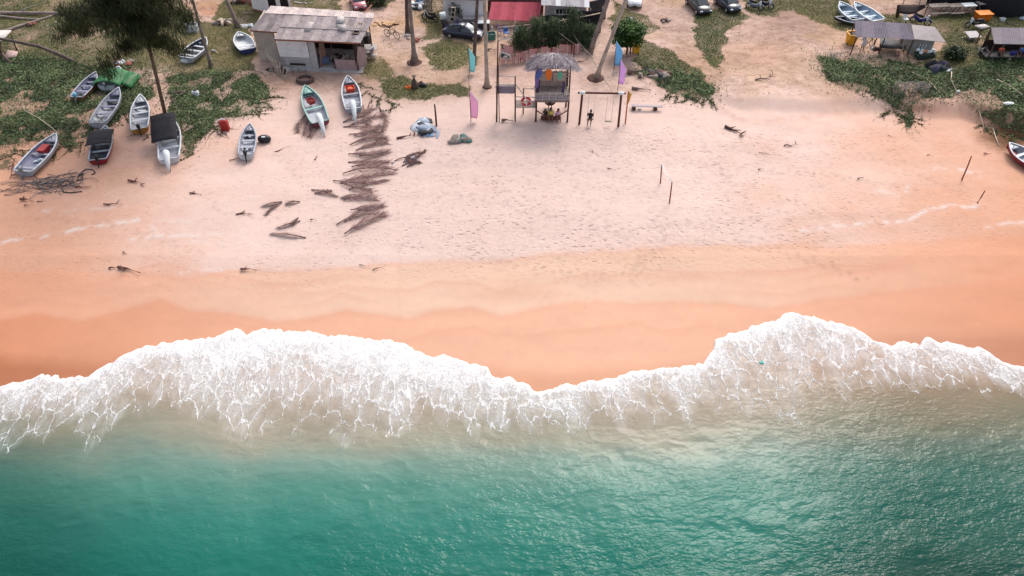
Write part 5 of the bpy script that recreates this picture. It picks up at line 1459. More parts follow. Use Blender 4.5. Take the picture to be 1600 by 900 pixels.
# ---- swing frame
s0 = at(905, 194); s1 = at(966, 198); s0t = pty(910, 145, s0.y); s1t = pty(971, 146, s1.y)
sw_ = thing('swing_set', 'dark timber swing set with two rope swings and white lashings on the open sand', 'swing', (s0 + s1) / 2)
SWD = M('swing_timber', (100, 60, 52), .85, .15, 4)
MB().cyl(s0 + V(0, 0, -.1), s0t, .11, .10, 8).build('post', SWD, sw_); MB().cyl(s1 + V(0, 0, -.1), s1t, .11, .10, 8).build('post', SWD, sw_)
d_ = (s1t - s0t).normalized(); MB().cyl(s0t - d_ * .4, s1t + d_ * .4, .09, .09, 8).build('crossbar', SWD, sw_)
for q, dd_ in ((s0t, 1), (s1t, -1)): MB().ell(q + V(0, -.02, .02), (.30, .20, .15), 10, 6).build('lashing', COVER, sw_)
def swing_seat(u_, zs=.55, dy=0):
    p_ = s0t.lerp(s1t, u_); g_ = ground(p_.x, p_.y)
    so = MB().box(V(p_.x, p_.y + dy, g_ + zs), (.62, .2, .05)).build('swing_seat', WOODG, sw_)
    for s_ in (-.28, .28): MB().cyl(V(p_.x + s_, p_.y + dy, g_ + zs), V(p_.x + s_, p_.y, p_.z), .014, .014, 4).build('rope', WOODP, so)
    return V(p_.x, p_.y + dy, g_ + zs)
seatA = swing_seat(.26, .62)
swing_seat(.74, .5)

# ---- grey shack on the right with corrugated roof
k0 = at(1337, 84); k1 = at(1432, 92); k2 = at(1466, 86)
YS = at(1385, 80).y
zf = at(1385, 82).z + 1.8
A_ = ptz(1337, 58, zf); B_ = ptz(1430, 62, zf); C_ = ptz(1424, 37, zf + .75); D_ = ptz(1336, 32, zf + .75)
shk = thing('beach_shack', 'beach shack with grey corrugated roof and a closed grey cabin at its right', 'shack', V((A_.x + B_.x) / 2, A_.y, .9))
gz_ = at(1385, 80).z
CT = [M('corr_grey', (140, 130, 142), .7, .12, 3, dirt=.3), M('corr_grey_two', (152, 142, 152), .7, .12, 3, dirt=.25)]
sheets(A_, B_, C_, D_, 9, 2, corr=.06).build('corrugated_roof', CT, shk)
E_ = ptz(1429, 61, zf + .02); F_ = ptz(1478, 66, zf + .02); G2 = ptz(1461, 42, zf + .85); H2 = ptz(1424, 38, zf + .77)
m = MB(); m.sheet([[E_, F_], [H2, G2]], .05, smooth=False); m.build('pale_roof', M('pale_roof', (205, 192, 188), .75, .06, 2, dirt=.12), shk)
for q in (A_.lerp(B_, .02), A_.lerp(B_, .5), A_.lerp(B_, .98), D_.lerp(C_, .02), D_.lerp(C_, .5), D_.lerp(C_, .97)):
    g_ = ground(q.x, q.y); MB().cyl((q.x, q.y + .1, g_ - .1), (q.x, q.y + .1, q.z - .05), .06, .06, 6).build('post', WOODD, shk)
cw0 = V(E_.x + .25, E_.y + .35, 0); cw1 = V(F_.x - .95, F_.y + .3, 0); g_ = ground(cw0.x, cw0.y)
w_ = MB()
for i in range(14):
    a_ = cw0.lerp(cw1, i / 14); b2 = cw0.lerp(cw1, (i + .94) / 14); w_.wall(a_, b2, g_ - .1, zf - .05, .04)
w_.wall(cw0 + V(-.01, 2.6, 0), cw0 + V(-.01, .05, 0), g_ - .1, zf, .05); w_.wall(cw1 + V(.02, .05, 0), cw1 + V(.1, 2.6, 0), g_ - .1, zf, .05)
w_.build('cabin_wall', M('cabin_grey', (150, 152, 150), .85, .10, 2, dirt=.3), shk)
tb = thing('platform_table', 'dark low sleeping platform table under the corrugated shack roof', 'table', at(1390, 76))
q0 = at(1373, 78); 
MB().sheet([[ptz(1374, 74, gz_ + .7), ptz(1411, 76, gz_ + .7)], [ptz(1376, 60, gz_ + .7), ptz(1404, 62, gz_ + .7)]], .07).build('top', CHAR, tb)
for (a_, b2) in ((1374, 80), (1411, 81), (1378, 67), (1404, 68)): q = at(a_, b2); MB().cyl(q, V(q.x, q.y, gz_ + .68), .05, .05, 6).build('leg', CHAR, tb)
m = MB(); m.ell(ptz(1380, 66, gz_ + 1.0), (.25, .35, .3), 10, 6, jit=.1); solo(m, 'white_bag', COVER, 'white bag lying on the dark platform table under the shack', 'bag')
m = MB(); m.cyl(at(1403, 83), at(1403, 83, .5), .22, .22, 12); solo(m, 'stool', M('stool_brown', (150, 112, 100), .8, .2, 4), 'small round brown stool in front of the platform table', 'stool')
# basket with white buoys against the cabin
bk = crate(at(1443, 91), .1, (1.9, .8, .5), M('green_rack', (58, 76, 66), .8, .2, 4), 'dark green rack holding white and orange floats against the grey cabin', cat='rack', name='rack')
r = random.Random(2)
for i in range(9):
    c_ = at(1443, 91) + V(-.8 + .2 * i, r.uniform(-.2, .2), .72 + r.uniform(-.05, .12)); m = MB(); m.ell(c_, (.2, .17, .17), 10, 7)
    pale = i not in (3, 4)
    solo(m, 'float', COVER if pale else M('float_peach', (226, 160, 120), .6, .1, 4), ['leftmost white float', 'second white float from the left', 'third white float from the left', 'left one of the two peach floats', 'right one of the two peach floats', 'fourth white float from the right', 'third white float from the right', 'second white float from the right', 'rightmost white float'][i] + ' on the dark green rack by the cabin', 'float', group='floats on the rack')
for i in range(3):
    m = MB(); c_ = cw0.lerp(cw1, .35 + i * .14) + V(0, -.1, zf - .75); m.ell(c_, (.08, .05, .30), 8, 6, jit=.08); solo(m, 'hung_net', M('net_white', (200, 202, 200), .9, .1, 5), ['left', 'middle', 'right'][i] + ' one of three pale net bundles hanging on the grey cabin wall', 'net', group='pale nets hung on the cabin wall')

# ---- second shack, far right
zf = at(1580, 92).z + 1.95
gz2 = zf - 1.95
A_ = ptz(1554, 68.5, zf); B_ = ptz(1640, 70, zf); D_ = ptz(1549, 43, zf + .8); C_ = ptz(1636, 44, zf + .8)
s2 = thing('beach_shack', 'open timber shack with weathered pale grey roof at the right edge', 'shack', V(A_.x + 2, A_.y, 1.0))
sheets(A_, B_, C_, D_, 6, 2, corr=.025).build('corrugated_roof', [M('corr_pale', (158, 146, 152), .8, .08, 2, dirt=.2), M('corr_pale_two', (148, 138, 146), .8, .08, 2, dirt=.2)], s2)
for q in (A_, B_, D_, C_, A_.lerp(B_, .5)):
    g_ = ground(q.x, q.y); MB().cyl((q.x + .1, q.y + .1, g_ - .1), (q.x + .1, q.y + .1, q.z - .05), .07, .06, 6).build('post', WOODD, s2)
for (a_, b2) in (((1527, 66), (1533, 46.5)), ((1540, 70), (1548, 48))):
    q = at(*a_); MB().cyl(q, ptz(b2[0], b2[1], gz2 + 2.1), .07, .06, 6).build('post', WOODD, s2)
MB().cyl(ptz(1533, 46.5, gz2 + 2.1), ptz(1549, 43, gz2 + 2.6), .06, .06, 5).build('beam', WOODD, s2)
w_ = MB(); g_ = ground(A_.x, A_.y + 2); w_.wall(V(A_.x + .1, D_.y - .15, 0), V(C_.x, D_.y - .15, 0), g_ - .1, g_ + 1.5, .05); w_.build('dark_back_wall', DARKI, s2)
m = MB(); g_ = ground(A_.x, A_.y); 
for i in range(9): m.box((A_.x + 2.9, A_.y + .25 + i * .22, g_ + .5), (6.2, .2, .05))
m.cyl((A_.x - .2, A_.y + .1, g_ + .45), (A_.x + 6.1, A_.y + .1, g_ + .45), .07, .07, 6); m.build('floor_bench', CHAR, s2)
for (a_, b2) in ((1550, 92), (1576, 95)): q = at(a_, b2); MB().cyl(q, q + V(0, .1, .45), .16, .13, 10).build('stump_foot', CONC, s2)
m = MB(); m.sheet([[ptz(1534, 46, gz2 + 2), ptz(1522, 40, gz2 + 2)], [ptz(1547, 42, gz2 + 2.2), ptz(1538, 38, gz2 + 2.2)]], .04); m.build('roof_scrap', RPATCH, s2)
m = MB(); m.cyl(at(1538, 73, .7), at(1549, 86, .5), .07, .07, 6); solo(m, 'beam', WOODG, 'grey beam lying slanted at the left end of the right edge shack', 'beam')
m = MB(); q = at(1517, 61); m.box(q + V(0, 0, .5), (1.3, 1.2, .07), (.1, 0, .1)); m.box(q + V(0, 0, .22), (.5, .5, .44)); solo(m, 'grey_table', CONC2, 'square grey table standing alone left of the right edge shack', 'table')
def trestle(p, s_, label, rz=0, mt=None, name='sawhorse', cat='sawhorse'):
    t_ = thing(name, label, cat, p, rz); mt = mt or COVER
    for x_ in (-s_ / 2, s_ / 2):
        for sy_ in (-.35, .35): MB().cyl((x_ + .1, sy_, 0), (x_, sy_ * .15, .75), .045, .045, 5).build('leg', mt, t_, False)
    MB().box((0, 0, .78), (s_ + .2, .12, .08)).build('top_beam', mt, t_, False)
    return t_
trestle(at(1533, 86), .9, 'pale wooden sawhorse in front of the leftmost post of the right edge shack', .6, WOODG)
# ---- dark netted building at the top right
t0 = at(1392, 17); t1 = at(1640, 20)
nbg = thing('netted_shed', 'long dark shed wrapped in black shade net along the top right edge', 'shed', (t0 + t1) / 2)
ztp = 3.0
m = MB()
for (xa, xb, dy_) in ((1446, 1550, .6), (1549, 1640, -.2)):
    a_ = at(xa, 12 - dy_ * 3); b2 = at(xb, 14 - dy_ * 3)
    P = [[a_.lerp(b2, i / 16) + V(0, .25 * math.sin(i * 1.1 + j), .1 + (ztp) * j / 4) for i in range(17)] for j in range(5)]
    m.sheet(P, .03)
m.build('net_wall', NETB, nbg)
a_ = at(1446, 10); b2 = at(1640, 12)
m = MB(); m.sheet([[a_ + V(0, -.3, ztp), b2 + V(0, -.3, ztp)], [a_ + V(0, 5, ztp + .5), b2 + V(0, 5, ztp + .5)]], .04); m.build('net_roof', NETB, nbg)
m = MB(); q = at(1573, 27); m.ell(q + V(.3, 1.6, .7), (3.0, 1.8, 2.3), 16, 9, jit=.07); solo(m, 'net_mound', M('black_net', (34, 34, 40)), 'tall heap under black net right of the orange box', 'net heap')
# black tarp at left of it
tpn = thing('shade_cloth', 'black shade cloth sagging between posts above the parked blue motorcycle', 'shade cloth', at(1420, 22))
tz_ = at(1420, 24).z
P = []
for j in range(4):
    P.append([ptz(1404 + (1446 - 1404) * i / 8, 7.5 + j * (5.0 if i < 6 else 2.0 + (8 - i)) * (1 - .35 * abs(i - 3) / 8), tz_ + 2.3 - j * .18) for i in range(9)])
MB().sheet(P[::-1], .02).build('cloth', M('shade_brown', (52, 40, 40), .9, .2, 4), tpn)
MB().sheet([[ptz(1399, 28, tz_ + .6), ptz(1403, 28, tz_ + .6)], [ptz(1402, 8, tz_ + 2.3), ptz(1407, 8, tz_ + 2.3)]], .02).build('hanging_corner', MATS['shade_brown'], tpn)
for (a_, b2) in ((1403, 27), (1444, 24), (1428, 26)): q = at(a_, b2); MB().cyl(q, V(q.x, q.y, tz_ + 2.25), .04, .04, 5).build('post', WOODD, tpn)

# ---- scrap shelter at the far left
m0 = ptz(-12, 47, 2.2); m1 = ptz(18, 47, 2.2); m2 = ptz(1, 66, 2.0); m3 = ptz(-30, 66, 2.0)
lsh = thing('scrap_shelter', 'tumbledown shelter with a white sheet roof at the far left edge', 'shelter', at(5, 85))
MB().sheet([[m3, m2], [m0, m1]], .05).build('sheet_roof', RPATCH, lsh)
for (a_, b2, t_) in ((28, 82, (16, 52)), (-14, 97, (-8, 66)), (2, 95, (1, 64)), (-20, 78, (-14, 50))):
    q = at(a_, b2); MB().cyl(q, ptz(t_[0], t_[1], 2.15), .07, .06, 6).build('post', WOODD, lsh)
MB().tube([at(18, 101), at(8, 90, .5), ptz(-4, 74, 1.1)], [.22, .16, .12], 7).build('trunk_prop', BARKD, lsh)
m = MB(); m.sheet([[ptz(4, 92, .45), ptz(26, 88, .45)], [ptz(12, 78, .45), ptz(28, 80, .45)]], .06); solo(m, 'sheet', PINKB, 'grey pink board lying on the ground beside the far left shelter', 'board')
# ================================================================== vehicles
GLASS = M('car_glass', (46, 56, 66), .12, .05, 2, spec=.6); TYRE = M('tyre_rubber', (30, 30, 32), .8, .1, 4); RIM = M('wheel_rim', (190, 190, 188), .35, .08, 4, metal=.5)
LIGHT = M('lamp_lens', (225, 230, 235), .15, .03, 4, spec=.6); PLATE = M('number_plate', (30, 30, 30), .4, .05, 3); TAIL = M('tail_lens', (170, 30, 30), .2, .05, 3)
def paint(name, rgb): return M(name, rgb, .18, .05, 1.2, spec=.6)
def car(p, rz, paint_m, label, Lc=4.3, Wc=1.72, Hc=1.45, kind='sedan', shade=None):
    t = thing('parked_car', label, 'car', p, rz, 'cars parked in the yard')
    hw = Wc / 2
    if kind == 'sedan':
        st = [(-.5, .45, .62, .80), (-.48, .28, .88, .93), (-.38, .24, .95, 1.0), (-.2, .22, .93, 1.0), (.1, .22, .92, 1.0), (.22, .22, .90, 1.0), (.36, .24, .80, .97), (.46, .28, .66, .90), (.5, .40, .52, .76)]
        gh = [(-.40, .93, .97, .80), (-.26, .93, 1.38, .66), (-.05, .93, Hc, .68), (.07, .92, 1.38, .67), (.24, .90, .94, .80)]
    else:
        st = [(-.5, .40, .80, .86), (-.48, .28, .98, .95), (-.38, .24, 1.0, 1.0), (-.2, .22, .98, 1.0), (.1, .22, .96, 1.0), (.25, .22, .94, 1.0), (.38, .24, .84, .97), (.47, .28, .70, .90), (.5, .40, .54, .78)]
        gh = [(-.49, .98, 1.02, .80), (-.42, .98, 1.40, .68), (-.05, .97, Hc, .70), (.12, .95, 1.40, .68), (.29, .93, .97, .80)]
    rings = []
    for (u, zl, zb, wf) in st:
        x = u * Lc; w2 = hw * wf
        rings.append([V(x, -w2 * .92, zl), V(x, -w2, zl + (zb - zl) * .4), V(x, -w2 * .97, zb - .08), V(x, -w2 * .82, zb), V(x, 0, zb + .03), V(x, w2 * .82, zb), V(x, w2 * .97, zb - .08), V(x, w2, zl + (zb - zl) * .4), V(x, w2 * .92, zl)])
    m = MB(); m.loft(rings, True, True); m.build('body', paint_m, t, False)
    rings = []
    for (u, zb, zt_, wf) in gh:
        x = u * Lc; rings.append([V(x, -hw * .84, zb), V(x, -hw * wf - .02, zt_ - .06), V(x, -hw * wf * .85, zt_), V(x, hw * wf * .85, zt_), V(x, hw * wf + .02, zt_ - .06), V(x, hw * .84, zb)])
    m = MB(); m.loft(rings, True, True, smooth=False); m.build('windows', GLASS, t, False)
    m = MB(); g2 = gh[1:4]
    P = [[V(u * Lc, -hw * wf * .9, zt_ + .0), V(u * Lc, -hw * wf * .5, zt_ + .035), V(u * Lc, hw * wf * .5, zt_ + .035), V(u * Lc, hw * wf * .9, zt_ + .0)] for (u, zb, zt_, wf) in g2]
    m.sheet(P, .03); m.build('roof', paint_m, t, False)
    m = MB()
    for s_ in (-1, 1):
        m.tube([V(u * Lc, s_ * (hw * (wf + .0)), max(zt_ - .04, zb)) for (u, zb, zt_, wf) in gh], .035, 5)
        for uu in (gh[2][0],): m.cyl((uu * Lc, s_ * hw * .70, Hc - .04), (uu * Lc, s_ * hw * .86, .92), .04, .04, 5)
    m.build('pillars', paint_m, t, False)
    for u in (-.31, .31):
        for s_ in (-1, 1):
            m = MB(); m.cyl((u * Lc, s_ * (hw - .2), .31), (u * Lc, s_ * (hw + .015), .31), .32, .31, 18); wo = m.build('wheel', TYRE, t, False)
            m = MB(); m.cyl((u * Lc, s_ * (hw - .02), .31), (u * Lc, s_ * (hw + .03), .31), .2, .19, 14); m.build('rim', RIM, wo, False)
    for s_ in (-1, 1):
        m = MB(); m.ell((.475 * Lc, s_ * hw * .66, .62), (.10, .20, .09), 10, 6); m.build('headlight', LIGHT, t, False)
        m = MB(); m.ell((-.488 * Lc, s_ * hw * .68, .78), (.06, .17, .09), 10, 6); m.build('tail_light', TAIL, t, False)
        m = MB(); m.ell((.20 * Lc, s_ * (hw + .07), .98), (.08, .09, .07), 8, 5); m.build('wing_mirror', paint_m, t, False)
    m = MB(); m.box((.492 * Lc, 0, .42), (.05, hw * 1.1, .14)); m.box((.487 * Lc, 0, .58), (.05, hw * .7, .07)); m.build('grille', BLK, t, False)
    m = MB(); m.box((.507 * Lc, 0, .46), (.02, .42, .10)); m.build('number_plate', PLATE, t, False)
    if shade:
        u0, u1 = gh[3], gh[4]; m = MB()
        a0 = V(u0[0] * Lc + .05, 0, u0[2] - .0); a1 = V(u1[0] * Lc - .12, 0, u1[2] + .05); n_ = V(.03, 0, .05)
        m.sheet([[a1 + n_ + V(0, -.55, 0), a1 + n_ + V(0, .55, 0)], [a0 + n_ + V(0, -.48, 0), a0 + n_ + V(0, .48, 0)]], .02); m.build('sun_shade', COVER, t, False)
    return t
def carpx(c, head, *a, **k):
    p = at(*c); q = at(*head); return car(p, yaw(p, q), *a, **k)
carpx((725, 57), (756, 62), paint('navy_paint', (34, 38, 66)), 'dark navy sedan with a sun shade in the windscreen beside the white house', Lc=4.5, shade=True)
carpx((1090, 14), (1101, 24), paint('black_paint', (38, 40, 48)), 'black car parked nose toward the beach left of the other dark car at the top', kind='hatch')
carpx((1135, 12), (1147, 22), paint('blue_black_paint', (36, 46, 66)), 'blue black rounded hatchback beside the two motorcycles at the top', kind='hatch', Lc=3.9)
carpx((990, 3), (991, 14), paint('white_paint', (228, 228, 232)), 'white car nose on at the top edge between house and sand track', kind='hatch')
carpx((560, 9), (565, 20), paint('pink_paint', (196, 116, 124)), 'pink red hatchback behind the ruined house at the top edge', kind='hatch', Lc=3.7, Wc=1.6)

def motorbike(p, rz, label, col_m, dark=BLK, white=True, name='motorcycle', s=1.0):
    t = thing(name, label, 'motorcycle', p, rz, 'motorcycles parked in the yard')
    t.scale = (s, s, s)
    for x_ in (-.62, .62):
        m = MB(); n_ = 18
        m.tube([V(x_ + math.cos(2 * math.pi * k / n_) * .26, 0, .3 + math.sin(2 * math.pi * k / n_) * .26) for k in range(n_ + 1)], .05, 6, 0, False); wo = m.build('wheel', TYRE, t, False)
        m = MB(); m.cyl((x_, -.05, .3), (x_, .05, .3), .07, .07, 8)
        for k in range(5): m.cyl((x_, 0, .3), (x_ + math.cos(k * 1.256) * .22, 0, .3 + math.sin(k * 1.256) * .22), .015, .015, 4)
        m.build('rim', RIM, wo, False)
    m = MB(); m.tube([V(.45, 0, .75), V(.2, 0, .45), V(-.15, 0, .38), V(-.5, 0, .55), V(-.75, 0, .72)], [.10, .14, .15, .12, .06], 8); m.build('body_shell', col_m, t, False)
    m = MB(); m.box((-.05, 0, .36), (.42, .26, .24)); m.cyl((-.2, .16, .28), (-.8, .18, .40), .05, .05, 7); m.build('engine', dark, t, False)
    m = MB(); m.tube([V(.12, 0, .74), V(-.2, 0, .76), V(-.62, 0, .84)], [.10, .15, .11], 8); m.build('seat', BLK, t, False)
    m = MB(); m.cyl((.62, .07, .3), (.42, .07, .95), .025, .025, 5); m.cyl((.62, -.07, .3), (.42, -.07, .95), .025, .025, 5); m.build('fork', RIM, t, False)
    m = MB(); m.tube([V(.36, -.34, 1.0), V(.42, -.1, .98), V(.42, .1, .98), V(.36, .34, 1.0)], .022, 5)
    for s_ in (-1, 1): m.cyl((.4, s_ * .26, 1.0), (.42, s_ * .34, 1.18), .01, .01, 4); m.ell((.42, s_ * .34, 1.2), (.02, .06, .04), 6, 4)
    m.build('handlebar', dark, t, False)
    m = MB(); m.sheet([[V(.52, -.2, .45), V(.66, 0, .5), V(.52, .2, .45)], [V(.40, -.16, .95), V(.52, 0, .98), V(.40, .16, .95)]], .03); m.build('leg_shield', WHT if white else col_m, t, False)
    m = MB(); m.ell((.53, 0, .9), (.07, .11, .09), 8, 5); m.build('headlight', LIGHT, t, False)
    m = MB(); m.tube([V(.62 + math.cos(a_) * .33, 0, .3 + math.sin(a_) * .33) for a_ in (.3, .9, 1.5, 2.1)], .05, 5); m.build('mudguard', col_m, t, False)
    return t
def bikepx(c, head, *a, **k):
    p = at(*c); q = at(*head); return motorbike(p, yaw(p, q), *a, **k)
bikepx((1178, 15), (1188, 17), 'silver blue motorcycle left of the pair parked at the top edge', M('silver_blue', (130, 144, 168), .35, .05, 3), s=1.15)
bikepx((1195, 12), (1204, 15), 'dark motorcycle right of the pair parked at the top edge', M('dark_blue_paint', (46, 54, 84), .35, .05, 3), s=1.15)
bikepx((1436, 38), (1446, 40), 'royal blue and white motorcycle behind the corrugated shack roof', M('royal_blue', (48, 54, 140), .3, .05, 3), s=1.2)
bikepx((1521, 44), (1511, 44), 'black motorcycle with white stripe beside the orange box', M('black_gloss', (38, 38, 42), .3, .05, 3), s=1.15)
bikepx((672, 33), (662, 31), 'black motorcycle with white leg shield in the grass below the wooden pallet', M('black_gloss', (38, 38, 42)), s=1.15)
# bicycle
def bicycle(p, rz, label):
    t = thing('bicycle', label, 'bicycle', p, rz); F_ = M('bicycle_frame', (50, 44, 48), .4, .1, 3)
    for x_ in (-.5, .5):
        m = MB(); m.tube([V(x_ + math.cos(2 * math.pi * k / 18) * .31, 0, .32 + math.sin(2 * math.pi * k / 18) * .31) for k in range(19)], .03, 5, 0, False)
        for k in range(8): m.cyl((x_, 0, .32), (x_ + math.cos(k * .785) * .3, 0, .32 + math.sin(k * .785) * .3), .006, .006, 3)
        m.build('wheel', TYRE, t, False)
    m = MB()
    for a, b_ in (((-.5, 0, .32), (-.05, 0, .3)), ((-.05, 0, .3), (-.18, 0, .8)), ((-.05, 0, .3), (.38, 0, .72)), ((-.16, 0, .72), (.38, 0, .74)), ((-.5, 0, .32), (-.16, 0, .72)), ((.38, 0, .8), (.5, 0, .32))): m.cyl(a, b_, .025, .025, 5)
    m.build('frame', F_, t, False)
    MB().ell((-.2, 0, .86), (.14, .08, .04), 8, 5).build('saddle', BLK, t, False)
    MB().tube([V(.3, -.26, .98), V(.38, 0, .92), V(.3, .26, .98)], .02, 5).build('handlebar', BLK, t, False)
    return t
bicycle(at(613, 59), -.5, 'small dark bicycle standing on the sand track right of the ruined house').scale = (1.3, 1.3, 1.3)
# ================================================================== small things
# sail flags: thin cloth lets the light through
def CL(name, rgb):
    m = M(name, rgb, .8, .04, 2, k=.95); n = m.node_tree; p = n.nodes['Principled BSDF']; o = n.nodes['Material Output']
    tr = nd(n, 'ShaderNodeBsdfTranslucent'); tr.inputs['Color'].default_value = srgb(*rgb, .8) + (1,)
    mx = nd(n, 'ShaderNodeMixShader'); mx.inputs[0].default_value = .5; lk(n, p.outputs[0], mx.inputs[1]); lk(n, tr.outputs[0], mx.inputs[2]); lk(n, mx.outputs[0], o.inputs['Surface'])
    return m
def feather(base_px, top_px, y0, y1, w_, mt, label, side=1, lean=0):
    b = at(*base_px); tp_ = pty(top_px[0], top_px[1], b.y)
    t = thing('feather_flag', label, 'flag', b)
    MB().tube([b, b.lerp(tp_, .5) + V(.02, 0, 0), tp_], [.035, .03, .015], 6).build('pole', M('flag_pole', (120, 80, 84), .6, .1, 3), t)
    za, zb = vh(b.y, y0), vh(b.y, y1); P = []
    n = 9
    for i in range(n):
        v = i / (n - 1); z_ = zb + (za - zb) * v; u_ = (z_ - b.z) / (tp_.z - b.z); q = b.lerp(tp_, u_)
        wd_ = w_ * min(1, (1 - v) * 2.6 + .03) * (.82 + .18 * math.sin(v * 3)) * (1 if v > .10 else .9)
        P.append([V(q.x + side * wd_ * j / 4, q.y + .12 * math.sin(v * 5 + j * .9) * j / 4, z_ - .10 * j / 4 * (1 - v)) for j in range(5)])
    MB().sheet(P, .015).build('cloth', mt, t)
    return t
feather((734, 116), (732, 73), 75, 112, .62, CL('flag_cyan', (176, 240, 244)), 'cyan feather flag at the foot of the palm beside the sedan', 1)
feather((736, 190), (731, 103), 142, 184, .75, CL('flag_pink', (250, 205, 232)), 'pink feather flag on a long leaning pole left of the stilt hut', 1)
feather((959, 110), (963, 63), 64, 102, .72, CL('flag_sky', (150, 212, 250)), 'sky blue feather flag left of the leafy green tree', 1)
feather((965, 141), (970, 92), 93, 131, .62, CL('flag_lilac', (240, 204, 250)), 'lilac feather flag below the sky blue one above the swing set', 1)
# fence of palm-rib post etc
def post(b, t_, r_, label, mt=WOODD, name='post', z=None):
    q = at(*b); e = pty(t_[0], t_[1], q.y); m = MB(); m.tube([q + V(0, 0, -.1), q.lerp(e, .5) + V(.02, 0, 0), e], [r_, r_ * .95, r_ * .8], 7); return solo(m, name, mt, label, 'post')
post((682, 197), (679, 163), .09, 'dark wooden stake standing in the sand left of the pink flag')
RDW = M('reddish_wood', (150, 88, 76), .85, .15, 4)
pA = at(1032, 286); pAt = pty(1034, 257, pA.y); pB = at(1046, 317); pBt = pty(1050, 285, pB.y)
vn = thing('goal_posts', 'two thin reddish poles joined by a pale cord in the middle of the sand', 'poles', (pA + pB) / 2)
for a, b_ in ((pA, pAt), (pB, pBt)): MB().cyl(a, b_, .06, .05, 6).build('pole', RDW, vn)
MB().tube([pAt, pAt.lerp(pBt, .5) + V(0, 0, -.15), pBt + V(.05, 0, 0)], .03, 5).build('cord', COVER, vn)
post((1503, 281), (1518, 244), .06, 'long leaning reddish stake standing alone on the sand far right', RDW, 'stake')
post((1527, 317), (1539, 298), .06, 'short leaning reddish stake below the long one on the far right sand', RDW, 'stake')
q = at(977, 193); e = pty(982, 142, q.y); m = MB(); m.tube([q, e], [.07, .06], 6); m.sheet([[q.lerp(e, .62) + V(.05, 0, 0), q.lerp(e, .62) + V(.12, 0, 0)], [q.lerp(e, .98) + V(.05, 0, 0), q.lerp(e, .9) + V(.34, 0, 0)]], .02, 1)
solo(m, 'orange_post', [M('post_orange', (206, 120, 84), .7, .1, 3), M('board_yellow', (240, 178, 80), .6, .1, 3)], 'orange pole with a yellow strip standing right of the swing set', 'post')
# bench on log feet
bn = thing('plank_bench', 'grey plank bench on two dark logs right of the swing set', 'bench', at(1010, 167))
a = at(987, 165, .42); b_ = at(1035, 166, .42); MB().box((a + b_) / 2, ((b_ - a).length, .34, .08), (0, 0, yaw(a, b_))).build('seat', M('bench_grey', (186, 174, 176), .8, .1, 4), bn)
for u_ in (.08, .78): q = a.lerp(b_, u_); MB().cyl(q + V(0, -.25, -.22), q + V(0, .35, -.22), .18, .18, 10).build('log_foot', WOODD, bn)
bundle(at(1001, 170, .05), .3, [COVER, WOODP], 'pale cloth lying under the grey plank bench', 'cloth', 'cloth_heap', 50, (1, .8, .5), 3)
def driftwood(px_, py_, ln, ang, label, r_=.09, mt=WOODD, twigs=3, seed=0, name='driftwood', cat='driftwood', bend=.3, flat=.12):
    q = random.Random(seed + int(px_)); p = at(px_, py_); m = MB(); pts = []; a = ang; c = p - V(math.cos(a), math.sin(a), 0) * ln / 2
    for i in range(6):
        pts.append(V(c.x, c.y, ground(c.x, c.y) + r_ * .7 + q.uniform(0, flat))); a += q.uniform(-bend, bend); c = c + V(math.cos(a), math.sin(a), 0) * ln / 5
    m.tube(pts, [r_ * (.6 + .4 * math.sin(i * 1.1 + .8)) * (1 - i * .1) for i in range(6)], 7)
    for k in range(twigs):
        o = pts[q.randint(1, 4)]; aa = ang + q.choice((-1, 1)) * q.uniform(.4, 1.3); l_ = ln * q.uniform(.2, .42)
        m.tube([o, o + V(math.cos(aa), math.sin(aa), 0) * l_ * .5 + V(0, 0, q.uniform(0, flat * 1.5)), o + V(math.cos(aa + .3), math.sin(aa + .3), 0) * l_], [r_ * .5, r_ * .35, r_ * .12], 5)
    return solo(m, name, mt, label, cat)
DRW = M('driftwood_brown', (122, 84, 74), .9, .2, 4); LOGG = M('log_grey', (128, 106, 98), .9, .2, 3)
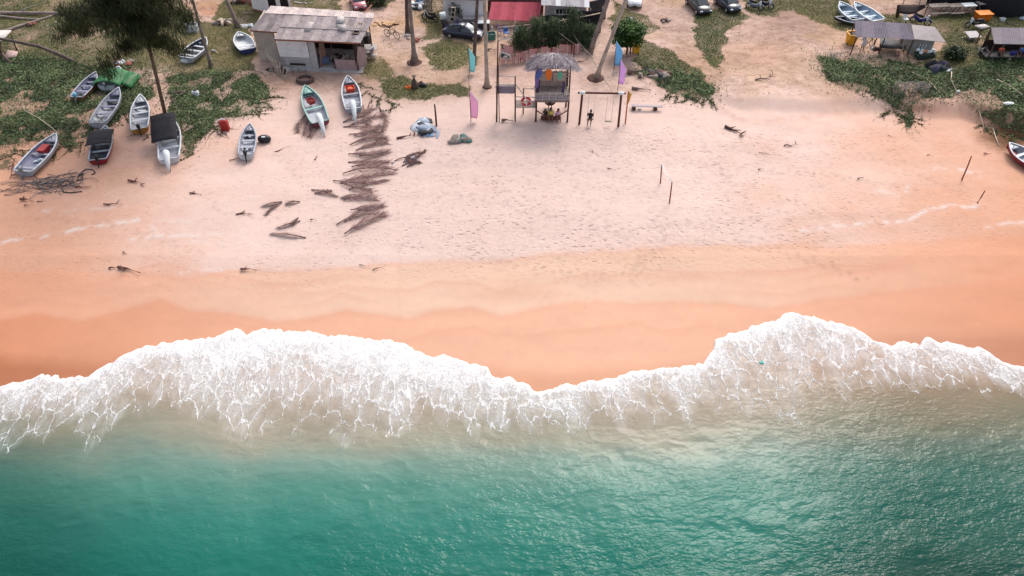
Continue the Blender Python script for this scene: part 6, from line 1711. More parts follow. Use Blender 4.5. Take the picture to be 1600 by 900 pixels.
DW = [(1002, 140, 1.9, .1, 'smooth grey brown log between swing set and creeper patch', .16, LOGG, 0), (1147, 207, 2.2, -.9, 'forked dark branch on the sand below the gully', .15, WOODD, 4), (1236, 228, 1.3, 0, 'small dark branch on the open sand right of the forked branch', .07, DRW, 2),
      (1202, 243, 1.9, -.3, 'thin v shaped pair of sticks on the sand right of centre', .03, DRW, 1), (1188, 265, .5, .5, 'small dark chip on the sand below the v shaped sticks', .06, DRW, 0), (1343, 279, .6, .6, 'small dark chip alone on the right part of the sand', .06, DRW, 1),
      (216, 283, 1.6, .1, 'flat dark driftwood below the red hulled canopy boat', .11, DRW, 2), (178, 321, 1.6, 0, 'flat brown twig with short stubs on the left sand', .08, DRW, 2), (307, 303, 1.1, -.1, 'small dark twig in the middle of the left sand', .08, DRW, 2),
      (205, 421, 2.0, -.12, 'long flat dark driftwood on the damp line at the left', .13, DRW, 1), (180, 420, .9, 0, 'short flat stick left of the long driftwood on the damp line', .07, DRW, 0), (196, 397, .5, -.6, 'tiny dark chip above the long driftwood on the damp line', .06, DRW, 0), (389, 423, 1.2, -.1, 'dark boomerang shaped driftwood on the damp line left of centre', .10, DRW, 1),
      (570, 415, .8, 0, 'thin stick on the damp line below the palm fronds', .04, DRW, 0), (594, 422, 1.1, 0, 'second thin stick on the damp line below the palm fronds', .04, DRW, 0), (443, 235, 1.5, .3, 'thin reddish stick at the stern of the small grey boat', .05, RDW, 0), (376, 249, 1.9, .35, 'thin stick just below the small grey boat', .05, DRW, 1),
      (382, 334, 1.3, .2, 'tangle of short sticks left of the split frond', .08, DRW, 4), (412, 225, .01, 0, '', 0, None, 0), (497, 248, .9, 1.0, 'small bent stick left of the frond trail', .05, DRW, 1), (490, 345, .5, 0, 'tiny chip right of the small fronds on the left sand', .06, DRW, 0), (956, 265, .8, -.2, 'small dark twig on the sand above the centre', .05, DRW, 0),
      (926, 236, .5, 1.6, 'tiny upright chip on the sand below the swing set', .04, DRW, 0), (1392, 215, .8, -1.0, 'thin reddish stick on the sand left of the creeper tail', .03, RDW, 0), (90, 297, .01, 0, '', 0, None, 0), (45, 312, 1.2, .2, 'dark wedge of driftwood below the long open grey boat', .12, DRW, 1), (46, 322, .8, 0, 'tiny dark stick under the wedge of driftwood at the left', .05, DRW, 0), (66, 315, .7, .5, 'small twig right of the wedge of driftwood at the left', .05, DRW, 1),
      (130, 295, 1.2, .0, 'rusty bent metal piece with upright end at the right of the rope tangle', .09, DRW, 2), (1440, 285, .01, 0, '', 0, None, 0), (1543, 241, .7, 0, 'small red brown chip left of the boat at the right edge', .06, RDW, 0), (1453, 243, .6, .1, 'tiny chip on the upper right sand', .04, DRW, 0),
      (300, 145, 3.2, .2, 'pale weathered driftwood branches on the creeper beside the white jerrycan', .16, LOGG, 6), (283, 152, 2.2, 1.0, 'white bleached stick on the creeper left of the white jerrycan', .08, WOODP, 3), (303, 200, 1.8, 1.0, 'bleached stick at the lower edge of the creeper above the red jerrycan', .09, WOODG, 2), (640, 243, 3.0, .62, 'long thin stick laid over the dark brush pile on the sand', .05, DRW, 2),
      (636, 213, 2.0, .5, 'brown root reaching from the blue plastic heap', .12, DRW, 3), (992, 117, 1.6, -.3, 'thick short log with dark hollow end behind the swing set', .34, LOGG, 0), (1002, 123, .9, -1.2, 'grey cut stump lying against the thick short log', .3, WOODG, 0), (1340, 122, 2.4, .1, 'pile of dead grey branches at the upper edge of the right creeper', .10, LOGG, 5), (1198, 122, 2.6, .3, 'brown heap of twigs at the top of the right sand slope', .08, LOGG, 6),
      (20, 268, 2.5, -1.2, 'forked bare root on the sand at the far left edge', .10, DRW, 3), (272, 213, 1.8, 1.5, 'bent dark root left of the boat with the large black canopy', .07, DRW, 2), (345, 213, 2.2, -1.4, 'straight stick on the sand below the red jerrycan', .05, RDW, 1), (750, 150, .01, 0, '', 0, None, 0), (793, 190, 1.1, 0, 'grey cut log under the bamboo landing', .16, LOGG, 0),
      (768, 79, 1.0, 0, 'short grey log on the path right of the pale straight palm', .15, WOODG, 0), (645, 57, 1.9, 0, 'white plank leaning on rubble at the foot of the dark palm', .10, COVER, 0), (315, 118, 1.6, -.2, 'dark stick on the grass below the leaning palm', .06, WOODD, 1), (337, 82, .9, -.4, 'white piece of plastic pipe right of the leaning palm', .11, COVER, 0),
      (390, 20, 1.4, .3, 'pale plank on the grass above the white dinghy', .08, WOODP, 0), (475, 5, 2.2, 0, 'two pale sticks lying on grass behind the ruined house', .08, COVER, 1), (910, 97, 1.0, .2, 'curled brown root on the sand below the thick grey palm', .07, DRW, 3)]
for i, (x_, y_, ln, an, lab, r_, mt, tw) in enumerate(DW):
    if mt is not None: driftwood(x_, y_, ln, an, lab, r_, mt, tw, i)
# fallen palm trunks at the top left
for (a, b_, r_, lab, mt) in [((-30, 21), (166, 20), .2, 'long fallen palm trunk lying level across the grass, topmost at the left', BARK), ((-30, 24), (62, 30), .17, 'second fallen palm trunk below the long level one at the left', BARK), ((0, 52), (86, 22), .17, 'fallen palm trunk slanting up right toward the long level one', BARK),
                              ((30, 18), (72, 2), .07, 'thin grey branch lying above the fallen trunks at the top left', WOODG)]:
    p0, p1 = at(*a, dz=r_), at(*b_, dz=r_); m = MB(); m.tube([p0.lerp(p1, i / 6) + V(0, 0, .06 * math.sin(i)) for i in range(7)], [r_ * (1 - .07 * i) for i in range(7)], 9); solo(m, 'fallen_palm', mt, lab, 'fallen trunk')
p0 = at(119, 97); m = MB(); m.tube([p0 + V(0, 0, -.1), at(95, 86, .55), at(60, 72, 1.25), ptz(10, 62, 2.3), ptz(-30, 56, 2.8)], [.2, .19, .17, .15, .13], 9); solo(m, 'fallen_palm', BARKD, 'dark curved palm trunk rising left over the white sheet roof at the far left', 'fallen trunk')
bundle(at(50, 40), .6, [RDW, WOODD], 'reddish brown rubbish heap among the fallen trunks at the left', 'rubbish', 'rubbish_heap', 60, (1.3, .8, .6), 6)
# the trail of dry fronds
FD = [M('frond_dry', (168, 134, 128), .9, .25, 5), M('frond_dry_dark', (126, 96, 92), .9, .25, 5), M('frond_dry_pale', (200, 170, 160), .9, .2, 5)]
FDM = FD
def dry_frond(root, tip, label, seed, group='dry palm fronds laid in a trail down the sand', z=0, leaflet=.5, mt=None):
    r0 = random.Random(seed); a = at(*root); b_ = at(*tip); d = (b_ - a); d.z = 0; ln = d.length; d.normalize(); side = V(-d.y, d.x, 0)
    m = MB(); pts = []; n = 12; bow = r0.uniform(-.10, .16) * ln
    for i in range(n):
        u_ = i / (n - 1); q = a + d * ln * u_ + side * bow * math.sin(math.pi * u_); pts.append(V(q.x, q.y, ground(q.x, q.y) + .05 + z + .12 * math.sin(math.pi * u_)))
    m.tube(pts, [.045 * (1 - .8 * i / (n - 1)) + .008 for i in range(n)], 6, 1)
    for i in range(2, n):
        for j in range(9):
            for s_ in (-1, 1):
                if r0.random() < .15: continue
                u_ = (i - 1 + j / 6) / (n - 1); p = pts[i - 1].lerp(pts[i], j / 6)
                l_ = leaflet * r0.uniform(.6, 1.25) * (1 - .35 * u_) * min(1, u_ * 4)
                sw = r0.uniform(.18, .72)
                e = p + d * l_ * (1 - sw * .3) + side * s_ * l_ * sw + V(0, 0, r0.uniform(-.03, .14)); e.z = max(e.z, ground(e.x, e.y) + .03)
                wv_ = side * .020 + V(0, 0, .012)
                m.add([p - wv_, p + wv_, p.lerp(e, .6) + wv_ * .8, e, p.lerp(e, .6) - wv_ * .8], [(0, 1, 2, 3, 4)], r0.choice((0, 0, 1, 2)))
    return solo(m, 'palm_frond', mt or FDM, label, 'palm frond', group=group)
rows = []
ordinal = ['topmost', 'second', 'third', 'fourth', 'fifth', 'sixth', 'seventh', 'eighth', 'ninth', 'tenth', 'eleventh', 'twelfth', 'thirteenth', 'fourteenth', 'fifteenth', 'sixteenth', 'seventeenth', 'eighteenth', 'nineteenth', 'twentieth']
tr = [((541, 193), (590, 172)), ((538, 203), (592, 188)), ((545, 216), (600, 196)), ((536, 199), (598, 214)), ((552, 210), (603, 224)), ((548, 226), (600, 217)), ((550, 236), (607, 230)), ((545, 240), (604, 246)), ((553, 247), (598, 238)), ((548, 256), (602, 252)), ((552, 262), (598, 262)),
      ((530, 274), (610, 266)), ((529, 283), (612, 272)), ((527, 287), (596, 284)), ((534, 291), (588, 302)), ((545, 296), (594, 290)),
      ((538, 318), (586, 310)), ((541, 329), (600, 322)), ((536, 345), (604, 328)), ((531, 356), (602, 338)), ((532, 366), (600, 345))]
for i, (a, b_) in enumerate(tr):
    a = (a[0] + rnd.uniform(-7, 9), a[1] + rnd.uniform(-4, 4)); b_ = (b_[0] + rnd.uniform(-12, 6), b_[1] + rnd.uniform(-5, 5))
    lab = (ordinal[i] + ' dry frond from the top of the long trail down the sand') if i < 16 else (['topmost', 'second', 'third', 'fourth', 'lowest'][i - 16] + ' dry frond of the separate cluster ending the long trail')
    dry_frond(a, b_, lab, 100 + i, z=.05 * (i % 3), leaflet=(1.25, .95, 1.1, .8)[i % 4])
for k, (a, b_, lab) in enumerate([((578, 160), (586, 212), 'broad drooping dry frond crowning the right top of the long trail'), ((568, 165), (592, 215), 'dry frond lying downslope at the right top of the long trail'), ((592, 168), (597, 206), 'narrow dry frond at the right edge of the top of the long trail'),
        ((478, 180), (466, 206), 'dry frond spreading left under the mint green boat'), ((485, 180), (476, 211), 'dry frond pointing down left under the mint green boat'), ((496, 190), (484, 214), 'dry frond behind the motor cover of the mint green boat'),
        ((440, 318), (418, 335), 'split dry frond standing out on the left sand'), ((441, 316), (413, 322), 'thin dry frond crossing the split frond on the left sand'), ((469, 316), (450, 319), 'small spindle shaped dry leaf right of the split frond'), ((469, 346), (436, 356), 'small thin dry frond below the split frond'),
        ((478, 372), (426, 366), 'lowest small feathery dry frond on the left sand'), ((466, 341), (458, 350), 'tiny dry leaf scrap above the feathery frond'), ((487, 297), (524, 308), 'curled dry frond left of the long trail'), ((492, 303), (515, 300), 'short dry frond crossing the curled one left of the long trail'), ((556, 305), (536, 309), 'small dry leaf left of the gap in the long trail'),
        ((628, 260), (664, 236), 'dark dry frond of the brush pile on the sand right of the trail'), ((630, 255), (660, 240), 'second dark dry frond of the brush pile right of the trail'), ((636, 262), (655, 256), 'short dark leaf at the foot of the brush pile right of the trail')]):
    dry_frond(a, b_, lab, 200 + k, 'dry fronds scattered over the beach', leaflet=1.0 if k < 6 else .5, mt=[FD[1]] * 3 if k > 14 else None)
# heaps of plastic, net and rope
BLUEP = M('plastic_bluegrey', (158, 170, 190), .6, .12, 3); LBL = M('plastic_pale', (214, 218, 226), .6, .08, 3); TEAL = M('net_teal', (96, 128, 122), .9, .2, 5)
bundle(at(659, 200), 1.35, [LBL, BLUEP, LBL, CHAR], 'heap of pale blue plastic sheet on the sand left of the pink flag', 'plastic sheet', 'plastic_heap', 61, (1.2, 1.1, .28), 12)
bundle(at(673, 209), .75, [BLUEP, M('plastic_blue', (140, 176, 206), .6, .1, 3)], 'strip of light blue plastic at the lower right of the plastic heap', 'plastic sheet', 'plastic_strip', 62, (1.7, .6, .25), 6)
bundle(at(720, 219), .9, [TEAL, WOODG, TEAL], 'teal green net rolled in a heap below the pink flag', 'net', 'net_heap', 63, (1.3, .7, .4), 8)
bundle(at(643, 250), .7, [WOODD, CHAR, BLUEP], 'dark leafy rubbish at the centre of the brush pile', 'rubbish', 'rubbish_heap', 64, (1.0, .9, .3), 7)
bundle(at(614, 255), .22, [MET], 'small pale stone like lump right of the frond trail', 'lump', 'lump', 65, (1, .8, .5), 3)
bundle(at(1030, 117), 1.1, [WOODD, WOODG, DRW, CHAR], 'tangled heap of roots and rubbish at the upper left of the creeper patch', 'debris', 'debris_heap', 66, (1.3, .8, .35), 14)
bundle(at(1467, 107), 1.0, [BLK, M('tarp_greenblack', (44, 58, 58), .7, .2, 4), M('grey_violet', (76, 72, 92), .8, .2, 4), BLK], 'black and dark green tarpaulin heap on the creeper below the grey cabin', 'tarpaulin', 'tarpaulin_heap', 67, (1.1, .9, .75), 9)
bundle(at(1485, 110), .5, [LBL], 'pale plastic scraps right of the black tarpaulin heap', 'plastic', 'plastic_heap', 68, (1.6, .7, .3), 5)
bundle(at(655, 133), .7, [WOODD, BLK, WOODG], 'dark charred heap beside the stump in the yard', 'rubbish', 'rubbish_heap', 69, (1.1, .7, .6), 7)
bundle(at(637, 137), .5, [ORANGE, M('net_rust', (150, 84, 50), .9, .2, 5)], 'orange net and float pile left of the stump', 'net', 'net_heap', 70, (1.0, .9, .6), 6)
q = at(648, 138); m = MB(); m.tube([q, q + V(0, 0, .8), q + V(.03, 0, 1.35)], [.34, .26, .24], 10); solo(m, 'stump', BARKD, 'dark palm stump in the yard above the dry frond trail', 'stump')
for k, (px_, py_, lab) in enumerate([(60, 290, 'left part of the grey net and rope tangle below the long open grey boat'), (100, 285, 'right part of the grey net and rope tangle at the lower left')]):
    r0 = random.Random(k + 5); m = MB(); c = at(px_, py_)
    for s_ in range(46):
        a = r0.uniform(0, 6.28); q = c + V(r0.uniform(-1.6, 1.6), r0.uniform(-.8, .8), 0); pts = []
        for j in range(6): pts.append(V(q.x, q.y, ground(q.x, q.y) + .04 + r0.uniform(0, .08))); a += r0.uniform(-.9, .9); q = q + V(math.cos(a), math.sin(a) * .6, 0) * .4
        m.tube(pts, .022, 5, s_ % 3)
    solo(m, 'rope_tangle', [CHAR, WOODG, M('net_grey', (140, 130, 134), .9, .2, 5)], lab, 'rope tangle')
for k, (pts, lab) in enumerate([([(122, 276), (130, 271), (128, 280), (120, 283), (124, 272), (134, 264), (145, 265), (149, 270), (143, 273)], 'dark hose looping over the sand at the right of the rope tangle'), ([(105, 288), (96, 293), (99, 300), (112, 301), (128, 299)], 'thin dark cable curling below the rope tangle')]):
    m = MB(); m.tube([at(a, b_, .05) for a, b_ in pts], .045, 6); solo(m, 'hose', CHAR, lab, 'hose')
# wire fish traps on the right creeper
for k, px_ in enumerate((1403, 1420, 1437)):
    c = at(px_, 147); t = thing('fish_trap', ['left', 'middle', 'right'][k] + ' one of three six sided wire fish traps in a row on the right creeper', 'fish trap', c, .15 * k, 'wire fish traps')
    m = MB(); hx = [V(math.cos(R(60 * i)) * .62, math.sin(R(60 * i)) * .62, 0) for i in range(7)]
    for z_ in (.08, 1.0): m.tube([h_ + V(0, 0, z_) for h_ in hx], .035, 5)
    for h_ in hx[:6]: m.cyl(h_ + V(0, 0, .08), h_ + V(0, 0, 1.0), .03, .03, 4)
    m.build('frame', WOODG, t, False)
    m = MB(); WM = M('wire_mesh', (170, 160, 158), .8, .15, 4)
    for i in range(6):
        for j in range(1, 7):
            a = hx[i].lerp(hx[i + 1], j / 7); m.cyl(a + V(0, 0, .08), a + V(0, 0, 1.0), .0045, .0045, 3)
        for j in range(1, 6): z_ = .08 + .92 * j / 6; m.cyl(hx[i] + V(0, 0, z_), hx[i + 1] + V(0, 0, z_), .0045, .0045, 3)
    for j in range(-5, 6):
        w_ = .62 - abs(j) * .035; m.cyl(V(j * .1, -.5, 1.0), V(j * .1, .5, 1.0), .0045, .0045, 3); m.cyl(V(-.52, j * .09, 1.0), V(.52, j * .09, 1.0), .0045, .0045, 3)
    m.build('mesh', WM, t, False)
c = at(1305, 94); t = thing('wire_cage', 'rusty square wire cage at the upper left corner of the right creeper', 'cage', c, .1)
m = MB()
for j in range(8):
    m.cyl(V(-.7 + .2 * j, -.5, .6), V(-.7 + .2 * j, .5, .6), .012, .012, 3); m.cyl(V(-.7 + .2 * j, -.5, 0), V(-.7 + .2 * j, -.5, .6), .012, .012, 3)
for j in range(6): m.cyl(V(-.7, -.5 + .2 * j, .6), V(.7, -.5 + .2 * j, .6), .012, .012, 3)
m.build('mesh', M('wire_mesh', (170, 160, 158)), t, False); m = MB()
for x_ in (-.7, .7):
    for y_ in (-.5, .5): m.cyl(V(x_, y_, 0), V(x_, y_, .62), .03, .03, 5)
m.build('frame', WOODG, t, False)
rope([at(1487, 112, .4), at(1486, 124, .15), at(1493, 140, .12), at(1512, 148, .12), at(1535, 165, .12), at(1547, 178, .12), at(1551, 200, .08), at(1556, 215, .06), at(1561, 228, .05)], 'pale rope running over the right creeper and down the bank to the sand', .05)
rope([at(1424, 112, .15), at(1450, 125, .15), at(1462, 138, .15), at(1475, 152, .12)], 'thin pale rope across the bare strip in the right creeper', .04)
rope([at(1557, 124, .2), at(1575, 132, .2), at(1597, 148, .2)], 'pale pole like rope on the creeper near the right edge', .06)
m = MB(); m.ell(at(1576, 162, .2), (.55, .25, .15), 12, 7); solo(m, 'float', COVER, 'elongated white float on the creeper near the right edge', 'float')
m = MB(); m.ell(at(1497, 143, .2), (.16, .16, .14), 10, 6); solo(m, 'float', COVER, 'small white float tied on the rope across the right creeper', 'float')
# bins
def bin_(p, label, mt, s_=.95, h_=1.25, rz=.1):
    t = thing('rubbish_bin', label, 'bin', p, rz); m = MB(); a = s_ / 2
    R_ = [[V(-a * q, -a * q, z_), V(a * q, -a * q, z_), V(a * q, a * q, z_), V(-a * q, a * q, z_)] for q, z_ in ((.68, 0), (1, h_), (1.1, h_), (1.1, h_ + .07), (.92, h_ + .07), (.9, h_ - .12))]
    m.loft(R_, True, True, smooth=False); m.build('shell', mt, t, False)
    MB().ell((0, 0, h_ - .08), (a * .85, a * .85, .14), 10, 6, jit=.12).build('rubbish', CHAR, t, False); return t
YEL = M('yellow_plastic', (238, 172, 40), .5, .08, 3)
bin_(at(1328, 68), 'yellow bin full of rubbish at the left end of the corrugated shack', YEL, 1.0, 1.1)
crate(at(993, 82), .1, (.75, .6, .95), M('yellow_box', (238, 176, 52), .5, .08, 3), 'tall yellow box standing on the sand right of the leafy green tree', lid=M('yellow_lid', (246, 222, 110), .5, .05, 3), cat='box', name='box')
crate(at(1533, 31), .1, (1.5, 1.0, .75), ORANGE, 'big orange insulated box in front of the black netted shed', lid=M('orange_lid', (244, 138, 40), .5, .08, 3), cat='box', name='box')
crate(at(768, 61), .2, (.85, .7, .65), M('bucket_green', (66, 128, 118), .5, .1, 3), 'teal green tub under the left end of the red awning', filled=CHAR, cat='tub', name='tub')
m = MB(); q = at(697, 45); m.cyl(q, q + V(-.25, .2, 1.1), .35, .33, 14); m.cyl(q + V(-.25, .2, 1.1), q + V(-.33, .27, 1.75), .36, .34, 14, 1); solo(m, 'drum', [CHAR, COVER], 'grey drum with a white upper half at the rear of the navy sedan', 'drum')
# ventilation blocks standing as a column
q = at(706, 41); m = MB(); BLKC = M('cement_block', (206, 190, 172), .9, .1, 3)
for k in range(4):
    c = q + V(.10 * k, 0, .28 + k * .55); m.box(c + V(-.21, 0, 0), (.1, .25, .54)); m.box(c + V(.21, 0, 0), (.1, .25, .54)); m.box(c + V(0, 0, .24), (.34, .25, .07)); m.box(c + V(0, .10, 0), (.34, .04, .40), m=1)
solo(m, 'block_column', [BLKC, BLK], 'leaning column of pierced cement blocks behind the navy sedan', 'blocks')
m = MB(); q = at(709, 24, 1.6); m.cyl(q, pty(713, -12, at(709, 40).y), .03, .03, 5); solo(m, 'pipe', MET, 'thin grey pipe rising in front of the white house wall', 'pipe')
# pallet
t = thing('pallet', 'grey slatted wooden pallet standing in the grass above a motorcycle', 'pallet', at(669, 20)); 
for k in range(5): MB().box(at(664 + k * 2.7, 19) + V(0, .15, 1.0), (.13, .05, 2.0), (-.12, 0, 0)).build('slat', WOODG, t)
for z_ in (.2, 1.1, 1.9): MB().box(at(669, 19) + V(0, .1 + z_ * .1, z_), (1.2, .07, .12)).build('crosspiece', WOODG, t)
bundle(at(648, 10), .9, [LBL, CHAR, BLUEP, BLK], 'mixed white and blue rubbish heap at the top edge left of the pallet', 'rubbish', 'rubbish_heap', 71, (1.8, 1.0, .45), 12)
bundle(at(660, 3), .8, [BLUEP, M('blue_tarp', (76, 104, 140), .7, .1, 3)], 'blue tarpaulin bundle behind the rubbish heap at the top edge', 'tarpaulin', 'tarpaulin_heap', 72, (1.2, .8, .7), 5)
bundle(at(385, 3), 1.1, [WOODD, RDW, WOODG], 'brown brush heap at the left of the small white building', 'debris', 'brush_heap', 73, (1.5, .8, .6), 12)
bundle(at(352, 36), .9, [WOODG, WOODP, WOODD], 'pile of split logs and husks left of the leaning palm by the dinghy', 'debris', 'log_pile', 74, (1.5, .7, .5), 12)
bundle(at(385, 41), .7, [COVER, LBL, WOODG], 'white rubbish heap just above the white dinghy', 'rubbish', 'rubbish_heap', 75, (1.5, .6, .4), 7)
bundle(at(192, 100), .9, [LBL, RDW, WOODG], 'pinkish white rubbish heap in the shade above the green tarpaulin', 'rubbish', 'rubbish_heap', 76, (1.3, .8, .4), 9)
bundle(at(645, 62), .6, [RDW, WOODG], 'reddish rubble at the foot of the dark palm', 'rubble', 'rubble_heap', 77, (1.5, .7, .35), 7)
bundle(at(600, 37), .9, [M('rubble_tan', (196, 158, 122), .9, .2, 4)], 'low tan heap of coconut husk on the sand track', 'husk heap', 'husk_heap', 78, (1.6, .8, .10), 12)
bundle(at(963, 66), .45, [LBL, WOODG], 'pale rubbish at the foot of the thick grey palm', 'rubbish', 'rubbish_heap', 79, (1.3, .7, .4), 5)
bundle(at(983, 32), .5, [LBL, BLUEP], 'small blue and white bundle in the grass above the leafy green tree', 'rubbish', 'bundle', 80, (.6, .8, 1), 3)
bundle(at(1040, 33), .6, [WOODD, WOODG], 'dark round clump of weed left of the black car track', 'weed', 'weed_clump', 81, (1.2, .7, .5), 6)
# plastic chairs
def chair(p, rz, mt, label, s=1.1):
    t = thing('plastic_chair', label, 'chair', p, rz); t.scale = (s, s, s)
    MB().box((0, 0, .43), (.46, .46, .05)).build('seat', mt, t, False)
    MB().sheet([[V(-.22, .22, .45), V(0, .26, .45), V(.22, .22, .45)], [V(-.24, .33, .92), V(0, .38, .95), V(.24, .33, .92)]], .03).build('backrest', mt, t, False)
    for a in (-.2, .2):
        for b_ in (-.2, .2): MB().cyl((a * 1.15, b_ * 1.15, 0), (a, b_, .43), .022, .025, 5).build('leg', mt, t, False)
        MB().tube([V(a * 1.15, -.2, .43), V(a * 1.2, -.18, .66), V(a * 1.2, .26, .68)], .022, 5).build('armrest', mt, t, False)
    return t
chair(at(791, 57), .3, M('chair_blue', (90, 130, 200), .45, .08, 3), 'blue plastic chair under the red awning')
chair(at(807, 57), -.4, COVER, 'white plastic chair under the right half of the red awning')
chair(at(782, 54), .9, M('chair_purple', (96, 66, 112), .45, .08, 3), 'dark purple chair in the shade of the red awning left of the blue one')
chair(at(1413, 36), .2, COVER, 'white plastic chair below the sagging black shade cloth')
# table under the leafy tree
t = thing('garden_table', 'dark table in the shade of the leafy green tree', 'table', at(977, 84))
MB().box(at(977, 84) + V(0, .3, .8), (1.3, .7, .06)).build('top', WOODD, t)
for a in (-.55, .55): MB().box(at(977, 84) + V(a, .3, .4), (.07, .6, .8)).build('leg', WOODD, t)
# picnic tables by the netted shed
for k, (px_, py_, ln, lab, mt) in enumerate([(1462, 22, 2.3, 'large grey picnic table with attached benches, leftmost by the netted shed', WOODG), (1487, 22, 1.5, 'narrow grey picnic table between the large one and the white topped one', WOODG), (1508, 21, 1.5, 'table with white top and splayed legs by the netted shed', COVER), (1532, 18, 1.7, 'grey table behind the orange box by the netted shed', WOODG)]):
    p = at(px_, py_); t = thing('picnic_table', lab, 'table', p, .12, 'tables beside the netted shed')
    MB().box((0, 0, 1.0), (ln, .9, .06)).build('top', mt, t, False)
    for s_ in (-1, 1):
        for q in (-1, 1): MB().cyl((s_ * ln * .38, q * .75, 0), (s_ * ln * .34, q * .1, .98), .05, .05, 5).build('leg', mt if k != 2 else WOODG, t, False)
        if k != 2: MB().box((0, s_ * .85, .5), (ln, .28, .05)).build('bench', mt, t, False)
crate(at(1565, 33), .3, (.5, .4, .3), COVER, 'small white box on the grass right of the orange box', cat='box', name='box')
bundle(at(1598, 30), .5, [BLUEP, LBL], 'pale blue rubbish at the right edge behind the shacks', 'rubbish', 'rubbish_heap', 82, (1, .8, .5), 5)
bundle(at(1582, 38), .5, [CHAR], 'flat dark thing lying on the grass behind the right edge shack', 'rubbish', 'rubbish_heap', 83, (1.8, .5, .2), 4)
# turquoise net scrap washing in the foam
q = at(1190, 567, .22); bundle(q, .22, [M('net_turquoise', (110, 214, 200), .7, .1, 5)], 'small turquoise scrap of net washing in the foam', 'net', 'net_scrap', 84, (.7, 1.0, .35), 5)
bundle(at(1366, 76), .45, [CHAR, WOODD, LBL], 'dark pots and bags under the left part of the corrugated shack', 'gear', 'gear_heap', 85, (1.2, 1.0, .8), 8)
bundle(at(1416, 76), .45, [WOODG, WOODP], 'pale sacks under the right part of the corrugated roof', 'sack', 'sack_heap', 86, (.9, .8, .8), 5)
t = thing('bicycle', 'dark bicycle leaning under the left end of the corrugated shack', 'bicycle', at(1355, 72), .3)
for x_ in (-.45, .45): MB().tube([V(x_ + math.cos(2 * math.pi * k / 16) * .32, 0, .34 + math.sin(2 * math.pi * k / 16) * .32) for k in range(17)], .03, 5, 0, False).build('wheel', TYRE, t, False)
m = MB(); m.cyl((-.45, 0, .34), (-.1, 0, .8), .03, .03, 5); m.cyl((-.1, 0, .8), (.35, 0, .8), .03, .03, 5); m.cyl((.35, 0, .95), (.45, 0, .34), .03, .03, 5); m.cyl((0, 0, .34), (.35, 0, .8), .03, .03, 5); m.cyl((-.45, 0, .34), (0, 0, .34), .03, .03, 5); m.build('frame', BLK, t, False)
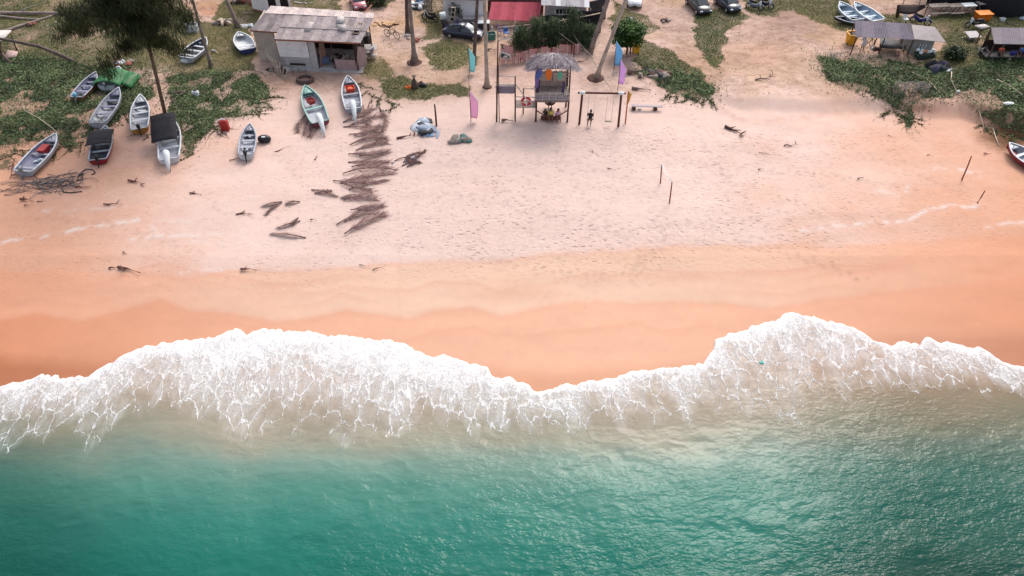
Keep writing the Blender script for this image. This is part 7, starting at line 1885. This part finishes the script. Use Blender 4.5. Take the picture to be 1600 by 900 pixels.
# ================================================================== people
SK = M('skin', (150, 104, 80), .6, .05, 6); SKD = M('skin_dark', (112, 74, 58), .6, .05, 6); HAIR = M('hair', (26, 20, 20), .6, .1, 6)
def person(p, rz, label, pose, shirt, short, skin=SK, s=1.0, hair='short', look=0.0):
    """joints in metres for a 1.7 m adult; pose gives hips height and joint targets"""
    t = thing('person', label, 'person', p, rz); t.scale = (s, s, s)
    J = dict(pose); hp = V(*J['hip']); ch = V(*J['chest']); nk = V(*J['neck']); hd = V(*J['head'])
    verts = []; edges = []; rad = []
    def add(v, r_, par=None):
        verts.append(tuple(v)); rad.append(r_); i = len(verts) - 1
        if par is not None: edges.append((par, i))
        return i
    pel = add(hp, .135); wa = add(hp.lerp(ch, .5), .125, pel); cc = add(ch, .15, wa); nn = add(nk, .058, cc); h0 = add(nk.lerp(hd, .45), .075, nn); h1 = add(hd, .098, h0); h2 = add(hd + (hd - nk).normalized() * .10, .075, h1)
    side = V(0, 1, 0)
    add(hd + V(.105, 0, -.01), .016, h1)                               # nose
    for sg, nm in ((1, 'l'), (-1, 'r')):
        add(hd + V(0, sg * .098, -.005), .02, h1)                     # ears
        sh = add(ch + side * sg * .17 + V(0, 0, .08), .062, cc); el = V(*J['elbow_' + nm]); ha = V(*J['hand_' + nm])
        e = add(el, .042, sh); wr = add(el.lerp(ha, .85), .028, e); pm = add(ha, .034, wr)
        d = (ha - el).normalized(); nx = d.cross(V(0, 0, 1)); nx = nx.normalized() if nx.length > .1 else V(0, 1, 0); dn = V(0, 0, -1)
        for k in range(4):
            b0 = add(ha + d * .05 + nx * (k - 1.5) * .021, .010, pm); b1 = add(ha + d * (.085 + (.01 if k in (1, 2) else 0)) + nx * (k - 1.5) * .023 + dn * .012, .009, b0); add(ha + d * (.11 + (.012 if k in (1, 2) else 0)) + nx * (k - 1.5) * .023 + dn * .035, .007, b1)
        th = add(ha + nx * sg * .045 + d * .01, .011, pm); add(ha + nx * sg * .06 + d * .045, .009, th)
        hj = add(hp + side * sg * .10 + V(0, 0, -.03), .10, pel); kn = V(*J['knee_' + nm]); ft = V(*J['foot_' + nm])
        k1 = add(kn, .062, hj); an = add(ft + V(0, 0, .07), .04, k1); f1 = add(ft + V(.10, 0, .03), .036, an); add(ft + V(.18, 0, .025), .026, f1)
    me = bpy.data.meshes.new('body'); me.from_pydata(verts, edges, []); me.update()
    o = bpy.data.objects.new('body', me); COL.objects.link(o); o.parent = t
    md = o.modifiers.new('skin', 'SKIN'); md.use_smooth_shade = True
    sv = me.skin_vertices[0] if me.skin_vertices else None
    if sv is None:
        bm = bmesh.new(); bm.from_mesh(me); bm.verts.layers.skin.verify(); bm.to_mesh(me); bm.free(); sv = me.skin_vertices[0]
    for i, r_ in enumerate(rad): sv.data[i].radius = (r_, r_)
    sv.data[0].use_root = True
    sb = o.modifiers.new('sub', 'SUBSURF'); sb.levels = 1; sb.render_levels = 2
    me.materials.append(skin)
    # face, hair, clothes
    f = MB()
    for sg in (-1, 1): f.ell(hd + V(.088, sg * .034, .012), (.012, .015, .009), 8, 5)
    f.build('eyes', BLK, t, False)
    MB().ell(hd + V(.092, 0, -.052), (.012, .028, .008), 8, 5).build('mouth', M('lips', (130, 66, 60), .5, .05, 5), t, False)
    hr = MB(); hr.ell(hd + V(-.025, 0, .045), (.118, .112, .108), 12, 8)
    if hair == 'long': hr.tube([hd + V(-.07, 0, .03), hd + V(-.11, 0, -.10), hd + V(-.10, 0, -.26)], [.10, .10, .06], 9)
    if hair == 'bun': hr.ell(hd + V(-.08, 0, .16), (.05, .05, .05), 8, 6)
    hr.build('hair', HAIR, t, False)
    ax = (ch - hp).normalized(); fw = side.cross(ax).normalized()
    def ring(c, a, b_, n=14): return [c + side * math.cos(2 * math.pi * k / n) * a + fw * math.sin(2 * math.pi * k / n) * b_ for k in range(n)]
    m = MB(); m.loft([ring(hp - ax * .04, .185, .155), ring(hp.lerp(ch, .5), .175, .15), ring(ch - ax * .02, .205, .17), ring(ch + ax * .10, .20, .14), ring(ch + ax * .16, .09, .085)], True, False)
    for sg, nm in ((1, 'l'), (-1, 'r')):
        shp = ch + side * sg * .15 + V(0, 0, .08); el = V(*J['elbow_' + nm]); m.tube([shp, shp.lerp(el, .35), shp.lerp(el, .75)], [.085, .082, .075], 9)
    m.build('shirt', shirt, t, False)
    m = MB(); m.ell(hp + V(0, 0, -.02), (.17, .19, .14), 12, 7)
    for sg, nm in ((1, 'l'), (-1, 'r')):
        hj = hp + side * sg * .10 + V(0, 0, -.03); kn = V(*J['knee_' + nm]); m.tube([hj, hj.lerp(kn, .5), hj.lerp(kn, .92)], [.125, .11, .088], 10)
    m.build('trousers', short, t, False)
    return t
def stand(lean=0, armf=0.0):
    return dict(hip=(0, 0, .92), chest=(lean * .5, 0, 1.28), neck=(lean * .9, 0, 1.46), head=(lean * 1.1 + .02, 0, 1.60), elbow_l=(lean * .5 + armf * .3, .26, 1.10), hand_l=(lean * .5 + .10 + armf, .24, .88 + armf * .5), elbow_r=(lean * .5 + armf * .3, -.26, 1.10), hand_r=(lean * .5 + .10 + armf, -.24, .88 + armf * .5),
                knee_l=(.05, .13, .48), foot_l=(-.02, .15, 0), knee_r=(.05, -.13, .48), foot_r=(-.02, -.15, 0))
def sit(h=.45, lean=.05, arms='lap', legs=.45):
    d = dict(hip=(0, 0, h + .1), chest=(lean, 0, h + .46), neck=(lean * 1.5, 0, h + .64), head=(lean * 1.8 + .03, 0, h + .79), knee_l=(.42, .14, h + .08), foot_l=(legs, .15, 0), knee_r=(.42, -.14, h + .08), foot_r=(legs, -.15, 0))
    if arms == 'lap': d.update(elbow_l=(.12, .27, h + .30), hand_l=(.34, .15, h + .20), elbow_r=(.12, -.27, h + .30), hand_r=(.34, -.15, h + .20))
    elif arms == 'rope': d.update(elbow_l=(.16, .30, h + .38), hand_l=(.06, .27, h + .66), elbow_r=(.16, -.30, h + .38), hand_r=(.06, -.27, h + .66))
    else: d.update(elbow_l=(.25, .30, h + .42), hand_l=(.42, .36, h + .60), elbow_r=(.25, -.30, h + .42), hand_r=(.42, -.30, h + .40))
    return d
YS_ = M('shirt_yellow', (236, 214, 110), .8, .06, 5); PKS = M('shirt_pink', (240, 190, 220), .8, .06, 5); DKS = M('shirt_dark', (58, 48, 54), .8, .1, 5); PUR = M('trousers_purple', (92, 74, 98), .8, .1, 5); BRT = M('trousers_brown', (92, 70, 62), .8, .1, 5); WSH = M('shirt_white', (232, 228, 236), .8, .04, 5)
# driftwood seat under the hut for the group
g_ = at(861, 191); m = MB(); m.cyl(g_ + V(-.95, .45, .20), g_ + V(.85, .40, .20), .2, .18, 10); solo(m, 'fallen_log', DRW, 'log used as a seat under the stilt hut', 'log')
def P2(px_, py_, dz=0): return at(px_, py_, dz)
person(g_ + V(-.05, .42, 0), -math.pi / 2, 'person in a yellow shirt sitting in the middle of the group under the stilt hut', sit(.38, .10, 'lap'), YS_, BRT, SK, 1.08)
person(g_ + V(.58, .42, 0), -math.pi / 2 + .35, 'person in a pink top and purple trousers sitting at the right of the group', sit(.38, .12, 'lap'), PKS, PUR, SK, 1.02, 'long')
person(g_ + V(-.52, .12, 0), -math.pi / 2 - .3, 'person in dark clothes standing bent at the left of the yellow shirted one', stand(.32, .2), DKS, BRT, SKD, .88)
# hammock person behind
q = at(859, 168); t = thing('sling_seat', 'low dark sling seat hung behind the group under the stilt hut', 'sling seat', q)
MB().sheet([[q + V(-.5, -.25, .62), q + V(-.25, -.28, .42), q + V(.25, -.28, .42), q + V(.5, -.25, .62)], [q + V(-.5, .25, .66), q + V(-.25, .26, .46), q + V(.25, .26, .46), q + V(.5, .25, .66)]], .03).build('cloth', M('sling_brown', (96, 54, 46), .85, .1, 4), t)
for s_ in (-1, 1): MB().cyl(q + V(s_ * .5, 0, .62), V(hb.x if s_ < 0 else hc.x, q.y, deck - .3), .025, .025, 5).build('rope', RDW, t)
person(q + V(0, .02, .05), -math.pi / 2, 'person in dark clothes sitting in the sling seat behind the yellow shirted one', sit(.40, .08, 'lap'), DKS, PUR, SKD, .9, 'long')
# swinging person
sp = seatA - V(0, 0, .62)
person(V(seatA.x, seatA.y + .02, seatA.z - .42), -math.pi / 2 - .25, 'person in black patterned clothes sitting on the left swing', sit(.44, -.05, 'rope', .55), M('shirt_black', (44, 36, 40), .8, .1, 5), M('trousers_pattern', (120, 96, 92), .8, .4, 14), SKD, .98, 'bun')
# right shack
person(at(1346, 80), math.pi / 2 + .2, 'person in a white shirt and pale trousers seen from behind at the corrugated shack', stand(.34, .35), WSH, M('trousers_pale', (226, 216, 210), .8, .04, 5), SK, 1.0)
zb_ = at(1557, 92).z + .5
person(V(at(1557, 90).x, A_.y + .75, zb_ + .02), -math.pi / 2, 'person in a red orange shirt sitting on the floor of the right edge shack', {**sit(.0, .02, 'lap'), 'knee_l': (.34, .16, .34), 'foot_l': (.58, .16, 0.0), 'knee_r': (.34, -.16, .34), 'foot_r': (.58, -.16, 0.0)}, M('shirt_redorange', (214, 96, 78), .8, .06, 5), M('shorts_grey', (110, 104, 110), .8, .1, 5), SK, 1.0)
person(V(at(1590, 90).x, A_.y + .75, zb_ + .02), -math.pi / 2 - .3, 'person in a light blue shirt sitting at the right edge of the far shack', {**sit(.0, .02, 'lap'), 'knee_l': (.34, .16, .34), 'foot_l': (.58, .16, 0.0), 'knee_r': (.34, -.16, .34), 'foot_r': (.58, -.16, 0.0)}, M('shirt_blue', (92, 136, 214), .8, .06, 5), M('trousers_navy', (50, 48, 96), .8, .1, 5), SK, 1.0)
bundle(V(at(1578, 90).x, A_.y + .7, zb_ + .05), .35, [M('cloth_navy', (64, 60, 140), .8, .2, 4)], 'dark blue cloth heap between the two people in the right edge shack', 'cloth', 'cloth_heap', 90, (1.2, .8, .9), 5)
